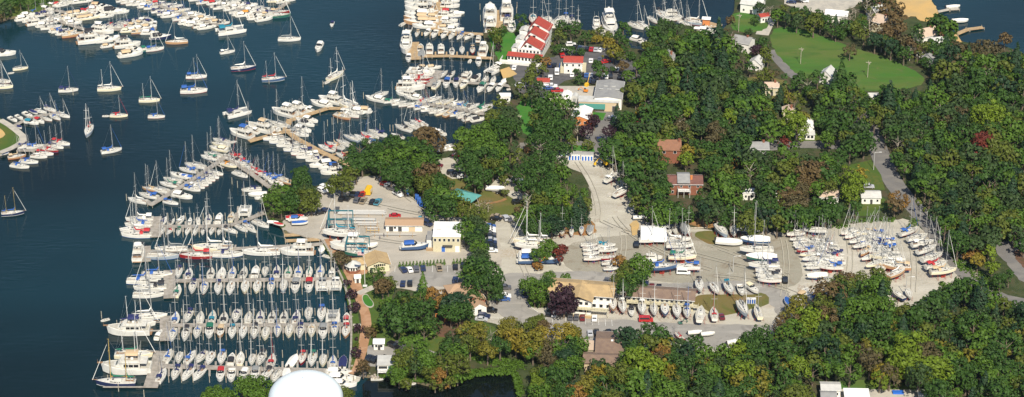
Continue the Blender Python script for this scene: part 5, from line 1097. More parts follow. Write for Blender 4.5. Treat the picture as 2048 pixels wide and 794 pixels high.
# houses in the wood and beyond
b = bld('tall orange brick house with tan lean-to roof beside the yellow tree', 'house', 1339, 293, 8.8, 6.5, 6.0, -2, 'shed', 1.4, 'wall_brick', 'roof_rust', [('f', 2, 1.3, 1.4, 4.4)], (), chimney=(4, 2.5, 'wall_brick'))
b = bld('brick house with maroon roof and white balcony facing the boatyard', 'house', 1370, 359, 13.2, 8, 4.9, -1, 'gx', 1.7, 'wall_brick', 'roof_maroon', [('f', 4, 1, 1.2, 3.4), ('f', 4, 1.0, 1.2, .8)], (), chimney=(2.4, -1.6, 'wall_orange'))
link('roof_panel', roof_mb(4.4, 9.2, 'gx', 1.75, .3).mesh('roof_panel', ['roof_grey']), b, (-.7, 0, 5.75)); deck_rail(b, -3.0, 1.8, -6.6, -4.2, 2.9, 'paint_white')
H_ = [
 ('grey roofed house half hidden by the middle wood', 1517, 291, 8, 7, 4.5, 0, 'gx', 1.6, 'wall_grey', 'roof_grey'),
 ('small white roofed outbuilding with a chimney among the lane trees', 1497, 382, 4.6, 4, 3, 0, 'flat', .5, 'wall_white', 'roof_white'),
 ('pale roofed garage left of the brown autumn tree', 1566, 384, 6.4, 4.6, 3, 0, 'gx', .9, 'wall_white', 'roof_pale'),
 ('white garage with pinkish roof in front of the russet tree', 1657, 387, 7.4, 6, 3, -1, 'gx', 1.2, 'wall_white', 'roof_pink'),
 ('white garage with pale grey roof beside the lane lawn', 1741, 388, 7.4, 6, 3, -1, 'gx', 1.2, 'wall_white', 'roof_pale'),
 ('tan roofed cottage end above the yellow green tree', 1577, 219, 4.6, 5, 4, -3, 'gy', 1.2, 'wall_cream', 'roof_pink'),
 ('white church with pale gable roof at the foot of the big field', 1656, 146, 5.4, 7, 3.8, -25, 'gy', 2.4, 'wall_white', 'roof_pale'),
 ('grey roofed house with a white side by the point lawn', 1487, 80, 8, 7, 4.6, -28, 'gx', 2, 'wall_white', 'roof_grey'),
 ('white cottage with steep pale roof beside the parking drive', 1513, 123, 5.6, 5.4, 3.2, -25, 'gy', 2.2, 'wall_white', 'roof_pale'),
 ('sprawling white house with pale roof behind the field edge trees', 1674, 26, 10, 6, 3.6, -15, 'gx', 1.4, 'wall_white', 'roof_white'),
 ('grey roofed house in the bare trees near the beach', 1753, 18, 7, 6, 5, 35, 'gx', 2, 'wall_grey', 'roof_pale'),
 ('tan roofed yellow house on the diagonal near the beach', 1765, 40, 6, 8, 5, -38, 'gx', 2.6, 'wall_cream', 'roof_pink'),
 ('big grey brown roofed house with dormer below the beach', 1852, 66, 9, 7, 4, 28, 'gx', 2.6, 'wall_white', 'roof_pink'),
 ('white fronted house right of the grey brown roofed house', 1878, 80, 8, 5, 5.5, 18, 'gx', 1.6, 'wall_white', 'roof_pale'),
 ('slate blue cottage with pale gable near the field corner', 1861, 112, 5, 6, 4, -30, 'gy', 2, 'wall_grey', 'roof_grey'),
 ('little white shed between red leaved trees', 1841, 101, 4, 3.4, 3, 0, 'gx', .8, 'wall_white', 'roof_white'),
 ('small shed with bright red roof at the corner of the point lawn', 1528, 30, 5, 4, 3, 20, 'gx', .9, 'wall_white', 'roof_red'),
 ('white house cut by the top edge above the point lawn', 1506, 4, 10, 7, 4.6, -20, 'gx', 2, 'wall_white', 'roof_pale'),
 ('white walled house buried in trees left of the wood', 1337, 112, 5, 7, 5, -4, 'gy', 1.5, 'wall_white', 'roof_grey'),
 ('white trailer with pale roof, upper of the bottom corner pair', 1661, 772, 6.4, 5, 3.2, -2, 'gx', .7, 'wall_white', 'roof_pale'),
 ('white trailer with grey roof cut by the bottom edge', 1657, 788, 5, 4, 3, -2, 'gx', .7, 'wall_white', 'roof_grey'),
 ('long cream flat roofed building at the bottom edge', 1713, 786, 8, 5, 3, -2, 'flat', 0, 'wall_cream', 'roof_white'),
 ('small grey shed at the bottom edge right of blue tarp', 1848, 786, 3.6, 4, 2.8, 0, 'flat', 0, 'wall_grey', 'roof_pale'),
 ('tiny white house with orange ridge in the south car park', 758, 682, 3.6, 3.2, 2.7, 0, 'gx', .7, 'wall_white', 'roof_white'),
 ('small white shed hidden right of the crossing lane trees', 1746, 190, 4, 4, 3, 0, 'gx', 1, 'wall_white', 'roof_pale'),
 ('tan house behind yellow leaved trees left of the lane', 1543, 170, 6, 5, 4, 0, 'gx', 1.4, 'wall_cream', 'roof_pink'),
 ('flat roofed white shed among trees on the harbour shore', 1010, 190, 4.4, 3, 3, 0, 'flat', 0, 'wall_white', 'roof_white'),
]
for i, q in enumerate(H_): bld(q[0], 'house' if 'house' in q[0] or 'cottage' in q[0] else ('church' if 'church' in q[0] else 'small building'), *q[1:], [('f', 3 if q[3] > 5 else 2, .9, 1.1, 1.1)] + ([('f', 3, .9, 1.1, 3.6)] if q[5] >= 5 else []) + [('r', 2, .9, 1.1, 1.2)], [('f', q[3] * .02, .9, 2, 'door_dark')], oh=.3, name='church' if 'church' in q[0] else ('house' if q[5] > 3.5 else 'garage'), chimney=(q[3] * .25, 0, 'wall_brick') if q[5] >= 4 else None)
b = bld('white house with screened porch to the right of yellow green tree', 'house', 1613, 246, 5, 9, 4.2, -4, 'gy', 1.8, 'wall_white', 'roof_white', [('r', 3, .9, 1.1, 1.4)], (), oh=.3)
link('porch', MB().box(-4.6, 3.2, -3, 0, -.3, 2.4).add([(-4.9, -3.3, 2.4), (3.5, -3.3, 2.4), (3.2, 0, 3.3), (-4.6, 0, 3.3)], [(0, 1, 2, 3)], 1).mesh('porch', ['wall_white', 'roof_pale']), b, (0, -4.5, 0))
for i in range(5): link('window', window_mesh(1.2, 1.3), b, (-3.8 + i * 1.5, -7.54, .8))
b = bld('brown roofed brick house with white gable beside the big dark tree', 'house', 939, 590, 9, 9, 4, 18, 'gy', 1.8, 'wall_brick', 'roof_sand', [('f', 2, 1.2, 1.3, 1.2)], (), oh=.4)
link('gable_wall', MB().box(-2.6, 2.6, -2, 2, -.3, 3).add([(-2.6, -2, 3), (2.6, -2, 3), (0, -2, 4.6)], [(0, 1, 2)]).mesh('gable_wall', ['wall_white']), b, (1.2, -6.4, 0)); link('gable_roof', roof_mb(5.2, 4, 'gy', 1.8, .3).mesh('gable_roof', ['roof_sand']), b, (1.2, -6.4, 3)); link('window', window_mesh(1.5, 1.6), b, (1.2, -8.44, .8))
link('rear_wing', MB().box(-3.5, 3.5, -3, 3, -.3, 3.8).mesh('rear_wing', ['wall_brick']), b, (-3, 7, 0)); link('rear_roof', roof_mb(7, 6, 'hip', 1.6, .4).mesh('rear_roof', ['roof_sand']), b, (-3, 7, 3.8))
b = bld('open fronted dockside building with pale roof beside the south car park', 'boathouse', 774, 721, 6.2, 6, 4, 0, 'flat', 0, 'wall_white', 'roof_pale', [], (), oh=.3, name='boathouse')
deck_rail(b, -3.1, 3.1, -5.0, -3.1, 2.2, 'paint_white'); link('glazing', MB().box(-2.8, .2, -.06, 0, .3, 2.0).box(.5, 2.8, -.06, 0, 2.5, 3.5, 1).box(-2.8, .2, -.06, 0, 2.5, 3.5).mesh('glazing', ['glass', 'teal_steel']), b, (0, -3.02, 0))
b = bld('small open hut on the dock off the wooded point', 'hut', 1413, 36, 3.2, 2.4, 2.6, -10, 'gx', .5, 'wall_orange', 'roof_white', [], (), oh=.4, name='dock_hut')
# water tower in the foreground
p = G(611.5, 796, 40); r = bpy.data.objects.new('water_tower', None); col.objects.link(r); r.location = (p.x, p.y, 0); tag(r, 'huge pale blue white water tower tank rising at the bottom edge', 'water tower')
mat('tower_paint', (.74, .8, .82), .35, (.68, .76, .8), .08)
A_, B_ = 11.6, 7.2; rings = []
for i in range(33):
    ph = -math.pi / 2 + math.pi * i / 32; e = .86
    rr = A_ * max(.001, math.cos(ph)) ** e; rings.append([(rr * math.cos(2 * math.pi * k / 64), rr * math.sin(2 * math.pi * k / 64), 40 + B_ * math.sin(ph)) for k in range(64)])
link('tank', MB().loft(rings, 0, True, True).mesh('tank', ['tower_paint']), r)
link('column', MB().tube((0, 0, 0), (0, 0, 33), 3.2, 2.6, 32).loft([[(q * math.cos(2 * math.pi * k / 32), q * math.sin(2 * math.pi * k / 32), z) for k in range(32)] for q, z in ((2.6, 31), (3.4, 33.5), (5.5, 35))], 0, True, True).mesh('column', ['tower_paint']), r)
link('roof_vent', MB().tube((0, 0, 46.9), (0, 0, 47.9), .5, .5, 12).tube((0, 0, 47.7), (0, 0, 48.1), .8, .4, 12).mesh('roof_vent', ['tower_paint']), r)

# ------------------------------------------------------------------ vehicles
CC = dict(k=(.012, .012, .014), w=(.75, .75, .74), r=(.4, .015, .015), n=(.02, .03, .08), s=(.42, .43, .45), g=(.09, .09, .1), b=(.04, .1, .3), t=(.3, .24, .16), m=(.13, .015, .02), e=(.05, .22, .3), y=(.7, .4, .02))
CCN = dict(k='black', w='white', r='red', n='navy', s='silver', g='dark grey', b='blue', t='tan', m='maroon', e='teal', y='yellow')
for k_, v in CC.items(): mat('car_' + k_, v, .25, coat=.6)
mat('tyre', (.015, .015, .015), .9); mat('lamp_red', (.3, .01, .01), .3)
PROF = dict(c=([(-2.25, .35), (-2.3, .85), (-1.6, .95), (-1.0, 1.4), (.35, 1.42), (1.1, .98), (2.1, .8), (2.3, .6), (2.3, .35)], 2, 5), s=([(-2.3, .4), (-2.35, 1.0), (-2.2, 1.1), (-1.9, 1.72), (.4, 1.75), (1.15, 1.12), (2.2, .98), (2.35, .7), (2.35, .4)], 2, 5),
            v=([(-2.6, .4), (-2.6, 1.1), (-2.58, 1.2), (-2.5, 2.05), (1.3, 2.1), (1.9, 1.25), (2.55, 1.05), (2.6, .7), (2.6, .4)], 2, 5), p=([(-2.7, .45), (-2.75, 1.05), (-.75, 1.07), (-.65, 1.7), (.55, 1.72), (1.15, 1.12), (2.5, 1.0), (2.6, .75), (2.6, .45)], 2, 5))
def car(ty, c):
    pr, a, b_2 = PROF[ty]
    def body():
        mb = MB(); hw = .9 if ty in 'c' else .97
        def ring(y, ins): return [(x * (1 - ins * .02), y, z) for x, z in pr]
        mb.loft([ring(-hw, 1), ring(-hw + .06, 0), ring(hw - .06, 0), ring(hw, 1)], 0, close=True, caps=(True, True))
        if ty == 'p': mb.box(-2.6, -.8, -.8, .8, 1.075, 1.09, 1)
        return mb.mesh('body', ['car_' + c, 'tyre'])
    def gl():
        mb = MB(); hw = .9 if ty in 'c' else .97
        q = pr[a:b_2 + 1]
        P4 = [Vector((x, 0, z)) for x, z in q]; c0 = sum(P4, Vector()) / len(P4)
        s_ = [c0 + (v - c0) * .84 for v in P4]
        for sg in (1, -1): mb.add([(v.x, sg * (hw + .012), v.z - .01) for v in s_], [tuple(range(len(s_)))])
        for (x0, z0), (x1, z1) in ((q[0], q[1]), (q[-2], q[-1])):
            dx, dz = x1 - x0, z1 - z0; L = math.hypot(dx, dz); nx, nz = -dz / L * .015, dx / L * .015
            mb.add([(x0 + dx * .15 + nx, -hw + .14, z0 + dz * .15 + nz), (x0 + dx * .15 + nx, hw - .14, z0 + dz * .15 + nz), (x0 + dx * .88 + nx, hw - .18, z0 + dz * .88 + nz), (x0 + dx * .88 + nx, -hw + .18, z0 + dz * .88 + nz)], [(0, 1, 2, 3)])
        return mb.mesh('window_glass', ['glass'])
    wh = cached('wheel', lambda: MB().tube((0, -.12, 0), (0, .12, 0), .34, n=12).tube((0, -.13, 0), (0, .13, 0), .18, n=8, mi=1).mesh('wheel', ['tyre', 'alu']))
    return cached(('cb', ty, c), body), cached(('cg', ty), gl), wh
CARS = [
 ("in the gravel lot above the mast racks", "cars in the gravel lot by the harbour trees", "685 397 68 k s;697 396 68 k c;706 389 80 k s;715 388 70 n c;726 389 72 r p;715 400 70 g s;727 401 75 t p;745 403 75 k c;756 404 72 e p;650 420 30 n c;674 420 90 g s;640 425 30 k c;644 381 315 w s;651 378 315 w v;601 403 0 w c;612 420 0 k c;625 426 0 g c;692 372 50 k c;667 370 40 w s"),
 ("in the line of cars under the dark trees", "cars lined up under the dark trees", "762 358 340 k c;770 361 340 n s;780 362 340 n c;772 369 335 r s;780 372 335 w s;786 378 325 g p;796 388 310 w p;790 431 2 r c;840 439 355 e p;853 447 320 n v;787 368 330 k s"),
 ("in the court below the rust coloured tree", "cars in the small tree shaded court", "875 330 345 m c;915 311 340 r c;905 345 10 k s;918 345 15 n c;912 349 10 g c;925 353 10 w c;868 306 30 k s;1003 385 342 k c;1035 404 20 k s;1042 379 300 g c;1042 366 280 w s;1030 358 60 w p"),
 ("in the column parked left of the yard road", "cars in the column beside the yard road", "980 452 0 b c;980 457 0 w c;980 463 2 w s;981 468 0 g c;981 474 0 k c;982 479 0 s c;982 485 0 n s;982 490 0 k c;983 496 0 k s;984 501 0 w c;1011 436 110 s s;1018 438 110 g c;992 432 160 t c;992 437 160 k c"),
 ("in the lot below the long hedge", "cars in the lot below the hedge", "806 539 112 n c;819 539 110 w c;832 538 100 g s;846 536 98 n c;878 535 100 t p;911 533 92 k c;927 531 92 k s;939 533 110 w c;911 560 88 n s;806 567 88 n c;820 566 92 k c"),
 ("in the small south car park", "cars in the south car park", "786 691 318 k s;799 688 325 g c;738 717 75 k s;751 719 60 k s;766 716 60 k c"),
 ("along the road left of the grass island", "cars along the entrance road", "1010 575 2 g s;1010 592 0 w s;1008 598 0 b c;1049 588 95 n p;982 621 352 k s;968 632 350 n s;963 638 350 s c"),
 ("in the bays before the tan roofed building", "cars before the tan roofed building", "1099 626 72 k c;1110 628 75 w c;1165 635 88 m c;1189 636 86 w c;1180 666 92 s c;1193 664 92 k c;1219 664 10 k c;1257 661 10 k c;1141 634 86 g c;1153 634 86 g c"),
 ("around the front row of stored boats", "cars around the front boat row", "1292 640 358 r v;1443 633 98 m c;1292 569 85 n s;1304 573 88 m c;1318 574 85 k c;1378 580 85 k c;1367 545 355 w v;1273 489 88 k s;1570 560 88 k s;1214 560 80 g c"),
 ("near the north gate", "cars near the north gate", "1197 278 104 n c;1227 235 350 w c;1221 238 350 g c;1737 373 358 s s;1583 4 350 n c;1597 2 350 k c;1608 2 350 w c;1240 344 40 g c;1122 278 40 n c;1130 280 40 g c"),
 ("in the upper car park", "cars in the upper car park", "1029 135 80 w c;1124 111 100 r s;1130 100 20 w c;1142 89 5 w s;1150 93 80 k c;1160 95 80 n c;1168 96 80 g c;1175 97 80 k c;1183 98 80 r c;1192 99 80 s c;1156 106 60 k c;1100 130 85 n c;1109 130 85 k c;1123 131 85 b c;1114 144 88 w v;1101 155 88 w s;1081 142 85 k c;1075 141 85 g c;1144 149 88 w c;1173 150 85 b c;1182 150 85 s c;1164 148 85 k c;1178 161 85 n c;1187 163 85 k c;1182 121 85 w c;1211 123 30 r c;1210 139 85 m c;1212 153 88 w s;1221 153 88 k s;1240 155 85 k c;1234 138 85 w c;1203 100 60 w c;1041 171 20 w s;1090 174 0 w s;1103 172 0 w p;1115 181 0 r p;1200 118 80 g c;1096 176 10 b c"),
]
for ph, gp, s_ in CARS:
    L = sorted([q.split() for q in s_.split(';')], key=lambda q: float(q[0])); cnt = {}
    for i, q in enumerate(L):
        body, gl, wh = car(q[4], q[3]); p = G(float(q[0]), float(q[1]), LZ + .8)
        nm, wd = dict(c=('parked_car', 'car'), s=('parked_suv', 'suv'), v=('parked_van', 'van'), p=('pickup_truck', 'pickup'))[q[4]]
        o = bpy.data.objects.new(nm, None); col.objects.link(o); o.location = (p.x, p.y, zd + .12); o.rotation_euler = (0, 0, R(float(q[2])))
        link('body', body, o); link('window_glass', gl, o)
        for x in (-1.45, 1.45):
            for y in (-.8, .8): link('wheel', wh, o, (x, y, .34))
        tag(o, f"{CCN[q[3]]} {wd} {ph}, {ordn(i)} from the left", 'van' if wd == 'van' else ('pickup' if wd == 'pickup' else 'car'), gp)

# ------------------------------------------------------------------ yard equipment and small things
def root(name, x, y, rz, label, cat, z=LZ, group=None):
    p = G(x, y, z); o = bpy.data.objects.new(name, None); col.objects.link(o); o.location = (p.x, p.y, z); o.rotation_euler = (0, 0, R(rz)); return tag(o, label, cat, group)
def lift(x, y, rz, label, w=7, l=9, h=8):
    r = root('travel_lift', x, y, rz, label, 'boat lift')
    for sx in (-1, 1):
        for sy in (-1, 1):
            link('leg', MB().box(-.16, .16, -.16, .16, .7, h).mesh('leg', ['teal_steel']), r, (sx * l / 2, sy * w / 2, 0)); link('wheel', MB().tube((0, -.3, .7), (0, .3, .7), .7, n=12).mesh('wheel', ['tyre']), r, (sx * l / 2, sy * w / 2, 0))
    for sy in (-1, 1): link('side_beam', MB().box(-l / 2, l / 2, -.14, .14, h - .45, h + .05).box(-l / 2, l / 2, -.12, .12, 1.6, 1.9).mesh('side_beam', ['teal_steel']), r, (0, sy * w / 2, 0))
    link('cross_beam', MB().box(-.25, .25, -w / 2, w / 2, h - .7, h + .12).mesh('cross_beam', ['teal_steel']), r, (-l / 2, 0, 0))
    for sx in (-.5, .5): link('sling', MB().box(-.12, .12, -w / 2 + .5, -w / 2 + .6, 1.4, h - .6).box(-.12, .12, w / 2 - .6, w / 2 - .5, 1.4, h - .6).mesh('sling', ['c_y']), r, (sx * l * .5, 0, 0))
lift(682, 466, 0, 'teal steel travel lift holding the boat nearest the lift piers'); lift(716, 507, -4, 'dark teal travel lift over the boat beside the clubhouse', 6, 8, 6)
def mast_rack(y, x0, x1, n, label, m='mast_white'):
    r = root('mast_rack', (x0 + x1) / 2, y, -1, label, 'mast rack', LZ, 'racks of unstepped masts'); a = (x1 - x0) / 5.15
    for k in range(n): link('stored_mast', MB().tube((-a / 2 + rb.uniform(0, 1.5), 0, 0), (a / 2 - rb.uniform(0, 1.5), 0, 0), .09, .08, 6).mesh('stored_mast', [m if k % 2 == 0 else 'alu']), r, (0, -.6 + k * .4, 1.0 + .02 * k))
    for x in np.linspace(-a * .4, a * .4, 4): link('trestle', MB().box(-.1, .1, -1.2, 1.4, .75, .9).box(-.08, .08, -1.1, -.95, 0, .75).box(-.08, .08, 1.1, 1.25, 0, .75).mesh('trestle', ['tan_wood']), r, (float(x), 0, 0))
for y, x0, x1, n, lb, m_ in ((426, 676, 774, 4, 'uppermost rack of pale masts beside the red car', 'mast_white'), (431, 672, 776, 6, 'fullest mast rack, second from the top', 'mast_white'), (443, 686, 754, 4, 'mast rack under a grey strip, third from the top', 'mast_white'), (449, 706, 760, 3, 'short mast rack, fourth from the top', 'mast_white'), (453, 714, 758, 3, 'short mast rack, fifth from the top', 'alu'), (459, 730, 760, 2, 'shortest pale mast rack above the yellow one', 'mast_white'), (464, 730, 761, 2, 'yellow wooden mast rack', 'mast_wood'), (472, 741, 834, 2, 'long lone mast rack before the sandy roofed shed', 'alu')): mast_rack(y, x0, x1, n, lb, m_)
link_o = tag(sheet('boat_mat', "684 434;752 437;752 442;684 440", LZ, LZ + .5, 'c_y', kind=None), 'flat grey covered stack between two mast racks', 'covered stack')
# excavators / telehandlers
def machine(x, y, rz, label, m='yellow', name='excavator', s=1):
    r = root(name, x, y, rz, label, 'machine'); r.scale = (s, s, s)
    link('tracks', MB().box(-1.8, 1.8, -1.4, -.8, 0, .8, 0, .2).box(-1.8, 1.8, .8, 1.4, 0, .8, 0, .2).mesh('tracks', ['tyre']), r); link('body', MB().box(-2, 1.2, -1.2, 1.2, .8, 2.0, 0, .1, .1).mesh('body', [m]), r)
    link('cab', MB().box(0, 1.3, -1.1, 0, 2.0, 3.0, 0, .1, .05).mesh('cab', ['glass']), r); link('boom', MB().tube((1, .4, 1.8), (3.6, .4, 4.2), .25).tube((3.6, .4, 4.2), (5.4, .4, 2.2), .2).box(5.0, 5.9, 0, .8, 1.4, 2.2).mesh('boom', [m]), r)
machine(1214, 331, 200, 'yellow excavator under trees beside the big hauled out sailboat'); machine(1171, 184, 160, 'orange yellow digger among parts beside the grey warehouse', 'orange', 'excavator', .55)
machine(1075, 535, 20, 'orange forklift machine in the bush below the blue boats', 'orange', 'forklift', .9)
machine(1361, 648, 10, 'small green tractor on the road below the boat stands', 'hull_green', 'tractor', .45)
r = root('crane', 1174, 172, 60, 'yellow lattice crane boom rising behind the warehouse yard', 'crane'); r.scale = (.55, .55, .6); link('boom', MB().tube((0, 0, 1), (5, 0, 9), .25, .15).mesh('boom', ['yellow']), r); link('cab', MB().box(-2, 1, -1.2, 1.2, 0, 2.4).mesh('cab', ['yellow']), r)
r = root('food_trailer', 737, 388, 80, 'boxy yellow snack trailer between red pickup and trees', 'trailer'); link('body', MB().loft([[(x, -1.2, z), (x, 1.2, z), (x, 1.2, z + 2.1), (x, .7, z + 2.6), (x, -.7, z + 2.6), (x, -1.2, z + 2.1)] for x, z in ((-1.9, .5), (1.9, .5))], 0, True, caps=(True, True)).mesh('body', ['yellow']), r); link('hatch', MB().box(-1, 1, -1.26, -1.2, 1.4, 2.4).mesh('hatch', ['paint_white']), r); link('wheel', MB().tube((0, -1.3, .4), (0, 1.3, .4), .4, n=10).mesh('wheel', ['tyre']), r)
for i, (x, y) in enumerate(((814, 387), (834, 400), (838, 406), (842, 412), (852, 414), (857, 411))):
    r = root('portable_toilet', x, y, 5, f'blue portable toilet at the dark tree edge, {ordn(i)} from the left', 'portable toilet', LZ, 'blue toilets at the tree edge'); link('body', MB().box(-.75, .75, -.75, .75, 0, 2.3, 0, .03, .03).mesh('body', ['c_b']), r); link('roof', MB().box(-.8, .8, -.8, .8, 2.3, 2.5, 0, .2, .2).mesh('roof', ['roof_white' if i == 0 else 'c_b']), r); link('door', MB().box(-.4, .4, -.79, -.75, .1, 2.0).mesh('door', ['c_b']), r)
r = root('skip', 1277, 413, 0, 'green steel skip at the foot of the wood by the yard', 'skip'); link('body', MB().box(-1.2, 1.2, -1.6, 1.6, 0, 2.2, 0, -.1, -.1).mesh('body', ['hull_green']), r); link('lid', MB().box(-1.35, 1.35, -1.75, 1.75, 2.2, 2.35).mesh('lid', ['anti_green']), r)
for i, (x, y) in enumerate(((1117, 616), (1129, 617))):
    r = root('parasol', x, y, 0, f"red market parasol under the purple tree, the {('left', 'right')[i]} one", 'parasol', LZ, 'red parasols'); link('canopy', MB().loft([[(2 * a, 1.2 * c, 2.3) for a, c in oc], [(.1 * a, .1 * c, 3.1) for a, c in oc]], 0, True).mesh('canopy', ['c_r']), r); link('pole', MB().tube((0, 0, 0), (0, 0, 3.1), .05).mesh('pole', ['alu']), r)
r = root('parasol', 959, 594, 0, 'small dark green parasol on the brick terrace', 'parasol'); link('canopy', MB().loft([[(1.4 * a, 1.4 * c, 2.2) for a, c in oc], [(.1 * a, .1 * c, 2.9) for a, c in oc]], 0, True).mesh('canopy', ['c_g']), r); link('pole', MB().tube((0, 0, 0), (0, 0, 2.9), .05).mesh('pole', ['alu']), r)
# brick terrace and playground
sheet('terrace', "926 606;950 590;984 578;990 590;966 606;944 622", LZ, zc, 'brick_path')
r = root('playground_set', 896, 642, -10, 'wooden climbing frame with yellow slide on brown mulch', 'playground set')
link('tower', MB().box(-1, 1, -1, 1, 1.4, 1.55).box(-1, -.85, -1, -.85, 0, 3).box(.85, 1, -1, -.85, 0, 3).box(-1, -.85, .85, 1, 0, 3).box(.85, 1, .85, 1, 0, 3).mesh('tower', ['wall_orange']), r); link('roof', MB().loft([[(1.2 * a, 1.2 * c, 3) for a, c in oc], [(0.05 * a, .05 * c, 3.9) for a, c in oc]], 0, True).mesh('roof', ['wall_orange']), r)
link('slide', MB().add([(1, -.4, 1.5), (4, -.4, .2), (4, .4, .2), (1, .4, 1.5), (1, -.4, 1.4), (4, -.4, .1), (4, .4, .1), (1, .4, 1.4)], [(0, 1, 2, 3), (7, 6, 5, 4), (0, 4, 5, 1), (3, 2, 6, 7), (1, 5, 6, 2)]).mesh('slide', ['yellow']), r); link('swing_frame', MB().tube((-1, 0, 2.6), (-4.4, 0, 2.6), .1).tube((-4.4, 0, 2.6), (-4.6, -1.2, 0), .09).tube((-4.4, 0, 2.6), (-4.6, 1.2, 0), .09).tube((-2.6, 0, 2.6), (-2.6, -.2, .6), .03).mesh('swing_frame', ['wall_orange']), r)
# flagpole
r = root('flagpole', 730, 572, 0, 'tall white flagpole with small striped flag beside brick path', 'flagpole')
link('pole', MB().tube((0, 0, 0), (0, 0, 14.5), .13, .06).blob((0, 0, 14.6), .15, .15, .15).box(-.8, .8, -.8, .8, 0, .12).mesh('pole', ['mast_white']), r)
mb = MB()
for i in range(13):
    z = 14.2 - i * .11; x0 = -.95 if i < 7 else -.02; mb.box(-2.4, -.06 if i >= 7 else -.95, -.02 , .02, z - .11, z, i % 2)
mb.box(-.95, -.06, -.021, .021, 14.2 - .77, 14.2, 2); link('flag', mb.mesh('flag', ['c_r', 'paint_white', 'c_n']), r)
# poles
def upole(x, y, h, label, lamp=False):
    r = root('utility_pole', x, y, 0, label, 'utility pole', LZ, 'utility poles and street lamps'); link('pole', MB().tube((0, 0, 0), (0, 0, h), .16, .1).mesh('pole', ['pile_wood' if not lamp else 'alu']), r)
    link('crossarm' if not lamp else 'lamp_arm', (MB().box(-1.2, 1.2, -.08, .08, h - .9, h - .7).tube((.5, .2, h - 1.8), (.5, .2, h - .9), .25, n=8) if not lamp else MB().tube((0, 0, h - .2), (2.2, 0, h), .06).box(1.8, 2.8, -.18, .18, h - .08, h + .05)).mesh('arm', ['pile_wood' if not lamp else 'paint_white']), r)
for i, (x, y, h, lp, lb) in enumerate(((1038, 268, 9, 0, 'grey utility pole with transformer on the bright centre lawn'), (1180, 258, 8, 0, 'thin utility pole in front of the white gable roofed shop'), (1222, 318, 5, 0, 'short pole by the north road at the gate'), (1747, 340, 8, 1, 'street lamp at the top of the lane lawn'), (1601, 128, 8, 0, 'utility pole at the lower corner of the big field'), (662, 540, 9, 0, 'thin lamp pole on the seawall lawn'), (1477, 64, 9, 0, 'pale pole beside the grey roofed house'), (1735, 155, 8, 0, 'thin pole at the lower right of the big field'), (1108, 300, 9, 0, 'pole in the trees left of the storage sheds'), (1811, 592, 8, 1, 'lamp post standing at the lower right of the boatyard'), (1466, 545, 7, 1, 'lamp post in the open middle of the boatyard'))): upole(x, y, h, lb, lp)
# covered boat pad, blue boxes on the grass island, tarps, logs
for i, (x, y) in enumerate(((1498, 607), (1507, 607))):
    r = root('equipment_box', x, y, -4, f"white cabinet with blue panels on the yard grass, the {('left', 'right')[i]} one", 'cabinet', LZ, 'cabinets with blue panels'); link('body', MB().box(-.85, .85, -.6, .6, 0, 2.2).mesh('body', ['paint_white']), r)
    for dx in (-.4, .4): link('panel', MB().box(-.28, .28, -.03, .02, .3, 1.9).mesh('panel', ['c_b']), r, (dx, -.62, 0))
tag(sheet('tarpaulin', "1784 781;1806 781;1808 786;1786 786", LZ, LZ + .7, 'tarp_blue', kind=None), 'bright blue tarpaulin on the bottom lawn', 'tarpaulin')
p0, p1 = G(1374, 458, LZ), G(1415, 457, LZ); o = link('log', MB().tube((0, 0, .35), (p1.x - p0.x, p1.y - p0.y, .35), .35, .28, 8).mesh('log', ['pile_wood']), None, (p0.x, p0.y, LZ)); tag(o, 'long pale fallen log at the back of the boatyard', 'log')
p0, p1 = G(1428, 452, LZ), G(1438, 484, LZ); o = link('log', MB().tube((0, 0, .3), (p1.x - p0.x, p1.y - p0.y, .3), .3, .25, 8).mesh('log', ['mast_white']), None, (p0.x, p0.y, LZ)); tag(o, 'white spar lying beside the big grey hulled boat', 'spar')
# seawall boulders (countless): stuff
mb = MB(); rr = random.Random(5)
rock = [(700 + (704 - 700) * 0, 0)]
for (xa, ya, xb, yb, n) in ((716, 745, 760, 752, 60), (703, 700, 703, 745, 40), (690, 560, 706, 640, 50), (1520, 464, 1590, 470, 90), (1940, 536, 1990, 590, 70), (784, 750, 830, 762, 25)):
    for i in range(n):
        t = rr.random(); p = G(xa + (xb - xa) * t + rr.uniform(-2, 2), ya + (yb - ya) * t + rr.uniform(-3, 3), LZ - .1); s_ = rr.uniform(.3, .8); mb.blob((p.x, p.y, LZ - .15 if ya < 700 or ya > 760 else rr.uniform(.2, 1.1)), s_, s_ * .8, s_ * .7, 5, 3)
mat('rock', (.34, .3, .25), .9, (.22, .19, .16), 1.2); tag(link('rubble', mb.mesh('rubble', ['rock'])), 'tumbled grey rocks along the seawall, the bank and the lane', 'rocks', None, 'stuff')
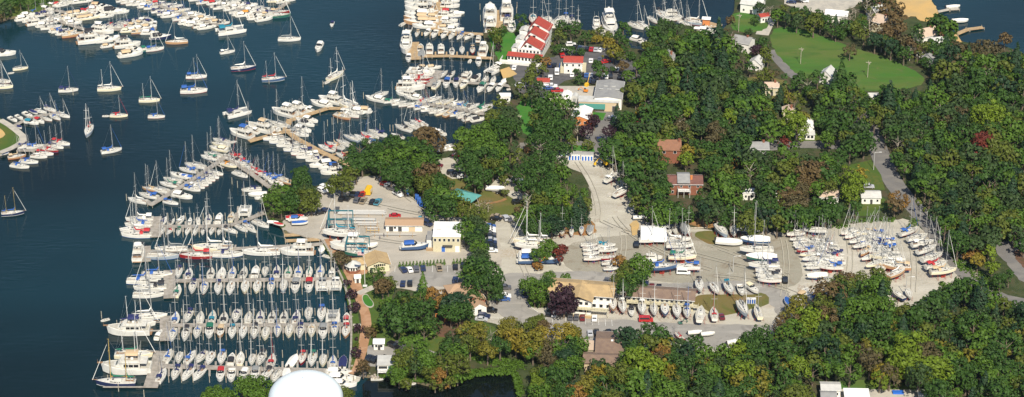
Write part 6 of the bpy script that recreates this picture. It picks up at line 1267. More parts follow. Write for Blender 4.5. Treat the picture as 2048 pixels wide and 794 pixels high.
# people: one continuous skinned body each
def person(x, y, rz, top, legs, label):
    p = G(x, y, LZ)
    V = [((0, 0, .92), .13, 1), ((0, 0, 1.18), .14, 1), ((0, 0, 1.42), .13, 1), ((0, 0, 1.53), .055, 3), ((0, 0, 1.62), .085, 3), ((0, 0, 1.72), .075, 3), ((0, .1, .88), .09, 0), ((.12, .12, .48), .065, 0), ((.0, .12, .08), .05, 0), ((.16, .12, .03), .045, 0), ((0, -.1, .88), .09, 0), ((-.1, -.12, .48), .065, 0), ((-.3, -.12, .1), .05, 0), ((-.16, -.12, .04), .045, 0),
         ((0, .2, 1.4), .06, 1), ((-.06, .26, 1.12), .045, 1), ((.1, .27, .88), .035, 3), ((0, -.2, 1.4), .06, 1), ((.08, -.26, 1.12), .045, 1), ((.24, -.26, .92), .035, 3)]
    E = [(0, 1), (1, 2), (2, 3), (3, 4), (4, 5), (0, 6), (6, 7), (7, 8), (8, 9), (0, 10), (10, 11), (11, 12), (12, 13), (2, 14), (14, 15), (15, 16), (2, 17), (17, 18), (18, 19)]
    me = bpy.data.meshes.new('person'); me.from_pydata([v[0] for v in V], E, []); o = link('person', me, None, (p.x, p.y, LZ + .12), R(rz)); md = o.modifiers.new('skin', 'SKIN'); o.modifiers.new('sub', 'SUBSURF').levels = 1
    for i, s in enumerate(me.skin_vertices[0].data): s.radius = (V[i][1], V[i][1]); s.use_root = i == 0
    me.materials.append(M[top]); tag(o, label, 'person')
    dg = bpy.context.evaluated_depsgraph_get(); e = bpy.data.meshes.new_from_object(o.evaluated_get(dg)); o.modifiers.clear(); o.data = e
    e.materials.clear(); [e.materials.append(M[q]) for q in (top, legs, 'skin', 'hair')]
    for f in e.polygons:
        z = f.center.z; r_ = abs(f.center.y)
        f.material_index = 1 if z < .93 and r_ < .23 else (2 if z > 1.5 or (r_ > .22 and z < 1.05) else 0)
        if z > 1.66: f.material_index = 3
mat('skin', (.5, .3, .2), .6); mat('hair', (.05, .03, .02), .8)
person(721, 708, 80, 'c_b', 'c_n', 'person in a blue top walking on the brick path'); person(768, 474, 200, 'c_k', 'c_n', 'person in black standing by the long lone mast'); person(760, 480, 30, 'c_n', 'c_y', 'person in navy on the gravel below the mast racks'); person(1058, 592, 90, 'c_r', 'c_k', 'person in a red top beside the navy pickup')
# ------------------------------------------------------------------ trees
TC_ = dict(dg=(.035, .083, .01), mg=(.065, .13, .01), ol=(.085, .11, .012), yg=(.12, .18, .01), ye=(.2, .16, .015), yo=(.15, .14, .014), oz=(.22, .12, .025), br=(.085, .07, .028), re=(.13, .025, .014), pu=(.035, .014, .022), pi=(.018, .048, .016), gy=(.12, .115, .075), ru=(.11, .075, .028), bl=(.036, .068, .016))
TN = dict(dg='dark green', mg='mid green', ol='olive green', yg='lime green', ye='yellow', yo='golden olive', oz='orange', br='brown', re='red', pu='dark purple', pi='deep blue green', gy='grey half bare', ru='rust coloured', bl='dull green')
for k_, v in TC_.items(): leafmat('leaf_' + k_, [q * (.72 if k_ not in ('ye', 'yg', 'oz', 're', 'pu') else .72) for q in v], .24)
mat('bark', (.16, .12, .085), .9, (.1, .08, .06), 3); mat('bark_pale', (.35, .31, .25), .9)
def leafquad(mb, c, n, s, rr):
    n = n.normalized(); u = n.orthogonal().normalized(); a = rr.uniform(0, 6.283); u = u * math.cos(a) + n.cross(u) * math.sin(a); v = n.cross(u)
    s1 = s * rr.uniform(.7, 1.2); s2 = s * rr.uniform(.5, .9)
    mb.add([c - u * s1, c - v * s2, c + u * s1, c + v * s2], [(0, 1, 2, 3)])
def crown_mb(seed, nl=20, per=46, leaf=.115, conif=False, hz=.85, gaps=.1, var=0):
    """unit crown: radius 1, centre at z=0, made of leaf clumps on many lobes plus twigs inside"""
    rr = random.Random(seed); mb = MB()
    if conif:
        for k in range(11):
            t = k / 10; z = -1.3 + 2.9 * t; rad = (1 - t) ** .8 * .85 + .06
            m = int(per * 2.2 * (rad + .15))
            for i in range(m):
                a = rr.uniform(0, 6.283); q = rad * rr.uniform(.55, 1.08); c = Vector((q * math.cos(a), q * math.sin(a), z + rr.uniform(-.16, .16) - q * .18))
                leafquad(mb, c, Vector((math.cos(a) * .8, math.sin(a) * .8, .9 + rr.uniform(-.4, .4))), leaf * 1.1, rr)
        return mb
    lobes = []; nl = int(nl * (1, .7, 1.25, .85, 1.1, .6, 1.3, .8, 1)[var]); big = (1, 1.2, .82, 1.05, .9, 1.25, .8, 1.05, 1)[var]; gaps = (.1, .5, .1, .3, .2, .6, .1, .7, .2)[var]
    for i in range(nl):
        ph = math.asin(1 - 2 * (i + .5) / nl * .86); a = i * 2.39996 + rr.uniform(-.3, .3); k = rr.uniform(.5, .84)
        lobes.append((Vector((math.cos(a) * math.cos(ph) * k, math.sin(a) * math.cos(ph) * k, math.sin(ph) * k * hz)), rr.uniform(.2, .38) * big))
    lobes.append((Vector((0, 0, .15)), .5))
    for c0, r0 in lobes:
        if rr.random() < gaps * .5: continue
        for i in range(int(per * (r0 / .34) ** 2)):
            n = Vector((rr.gauss(0, 1), rr.gauss(0, 1), rr.gauss(0.25, 1))).normalized()
            if n.dot(c0) < -.45 * c0.length: continue
            c = c0 + Vector((n.x, n.y, n.z * .85)) * r0 * rr.uniform(.78, 1.12)
            leafquad(mb, c, n + Vector((rr.uniform(-.22, .22), rr.uniform(-.22, .22), rr.uniform(0, .45))), leaf, rr)
    return mb
def trunk_mb(seed, conif=False, limbs=5):
    rr = random.Random(seed); mb = MB()
    # trunk runs from z=-h to the crown centre; built for crown radius 1 and ground at z=-1.75
    mb.tube((0, 0, -1.75), (.02, .02, -.3), .085, .055, 6); mb.tube((.02, .02, -.3), (0, .03, .5 if not conif else 1.5), .055, .015, 5)
    if not conif:
        for i in range(limbs):
            a = i * 2.4 + rr.uniform(-.3, .3); z = -.75 + i * .16; mb.tube((0, 0, z), (math.cos(a) * .6, math.sin(a) * .6, z + .55), .035, .012, 4)
    return mb
NV = 9
def crown_mesh(kind, v, c, lod): return cached(('crown', kind, v, c, lod), lambda: (lambda src: src)(mk_crown(kind, v, c, lod)))
def mk_crown(kind, v, c, lod):
    base = cached(('cbase', kind, v, lod), lambda: crown_mb(v * 13 + (5 if kind == 'c' else 0), 26 if lod == 0 else 18, (72, 30)[lod] if kind != 'g' else 14, (.085, .14)[lod] if kind != 'g' else .07, kind == 'c', hz=(.85, .75, .95, .8, 1.05, .7, .9, 1.15, .8)[v], var=v).mesh('crown', ['leaf_dg']))
    me = base.copy(); me.materials.clear(); me.materials.append(M['leaf_' + c]); return me
def trunk_mesh(kind, v): return cached(('trunk', kind, v % 3), lambda: trunk_mb(v, kind == 'c', 9 if kind == 'g' else 5).mesh('trunk', ['bark_pale' if kind == 'g' else 'bark']))
# (x, y) of the crown centre, radius in metres, colour; '^' conifer, '~' half bare
SP = ("545 400 5 mg;563 386 5.5 mg;580 404 5.5 dg;562 410 5 mg;600 350 6 dg;606 366 5.5 dg;608 388 5 ol;622 402 5.5 ol;617 384 5 bl;612 414 4 ol;588 384 4.5 dg;"
"683 366 6 ol;668 374 4 ol;700 348 5 ol;702 326 6 dg;719 298 6 dg;724 322 6 dg;712 342 5 dg;744 290 5.5 dg;757 304 6 dg;775 318 6.5 mg;790 292 6 dg;800 340 7 dg;812 316 7 mg;825 296 6 dg;836 330 6 mg;782 350 6 dg;770 300 5 dg;852 274 7 ru;870 284 6 ru;866 318 5 dg;846 304 6 dg;818 352 6 dg;850 318 5 mg;760 334 5 dg;810 366 5 dg;"
"852 352 6 ru;866 344 5 ru;878 368 6 dg;886 392 7.5 mg;868 392 5.5 dg;846 368 5 ol;892 416 6 dg;872 412 6 dg;858 372 5 ol;900 372 4 dg;904 402 3.6 ol;925 408 3.6 ol;"
"940 284 7 mg;957 298 7 mg;972 318 7 dg;936 318 6 dg;946 342 6 dg;966 350 6 dg;986 332 6 ol;924 270 5 mg;960 268 6 mg;988 300 6 mg;1004 338 5 dg;950 364 5 dg;930 338 5 dg;1005 312 5 mg;976 284 6 mg;920 300 5 ol;1008 360 3.2 ol;"
"1000 214 6 ol;984 238 6 ol;1014 232 7 bl;1000 256 6 dg;1022 256 6 dg;976 256 5 mg;960 262 4 mg;1030 244 5 bl;1008 274 4.5 dg;"
"1060 160 5 ol;1050 182 6 ol;1064 144 4.6 ol;1074 176 5 bl;1064 192 4.6 bl;1085 214 6 dg;1105 202 6 mg;1126 212 6 mg;1076 240 6 ol;1100 236 7.5 dg;1132 238 6 bl;1090 264 7 dg;1122 262 7 dg;1076 284 6 dg;1106 290 6 dg;1140 222 5 dg;1170 262 4 pu;1155 260 4 gy~;1144 286 3.6 ol;1177 290 3.4 ol;1172 236 2.6 pu;1218 262 3.6 pu;1183 246 2.8 re;1189 240 3.6 pu;1136 274 2 re;"
"1020 298 5 bl;1040 320 5 ol;1060 330 6 dg;1086 318 6 dg;1112 330 6 dg;1048 350 6 dg;1076 350 6 dg;1100 364 6 dg;1122 346 5 mg;1066 384 6 dg;1090 390 6 dg;1115 394 6 mg;1134 376 5 mg;1145 404 5 yg;1166 392 4.5 mg;1160 416 5 pi^;1150 430 4.5 pi^;1130 428 5 dg;1172 408 3.6 ol;1110 424 5 dg;1094 430 5.5 dg;1074 420 5 mg;1050 436 5 mg;1060 454 5 dg;1084 458 5 dg;1104 450 5 pi;1056 406 4.4 yg~;1128 452 3.6 pi;1038 424 3 ru;1034 300 3.6 gy~;1080 300 4.6 gy~;1106 348 4 dg^;1130 300 4 dg;1082 406 5 ol;1046 376 4.4 dg;1010 386 2.4 ol;"
"958 416 5 ol~;954 434 4.8 ol;955 452 5.5 bl;958 458 4.6 dg;932 462 5 mg;952 480 5 dg;952 474 4.6 pi;976 410 3 gy~;940 440 4 dg;926 424 3.6 ol;960 516 5 bl;966 540 8 dg;986 562 6 dg;952 568 6 dg;976 578 6 dg;960 498 4.4 mg;946 546 6 mg;994 584 4 dg;945 590 3.6 dg;"
"765 572 5 ru;776 568 4 ol;748 550 3.6 dg;760 545 2.2 yg;872 594 5 oz;864 584 3.4 oz;876 606 3.6 oz;912 606 7.5 pi;902 622 6 dg;920 624 6 dg;846 570 3.6 mg^;740 664 3.2 ru;752 656 2.4 ol;"
"694 566 2.2 pu;703 588 2.4 pu;711 614 2.5 pu;716 657 2.3 pu;713 706 2.4 pu;713 691 1.4 ol;713 678 1 pu;726 732 3.6 ru;686 520 3.8 br;678 512 2.6 br;"
"825 698 6.5 mg;808 718 6 ol;846 718 6 mg;830 728 5.6 bl;858 728 5.2 mg;882 718 5 mg;900 698 5 dg;893 728 5.4 ol;918 728 5 ol;914 710 5 mg;876 746 3.6 oz;864 744 4 ol;798 738 4.4 mg;790 746 3.8 mg;808 730 4.6 ol;798 762 2.9 mg;812 768 2.7 ol;870 772 2.8 ol;884 768 2.9 oz;900 764 2.7 ol;915 758 2.8 mg;935 690 4.6 gy~;936 664 5 yo;952 680 5 yo;940 690 5.4 ol;975 700 5 yo;982 678 4.6 gy~;1000 690 5.4 dg;1020 660 5 yo;1032 680 5.6 ye;1010 666 5 yo;1050 694 5 ye;1066 690 6.4 yo;1080 670 5.4 ye;1064 648 4.2 ol;1078 644 4.2 ol;1088 654 4 ru;1066 700 5 mg;1090 700 5 br;1100 722 5 br;1106 688 4 gy~;1128 664 6 ye;1146 672 5 yo;1130 690 6 mg;1142 706 5.4 dg;1160 692 4.6 mg;1016 648 4 yo;1046 662 4.6 ol;960 660 4 yo;906 668 4 bl;920 690 4 bl;1118 740 5 mg;1150 728 5 mg;1084 744 4.6 ol;"
"1058 574 5 mg;1080 584 5.4 mg;1092 570 5 dg;1098 556 4 mg;1070 600 3 mg;1128 600 6.6 pu;1120 612 4 pu;1136 610 4.4 pu;1132 556 2.4 mg;1080 510 4.4 mg;1098 498 5 mg;1120 506 4.2 re;1124 498 3.4 re;1076 532 2.2 oz;1244 552 5.4 ol;1266 546 6.4 mg;1282 534 6.4 mg;1250 576 5.6 dg;1238 560 4.4 ol;1240 522 3 oz;1272 562 5 dg;1318 322 6 dg;1322 338 5 mg;1408 392 5 dg;1308 306 5 ol;1256 534 4 ol;"
"990 66 5.6 ol;1004 60 4.6 dg;996 80 4 ol;1040 42 6.4 dg;1044 56 5 dg;1118 70 6.4 ol;1110 84 4 ol;1122 52 5 dg;1142 62 6.4 dg;1152 52 5 dg;1170 74 5.4 dg;1194 78 4.6 ye;1186 66 3.6 ol;1218 86 5 ye;1228 104 6.4 yo;1240 112 5.4 ol;1214 112 3.6 yo;1092 124 3 oz;1076 118 4.6 ol;1086 138 5 ol;1066 132 4 ol;1116 98 3 dg;1140 100 3 dg;1162 104 3.4 dg;1200 142 4.6 dg;1194 128 3.8 dg;1246 132 5 ru;1226 140 3.6 dg;1158 160 3.2 dg;1153 143 2 dg;1260 180 5.4 ol;1276 188 5.4 ol;1268 172 4 ol;1246 58 7 dg;1236 74 5.4 dg;1250 86 5 dg;1216 72 3 ol;1056 96 3.4 br;996 96 3.6 pu;1248 100 4 dg;1262 112 4.4 dg;1200 60 3.4 ol;1256 150 4 mg;"
"1338 290 0 dg;1374 303 4 ye;1372 318 4.4 yg;1287 222 4.4 ye;1294 238 3.6 yg;1278 248 3 re;1462 232 5 yg;1458 246 4 yg;1380 225 4 yg;1360 238 4 ru~;1585 240 6.5 yg;1595 258 6.5 yg;1606 236 4.4 yo;1578 262 4.4 mg;1622 350 8 ru;1640 342 7 ru;1610 368 6 ru;1600 384 5 br;1655 372 5 ol;1695 350 6 yg;1710 368 6.5 yg;1720 348 4.4 ye;1700 388 5 yg;1800 398 5.4 oz;1790 410 4.6 ru;1568 286 3 re;1360 255 5 br;1432 260 6 br;1426 280 5 br;1500 240 4.6 ru;1472 325 3.4 oz;1500 345 5 br~;1590 412 6 br;1580 396 6 ru;"
"1968 282 6.5 re;1966 298 5 re;1962 232 7 yg;1984 228 7 yg;1976 250 6 yg;2000 240 6 yg;1890 240 5 br;1912 330 3 re;1960 370 3 re;1920 225 4.4 br;1888 75 4 ru;2010 78 4 ru;1975 95 6 br;1782 20 7 ru;1790 40 7 ru;1776 60 5 ru;1800 60 5 ru;1806 84 5 br;1820 88 5 ru;1760 8 5 br;1700 100 4 br;1890 62 6 dg;1876 48 6 dg;1900 60 7 mg;1880 40 5 dg;1866 48 4.4 dg;1740 60 6 br~;1896 100 6 dg;1900 116 7 pi;1880 128 6 pi;1890 100 5 pi^;"
"1820 700 8 yg;1826 716 7 yg;1815 732 7 yg;1838 744 7 yg;1836 690 6 yg;1790 740 5 yg;1800 722 6 yg;1872 738 8 yg;1888 724 7 mg;1870 756 6 yg;1912 724 5 yg;1764 744 5 ye;1760 760 4 yg;1780 752 5 br;1860 712 8 br;1850 706 6 ol;1722 700 4 br;1740 724 6 br;1700 740 6 mg;1652 642 6 ru;1660 590 8 ru;1680 576 7 ol;1670 606 6 br;1600 610 6 yo;1588 630 6 yo;1580 648 6 ru;1620 640 7 yg;1610 655 6 yg;1690 560 6 ru;1750 580 8 mg;1760 560 6 ol;1720 560 4 ol;1656 724 5 dg;1600 735 6 yg;1760 610 7 mg;1482 700 5 yg;1500 698 5 dg;1522 672 5 dg;1504 680 6 dg;1325 708 4.4 oz;1318 700 3.4 re;1322 720 4 br;1340 760 5 yo;1330 745 5 ye;1350 735 5 ol;1500 760 8 yo;1480 750 7 yg;1520 780 6 yo;1280 730 9 yg;1300 745 8 yg;1264 722 6 mg;1130 716 6 pi;1200 752 5 ye;1185 766 5 yo;1170 780 5 yo;1150 790 5 oz;1080 790 6 mg;1076 778 5 yg;1084 760 4.6 yg;1086 756 5 yg;1098 770 5 ru;1940 514 3 oz;1956 520 4 ye;1954 505 3.4 oz;1985 535 4 yg;2000 560 4 dg;2018 552 3.6 dg;1978 505 4 yg;"
"430 786 5 mg;418 794 4 mg;452 790 4 mg;505 772 6 mg;486 780 6 mg;524 782 6 mg;510 792 6 mg;540 790 4 ol;690 790 4 ol;8 18 6 bl;1526 88 4.4 dg;1530 104 4 ol;1512 100 4 pu;1536 118 3.6 ol;1498 64 3.2 bl;1476 100 5 bl;1462 78 5 ru~;1450 64 4 br;1462 40 4 ru;1545 150 4.6 br;1530 150 4.6 ol;1580 168 5.4 dg;1600 162 6 dg;1614 175 5 gy~;1520 14 4 bl;1540 22 4 gy~;1556 30 5 mg;1510 40 3.2 dg;1636 156 5 dg;1682 160 6 dg^;1670 164 4.6 pi^;1700 166 6 dg;1500 134 5 dg;1488 116 5 mg;1560 196 4.4 pi^;1690 50 5 dg;1700 36 4.4 gy~;1740 34 5 br~;1728 70 5 ol;1770 70 5 ru;1836 60 4.4 dg;1866 92 5 dg;1832 76 5 bl;1850 96 4.4 ol;1876 104 5 dg;1896 78 5 dg;20 6 6 dg;40 2 5 dg;56 10 3 dg;0 34 4 br;30 16 4 ol;70 2 4 dg;100 -2 4 dg;")
FOREST = [("1658 190;1700 184;1720 190;1760 192;1840 186;1880 166;1900 140;1960 110;2064 118;2064 500;1990 478;1976 500;1930 512;1890 470;1850 408;1818 360;1784 300;1760 262;1736 224;1700 200", 'right'),
 ("1250 200;1262 104;1282 106;1300 66;1330 48;1420 74;1450 66;1470 96;1480 150;1500 165;1540 200;1556 232;1552 270;1490 285;1400 275;1300 285;1240 262;1225 232;1290 212;1306 196;1280 130;1290 160;1320 206", 'north'),
 ("1216 290;1240 262;1300 284;1306 330;1332 345;1330 384;1420 384;1420 340;1400 330;1388 300;1400 275;1480 290;1490 310;1560 300;1600 320;1680 300;1690 330;1680 372;1640 366;1640 402;1680 404;1700 410;1720 400;1716 430;1700 445;1590 446;1520 450;1440 448;1390 430;1340 436;1290 430;1272 400;1256 360;1226 322", 'centre'),
 ("1600 170;1640 182;1740 184;1720 190;1730 230;1744 290;1700 300;1640 290;1640 262;1620 240;1640 210;1600 200", 'chapel'),
 ("1250 672;1290 662;1340 668;1348 690;1400 684;1420 692;1450 700;1510 664;1548 668;1556 700;1590 640;1636 600;1700 556;1768 560;1780 600;1850 606;1880 562;1940 556;2000 600;2064 612;2064 806;1890 806;1850 762;1760 752;1620 748;1610 806;1060 806;1050 770;1110 732;1180 742;1240 712", 'south'),
 ("770 590;800 578;850 584;862 610;850 640;872 650;860 668;780 664;762 640;756 610", 'grove'),
 ("1552 12;1600 16;1640 30;1700 54;1740 72;1790 90;1840 110;1884 142;1862 140;1800 106;1740 90;1660 62;1600 46;1556 38;1542 24", 'hedge'),
 ("1700 20;1720 0;1780 -20;1800 50;1840 88;1830 120;1760 84;1700 56;1690 30", 'top'),
 ("1895 84;1960 100;2064 120;2064 130;1960 150;1880 150;1870 130;1890 110", 'bay'),
 ("1550 180;1580 185;1600 210;1560 228;1540 205", 'garden')]
CLEAR_F = .72
PAL = dict(right=['dg'] * 6 + ['bl'] * 5 + ['pi'] * 2 + ['ol'] * 3 + ['mg'] * 5 + ['gy~'], north=['dg'] * 7 + ['bl'] * 5 + ['ol'] * 2 + ['pi'] * 2 + ['mg'] * 3, centre=['dg'] * 7 + ['mg'] * 3 + ['bl'] * 3 + ['ol', 'pi', 'mg', 'ol'], chapel=['dg'] * 5 + ['bl'] * 3 + ['ol'] * 2 + ['mg'], south=['dg'] * 7 + ['mg'] * 5 + ['yo'] + ['pi'] * 2 + ['bl'] * 3 + ['ol'] * 2,
           grove=['dg'] * 6 + ['mg'] * 2 + ['ol'], hedge=['dg'] * 4 + ['pi'] * 2 + ['ol'] * 2 + ['gy~', 'bl'], top=['br~', 'dg', 'ru', 'gy~', 'ol', 'bl'], bay=['dg', 'bl', 'ol', 'pi', 'mg', 'br'], garden=['dg', 'ol', 'yo'])
PLACE = dict(right='in the wood right of the lane', north='in the wood between harbour and field', centre='in the wood above the boatyard', chapel='in the trees below the white church', south='in the wood along the bottom edge', grove='in the dark grove above the south car park', hedge='in the tree belt along the field', top='among the houses by the beach', bay='on the wooded shore of the open bay', garden='in the garden left of the yellow green tree')
CLEAR = [(1344, 312, 36, 50), (1371, 386, 50, 50), (1517, 300, 26, 20), (1498, 390, 20, 20), (1567, 392, 24, 20), (1658, 396, 30, 22), (1741, 396, 34, 22), (1577, 226, 18, 16), (1616, 262, 30, 28), (1656, 152, 24, 22), (1490, 90, 26, 20), (1515, 128, 18, 12), (1674, 30, 26, 12), (1753, 22, 10, 8), (1766, 44, 18, 14), (1852, 70, 22, 12), (1880, 84, 14, 8), (1861, 114, 10, 8), (1841, 102, 8, 6), (1337, 114, 12, 9), (1661, 776, 40, 16), (1720, 786, 80, 14), (1605, 296, 70, 16), (1543, 172, 8, 5), (1222, 696, 34, 34), (1374, 308, 10, 14), (1560, 286, 20, 6), (1740, 770, 100, 12), (1528, 34, 12, 8), (1622, 355, 30, 22), (1700, 360, 26, 26)]
def inside(x, y, poly):
    c = False; j = len(poly) - 1
    for i in range(len(poly)):
        xi, yi = poly[i]; xj, yj = poly[j]
        if (yi > y) != (yj > y) and x < (xj - xi) * (y - yi) / (yj - yi) + xi: c = not c
        j = i
    return c
trees = []; rt = random.Random(11)
for q in SP.split(';'):
    if not q.strip(): continue
    x, y, r_, c = q.split(); r_ = float(r_)
    if r_ < .5: continue
    trees.append((float(x), float(y), r_ * ((.84 if float(y) > 140 or float(x) > 1500 else .62) if r_ > 3 else 1), c, None))
spx = [(t[0], t[1]) for t in trees]
for s_, nm in FOREST:
    poly = [tuple(map(float, q.split())) for q in s_.split(';')]
    ws = [G(x, y, 8) for x, y in poly]; x0, x1 = min(p.x for p in ws), max(p.x for p in ws); y0, y1 = min(p.y for p in ws), max(p.y for p in ws)
    st = 5.7 if nm not in ('hedge',) else 5.0
    j = 0; yy = y0
    while yy < y1:
        xx = x0 + (st / 2 if j % 2 else 0)
        while xx < x1:
            ax, ay = xx + rt.uniform(-2, 2), yy + rt.uniform(-2, 2); px, py = P(Vector((ax, ay, 8)))
            if inside(px, py, poly) and not (nm in ('chapel', 'centre', 'north') and 1470 < px < 1760 and rt.random() < .18) and not any(abs(px - a) < c_ * .75 and -d_ * .55 < py - b < d_ * .7 or (abs(px - a) < 14 and 0 <= b - py < d_ * .3) for a, b, c_, d_ in CLEAR) and not any(abs(px - a) < 14 and abs(py - b) < 7 for a, b in spx):
                big = rt.random(); r_ = rt.uniform(3.02, 3.9) if big < .5 else (rt.uniform(3.9, 5) if big < .86 else rt.uniform(5, 6.4))
                if nm in ('hedge', 'top', 'garden'): r_ *= .8
                # colours come in drifts
                k = int((math.sin(ax * .021 + ay * .013) + math.sin(ay * .031 - ax * .017) + 2) / 4 * 7); pal = PAL[nm]
                c = pal[(k + rt.randrange(0, len(pal))) % len(pal)] if rt.random() < .7 else rt.choice(pal)
                trees.append((px, py, r_, c, nm))
            xx += st
        yy += st * .95; j += 1
print('TREES', len(trees))
order = sorted(range(len(trees)), key=lambda i: -(trees[i][2] + (2.2 if trees[i][4] is None and trees[i][2] > 3 else 0)) * (trees[i][1] + 900))
keep = set(order[:300]); wood = Merge()
def place(x, y):
    if y > 640: return 'at the bottom of the picture'
    return ''
LM = [(545, 398, 'by the curved bank left of the lift piers'), (690, 350, 'beside the gravel harbour lot'), (790, 320, 'in the clump behind the harbour lot'), (862, 300, 'by the seawall court'), (880, 390, 'left of the teal pavilion'), (955, 310, 'in the clump between court and lawn'), (1005, 240, 'on the shore below the upper pier'), (1060, 165, 'in the narrow row by the upper car park'), (1105, 240, 'in the big clump below the white tents'), (1080, 350, 'in the clump left of the gravel drive'), (1140, 410, 'beside the small boats on dirt'), (965, 445, 'right of the cream office'), (968, 550, 'beside the entrance road'), (770, 570, 'beside the putting green'), (910, 610, 'beside the brown roofed brick house'), (705, 610, 'on the seawall lawn'), (725, 732, 'at the foot of the brick path'), (840, 725, 'on the south shore by the boathouse'), (960, 690, 'at the road bend above the pond'), (1075, 690, 'above the dark pond'), (1130, 670, 'below the parking bays'), (1075, 585, 'on the grass island'), (1130, 600, 'before the tan roofed building'), (1100, 505, 'among the blue boats'), (1260, 550, 'between the two long buildings'), (1000, 70, 'on the restaurant lawn'), (1140, 60, 'behind the restaurant car park'), (1225, 95, 'at the right edge of the upper car park'), (1150, 110, 'inside the upper car park'), (1265, 180, 'beside the grey warehouse'), (1340, 240, 'in the wood behind the orange brick house'), (1590, 250, 'before the white porch house'), (1625, 360, 'above the pink roofed garage'), (1705, 365, 'beside the lane lawn'), (1800, 400, 'where the lane meets the yard'), (1970, 260, 'in the middle of the right wood'), (1785, 35, 'by the houses near the beach'), (1885, 60, 'at the end of the beach'), (1830, 720, 'above the bottom trailers'), (1620, 630, 'at the right end of the yard road'), (1680, 580, 'before the crowded boat rows'), (1500, 685, 'below the grey hulled boat'), (1300, 735, 'right of the brown L shaped house'), (1080, 775, 'at the bottom right of the pond'), (1960, 515, 'at the pale cul-de-sac'), (480, 785, 'beside the water tower'), (30, 10, 'on the far left shore'), (1250, 250, 'beside the north road'), (1185, 250, 'by the white gable roofed shop'), (1500, 760, 'on the bottom edge below the yard'), (1120, 730, 'right of the dark pond'), (1050, 390, 'by the parking spur')]
seen = {}
for i, (x, y, r_, cc, nm) in enumerate(trees):
    kind = 'c' if cc.endswith('^') else ('g' if cc.endswith('~') else 'b'); c = cc.rstrip('^~')
    if c == 'pi' and nm: kind = 'c' if rt.random() < .5 else 'b'
    zc_ = LZ + 1.0 * r_ + (1.9 if r_ > 3 else .1) ; v = rt.randrange(NV); ind = i in keep
    if r_ < 3: zc_ = LZ + r_ * .95
    p = G(x, y, zc_); rz = rt.uniform(0, 6.28); lod = 0 if ind else 1
    cm = crown_mesh(kind, v, c, lod); th = (zc_ - LZ) / r_ / 1.75
    if ind:
        o = bpy.data.objects.new({'c': 'pine_tree', 'g': 'bare_tree', 'b': 'broadleaf_tree'}[kind] if r_ > 3 else 'round_shrub', None); col.objects.link(o); o.location = (p.x, p.y, LZ); o.rotation_euler = (0, 0, rz)
        cr = link('crown', cm, o, (0, 0, zc_ - LZ), None, (r_ * rt.uniform(.86, 1.1), r_ * rt.uniform(.86, 1.14), r_ * rt.uniform(.85, 1.25))); tr = link('trunk', trunk_mesh(kind, v), o, (0, 0, zc_ - LZ), None, (r_, r_, r_ * th))
        wd = {'c': 'conifer', 'g': 'tree', 'b': 'tree'}[kind] if r_ > 3 else 'shrub'
        sz = 'big ' if r_ > 6.4 else ('small ' if 3 < r_ < 4 else '')
        if nm: pl_ = PLACE[nm]
        else: pl_ = min(LM, key=lambda q: (q[0] - x) ** 2 + ((q[1] - y) * 1.6) ** 2)[2]
        lb = f"{sz}{TN[c]} {wd} {pl_}"; seen.setdefault(lb, []).append(o)
        tag(o, lb, 'tree' if r_ > 3 else 'shrub', None)
    else:
        wood.add(cm, Matrix.Translation(p) @ Matrix.Rotation(rz, 4, 'Z') @ Matrix.Diagonal((r_, r_, r_ * rt.uniform(.9, 1.12), 1)))
        wood.add(trunk_mesh(kind, v), Matrix.Translation(p) @ Matrix.Rotation(rz, 4, 'Z') @ Matrix.Diagonal((r_, r_, r_ * th, 1)))
for lb, os_ in seen.items():       # several alike in one place: tell them apart by their order
    if len(os_) > 1:
        os_.sort(key=lambda o: o.location.x)
        for i, o in enumerate(os_):
            if len(os_) <= 49: o['label'] = lb.replace(' tree', f' tree, {ordn(i)} from the left,', 1).replace(' conifer', f' conifer, {ordn(i)} from the left,', 1).replace(' shrub', f' shrub, {ordn(i)} from the left,', 1)
    for o in os_: o['group'] = lb[:110]
if wood.V: tag(wood.build('woodland'), 'mass of smaller and farther trees filling the woods', 'woodland', None, 'stuff')
# undergrowth between the trees: countless, one object
mb = MB(); ru_ = random.Random(21)
for s_, nm in FOREST:
    poly = [tuple(map(float, q.split())) for q in s_.split(';')]; xs = [q[0] for q in poly]; ys = [q[1] for q in poly]
    A = (max(xs) - min(xs)) * (max(ys) - min(ys)) / 400
    for _ in range(int(A * 1.6)):
        x, y = ru_.uniform(min(xs), max(xs)), ru_.uniform(min(ys), max(ys))
        if not inside(x, y, poly) or y > 800: continue
        p = G(x, y, LZ + 1.0)
        if any(abs(x - a) < c_ * .8 and abs(y - b) < d_ * .9 for a, b, c_, d_ in CLEAR): continue
        s0 = ru_.uniform(.8, 1.8)
        for k in range(12):
            n = Vector((ru_.gauss(0, 1), ru_.gauss(0, 1), abs(ru_.gauss(.3, .6)))); leafquad(mb, p + n.normalized() * s0 * ru_.uniform(.5, 1) - Vector((0, 0, .6)), n, .55, ru_)
tag(link('undergrowth', mb.mesh('undergrowth', ['leaf_bl'])), 'low undergrowth on the floor of the woods', 'undergrowth', None, 'stuff')
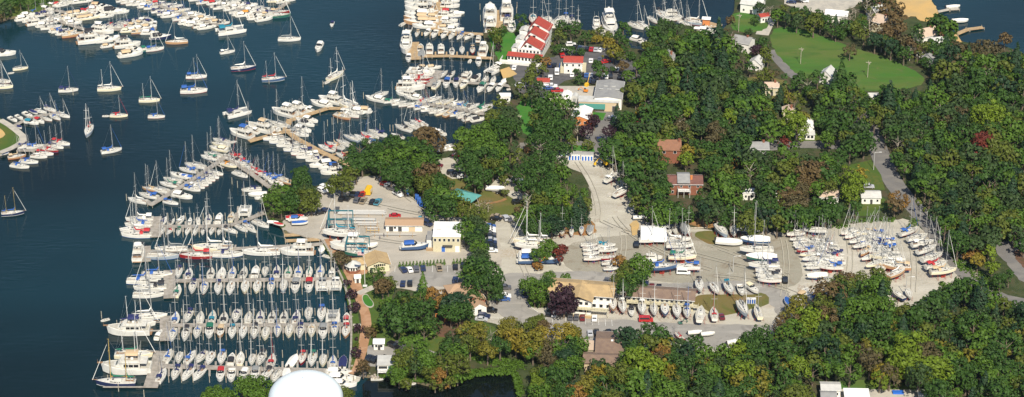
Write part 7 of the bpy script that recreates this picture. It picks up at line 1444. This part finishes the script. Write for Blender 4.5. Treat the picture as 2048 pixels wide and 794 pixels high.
# shoreline marsh and bushes round the pond
mb = MB()
for (xa, ya, xb, yb, n, w_) in ((760, 748, 800, 756, 80, 5), (800, 752, 880, 764, 150, 6), (880, 762, 940, 750, 120, 6), (940, 744, 1030, 740, 220, 10), (1030, 742, 1042, 790, 120, 6), (960, 715, 1040, 730, 260, 14), (540, 436, 566, 452, 30, 4), (690, 344, 740, 300, 60, 4), (1196, 206, 1290, 200, 40, 4), (1040, 190, 1050, 206, 20, 3), (1920, 520, 1990, 580, 140, 12), (1880, 480, 1930, 540, 90, 7), (1700, 440, 1800, 438, 70, 6), (1560, 462, 1700, 450, 60, 4), (1290, 440, 1390, 440, 60, 4), (1812, 470, 1830, 440, 60, 8)):
    for i in range(n):
        t = ru_.random(); p = G(xa + (xb - xa) * t + ru_.uniform(-w_, w_), ya + (yb - ya) * t + ru_.uniform(-w_, w_) * .6, LZ + .4); s0 = ru_.uniform(.4, 1.1)
        for k in range(9):
            n_ = Vector((ru_.gauss(0, 1), ru_.gauss(0, 1), abs(ru_.gauss(.4, .6)))); leafquad(mb, p + n_.normalized() * s0 - Vector((0, 0, .3)), n_, .35, ru_)
tag(link('shore_bushes', mb.mesh('shore_bushes', ['leaf_mg'])), 'low bushes along the pond shore, banks and lane edge', 'undergrowth', None, 'stuff')
# clipped hedges
def hedge(pts_, label):
    pl = [G(x, y, LZ + 1) for x, y in pts_]; mb = MB(); rr = random.Random(4); L = (pl[1] - pl[0]).length; n = int(L / 1.25); off = pl[0].copy(); off.z = LZ
    for i in range(n):
        c = pl[0].lerp(pl[1], (i + .5) / n) - off; c.z = .9
        for k in range(70):
            t = rr.random(); a = rr.uniform(0, 6.283); q = .75 * (1 - t) + .08; v = Vector((q * math.cos(a), q * math.sin(a), -.8 + 2.2 * t)); leafquad(mb, c + v, Vector((math.cos(a), math.sin(a), .6)), .22, rr)
        mb.tube((c.x, c.y, 0), (c.x, c.y, 1.6), .35, .05, 6)
    o = link('hedge', mb.mesh('hedge', ['leaf_mg']), None, off); tag(o, label, 'hedge')
hedge(((796, 530), (892, 524)), 'long spiky hedge along the car park below the yard'); hedge(((904, 524), (952, 520)), 'short spiky hedge right of the long one by the big tree')
HZ = .000016
# ------------------------------------------------------------------ sky, sun, camera
EL = 46.0; AZ = math.atan2(.2, -1.0)
w = bpy.data.worlds.new('World'); scene.world = w; w.use_nodes = True; nt = w.node_tree; nt.nodes.clear()
out = nt.nodes.new('ShaderNodeOutputWorld'); bg = nt.nodes.new('ShaderNodeBackground'); sk = nt.nodes.new('ShaderNodeTexSky')
sk.sky_type = 'NISHITA'; sk.sun_disc = False; sk.sun_elevation = R(EL); sk.sun_rotation = AZ; sk.altitude = 100; sk.air_density = 1.0; sk.dust_density = .6; sk.ozone_density = 1.6
bg.inputs['Strength'].default_value = .088
nt.links.new(sk.outputs[0], bg.inputs[0]); nt.links.new(bg.outputs[0], out.inputs[0])
ld = bpy.data.lights.new('sun', 'SUN'); ld.energy = 4.8; ld.angle = R(.53); ld.color = (1, .91, .76); lo = bpy.data.objects.new('sun', ld); col.objects.link(lo)
sd = Vector((math.sin(AZ) * math.cos(R(EL)), math.cos(AZ) * math.cos(R(EL)), math.sin(R(EL)))); lo.rotation_euler = sd.to_track_quat('Z', 'Y').to_euler(); lo.location = (0, -200, 400)
cd = bpy.data.cameras.new('camera'); cd.sensor_width = 36; cd.lens = 36 * FPX / 2048; cd.clip_start = 10; cd.clip_end = 30000
co = bpy.data.objects.new('camera', cd); col.objects.link(co); co.location = CAM; co.rotation_euler = (math.pi / 2 - TC, 0, 0); scene.camera = co
vs = scene.view_settings; vs.view_transform = 'Standard'; vs.look = 'None'; vs.gamma = 1; vs.exposure = .5; vs.use_curve_mapping = False
scene.render.engine = 'CYCLES'; scene.cycles.max_bounces = 5; scene.cycles.use_denoising = True

# thin air between the aircraft and the far shore
hm = bpy.data.materials.new('haze'); hm.use_nodes = True; nt = hm.node_tree; nt.nodes.clear(); ho = nt.nodes.new('ShaderNodeOutputMaterial'); pv = nt.nodes.new('ShaderNodeVolumePrincipled')
pv.inputs['Color'].default_value = (.62, .78, 1, 1); pv.inputs['Density'].default_value = HZ; pv.inputs['Anisotropy'].default_value = .2; nt.links.new(pv.outputs[0], ho.inputs['Volume']); M['haze'] = hm
tag(link('haze', MB().box(-9500, 9500, -3500, 14500, -4, 470).mesh('haze', ['haze'])), 'thin bluish summer air over the whole harbour', 'haze', None, 'stuff')
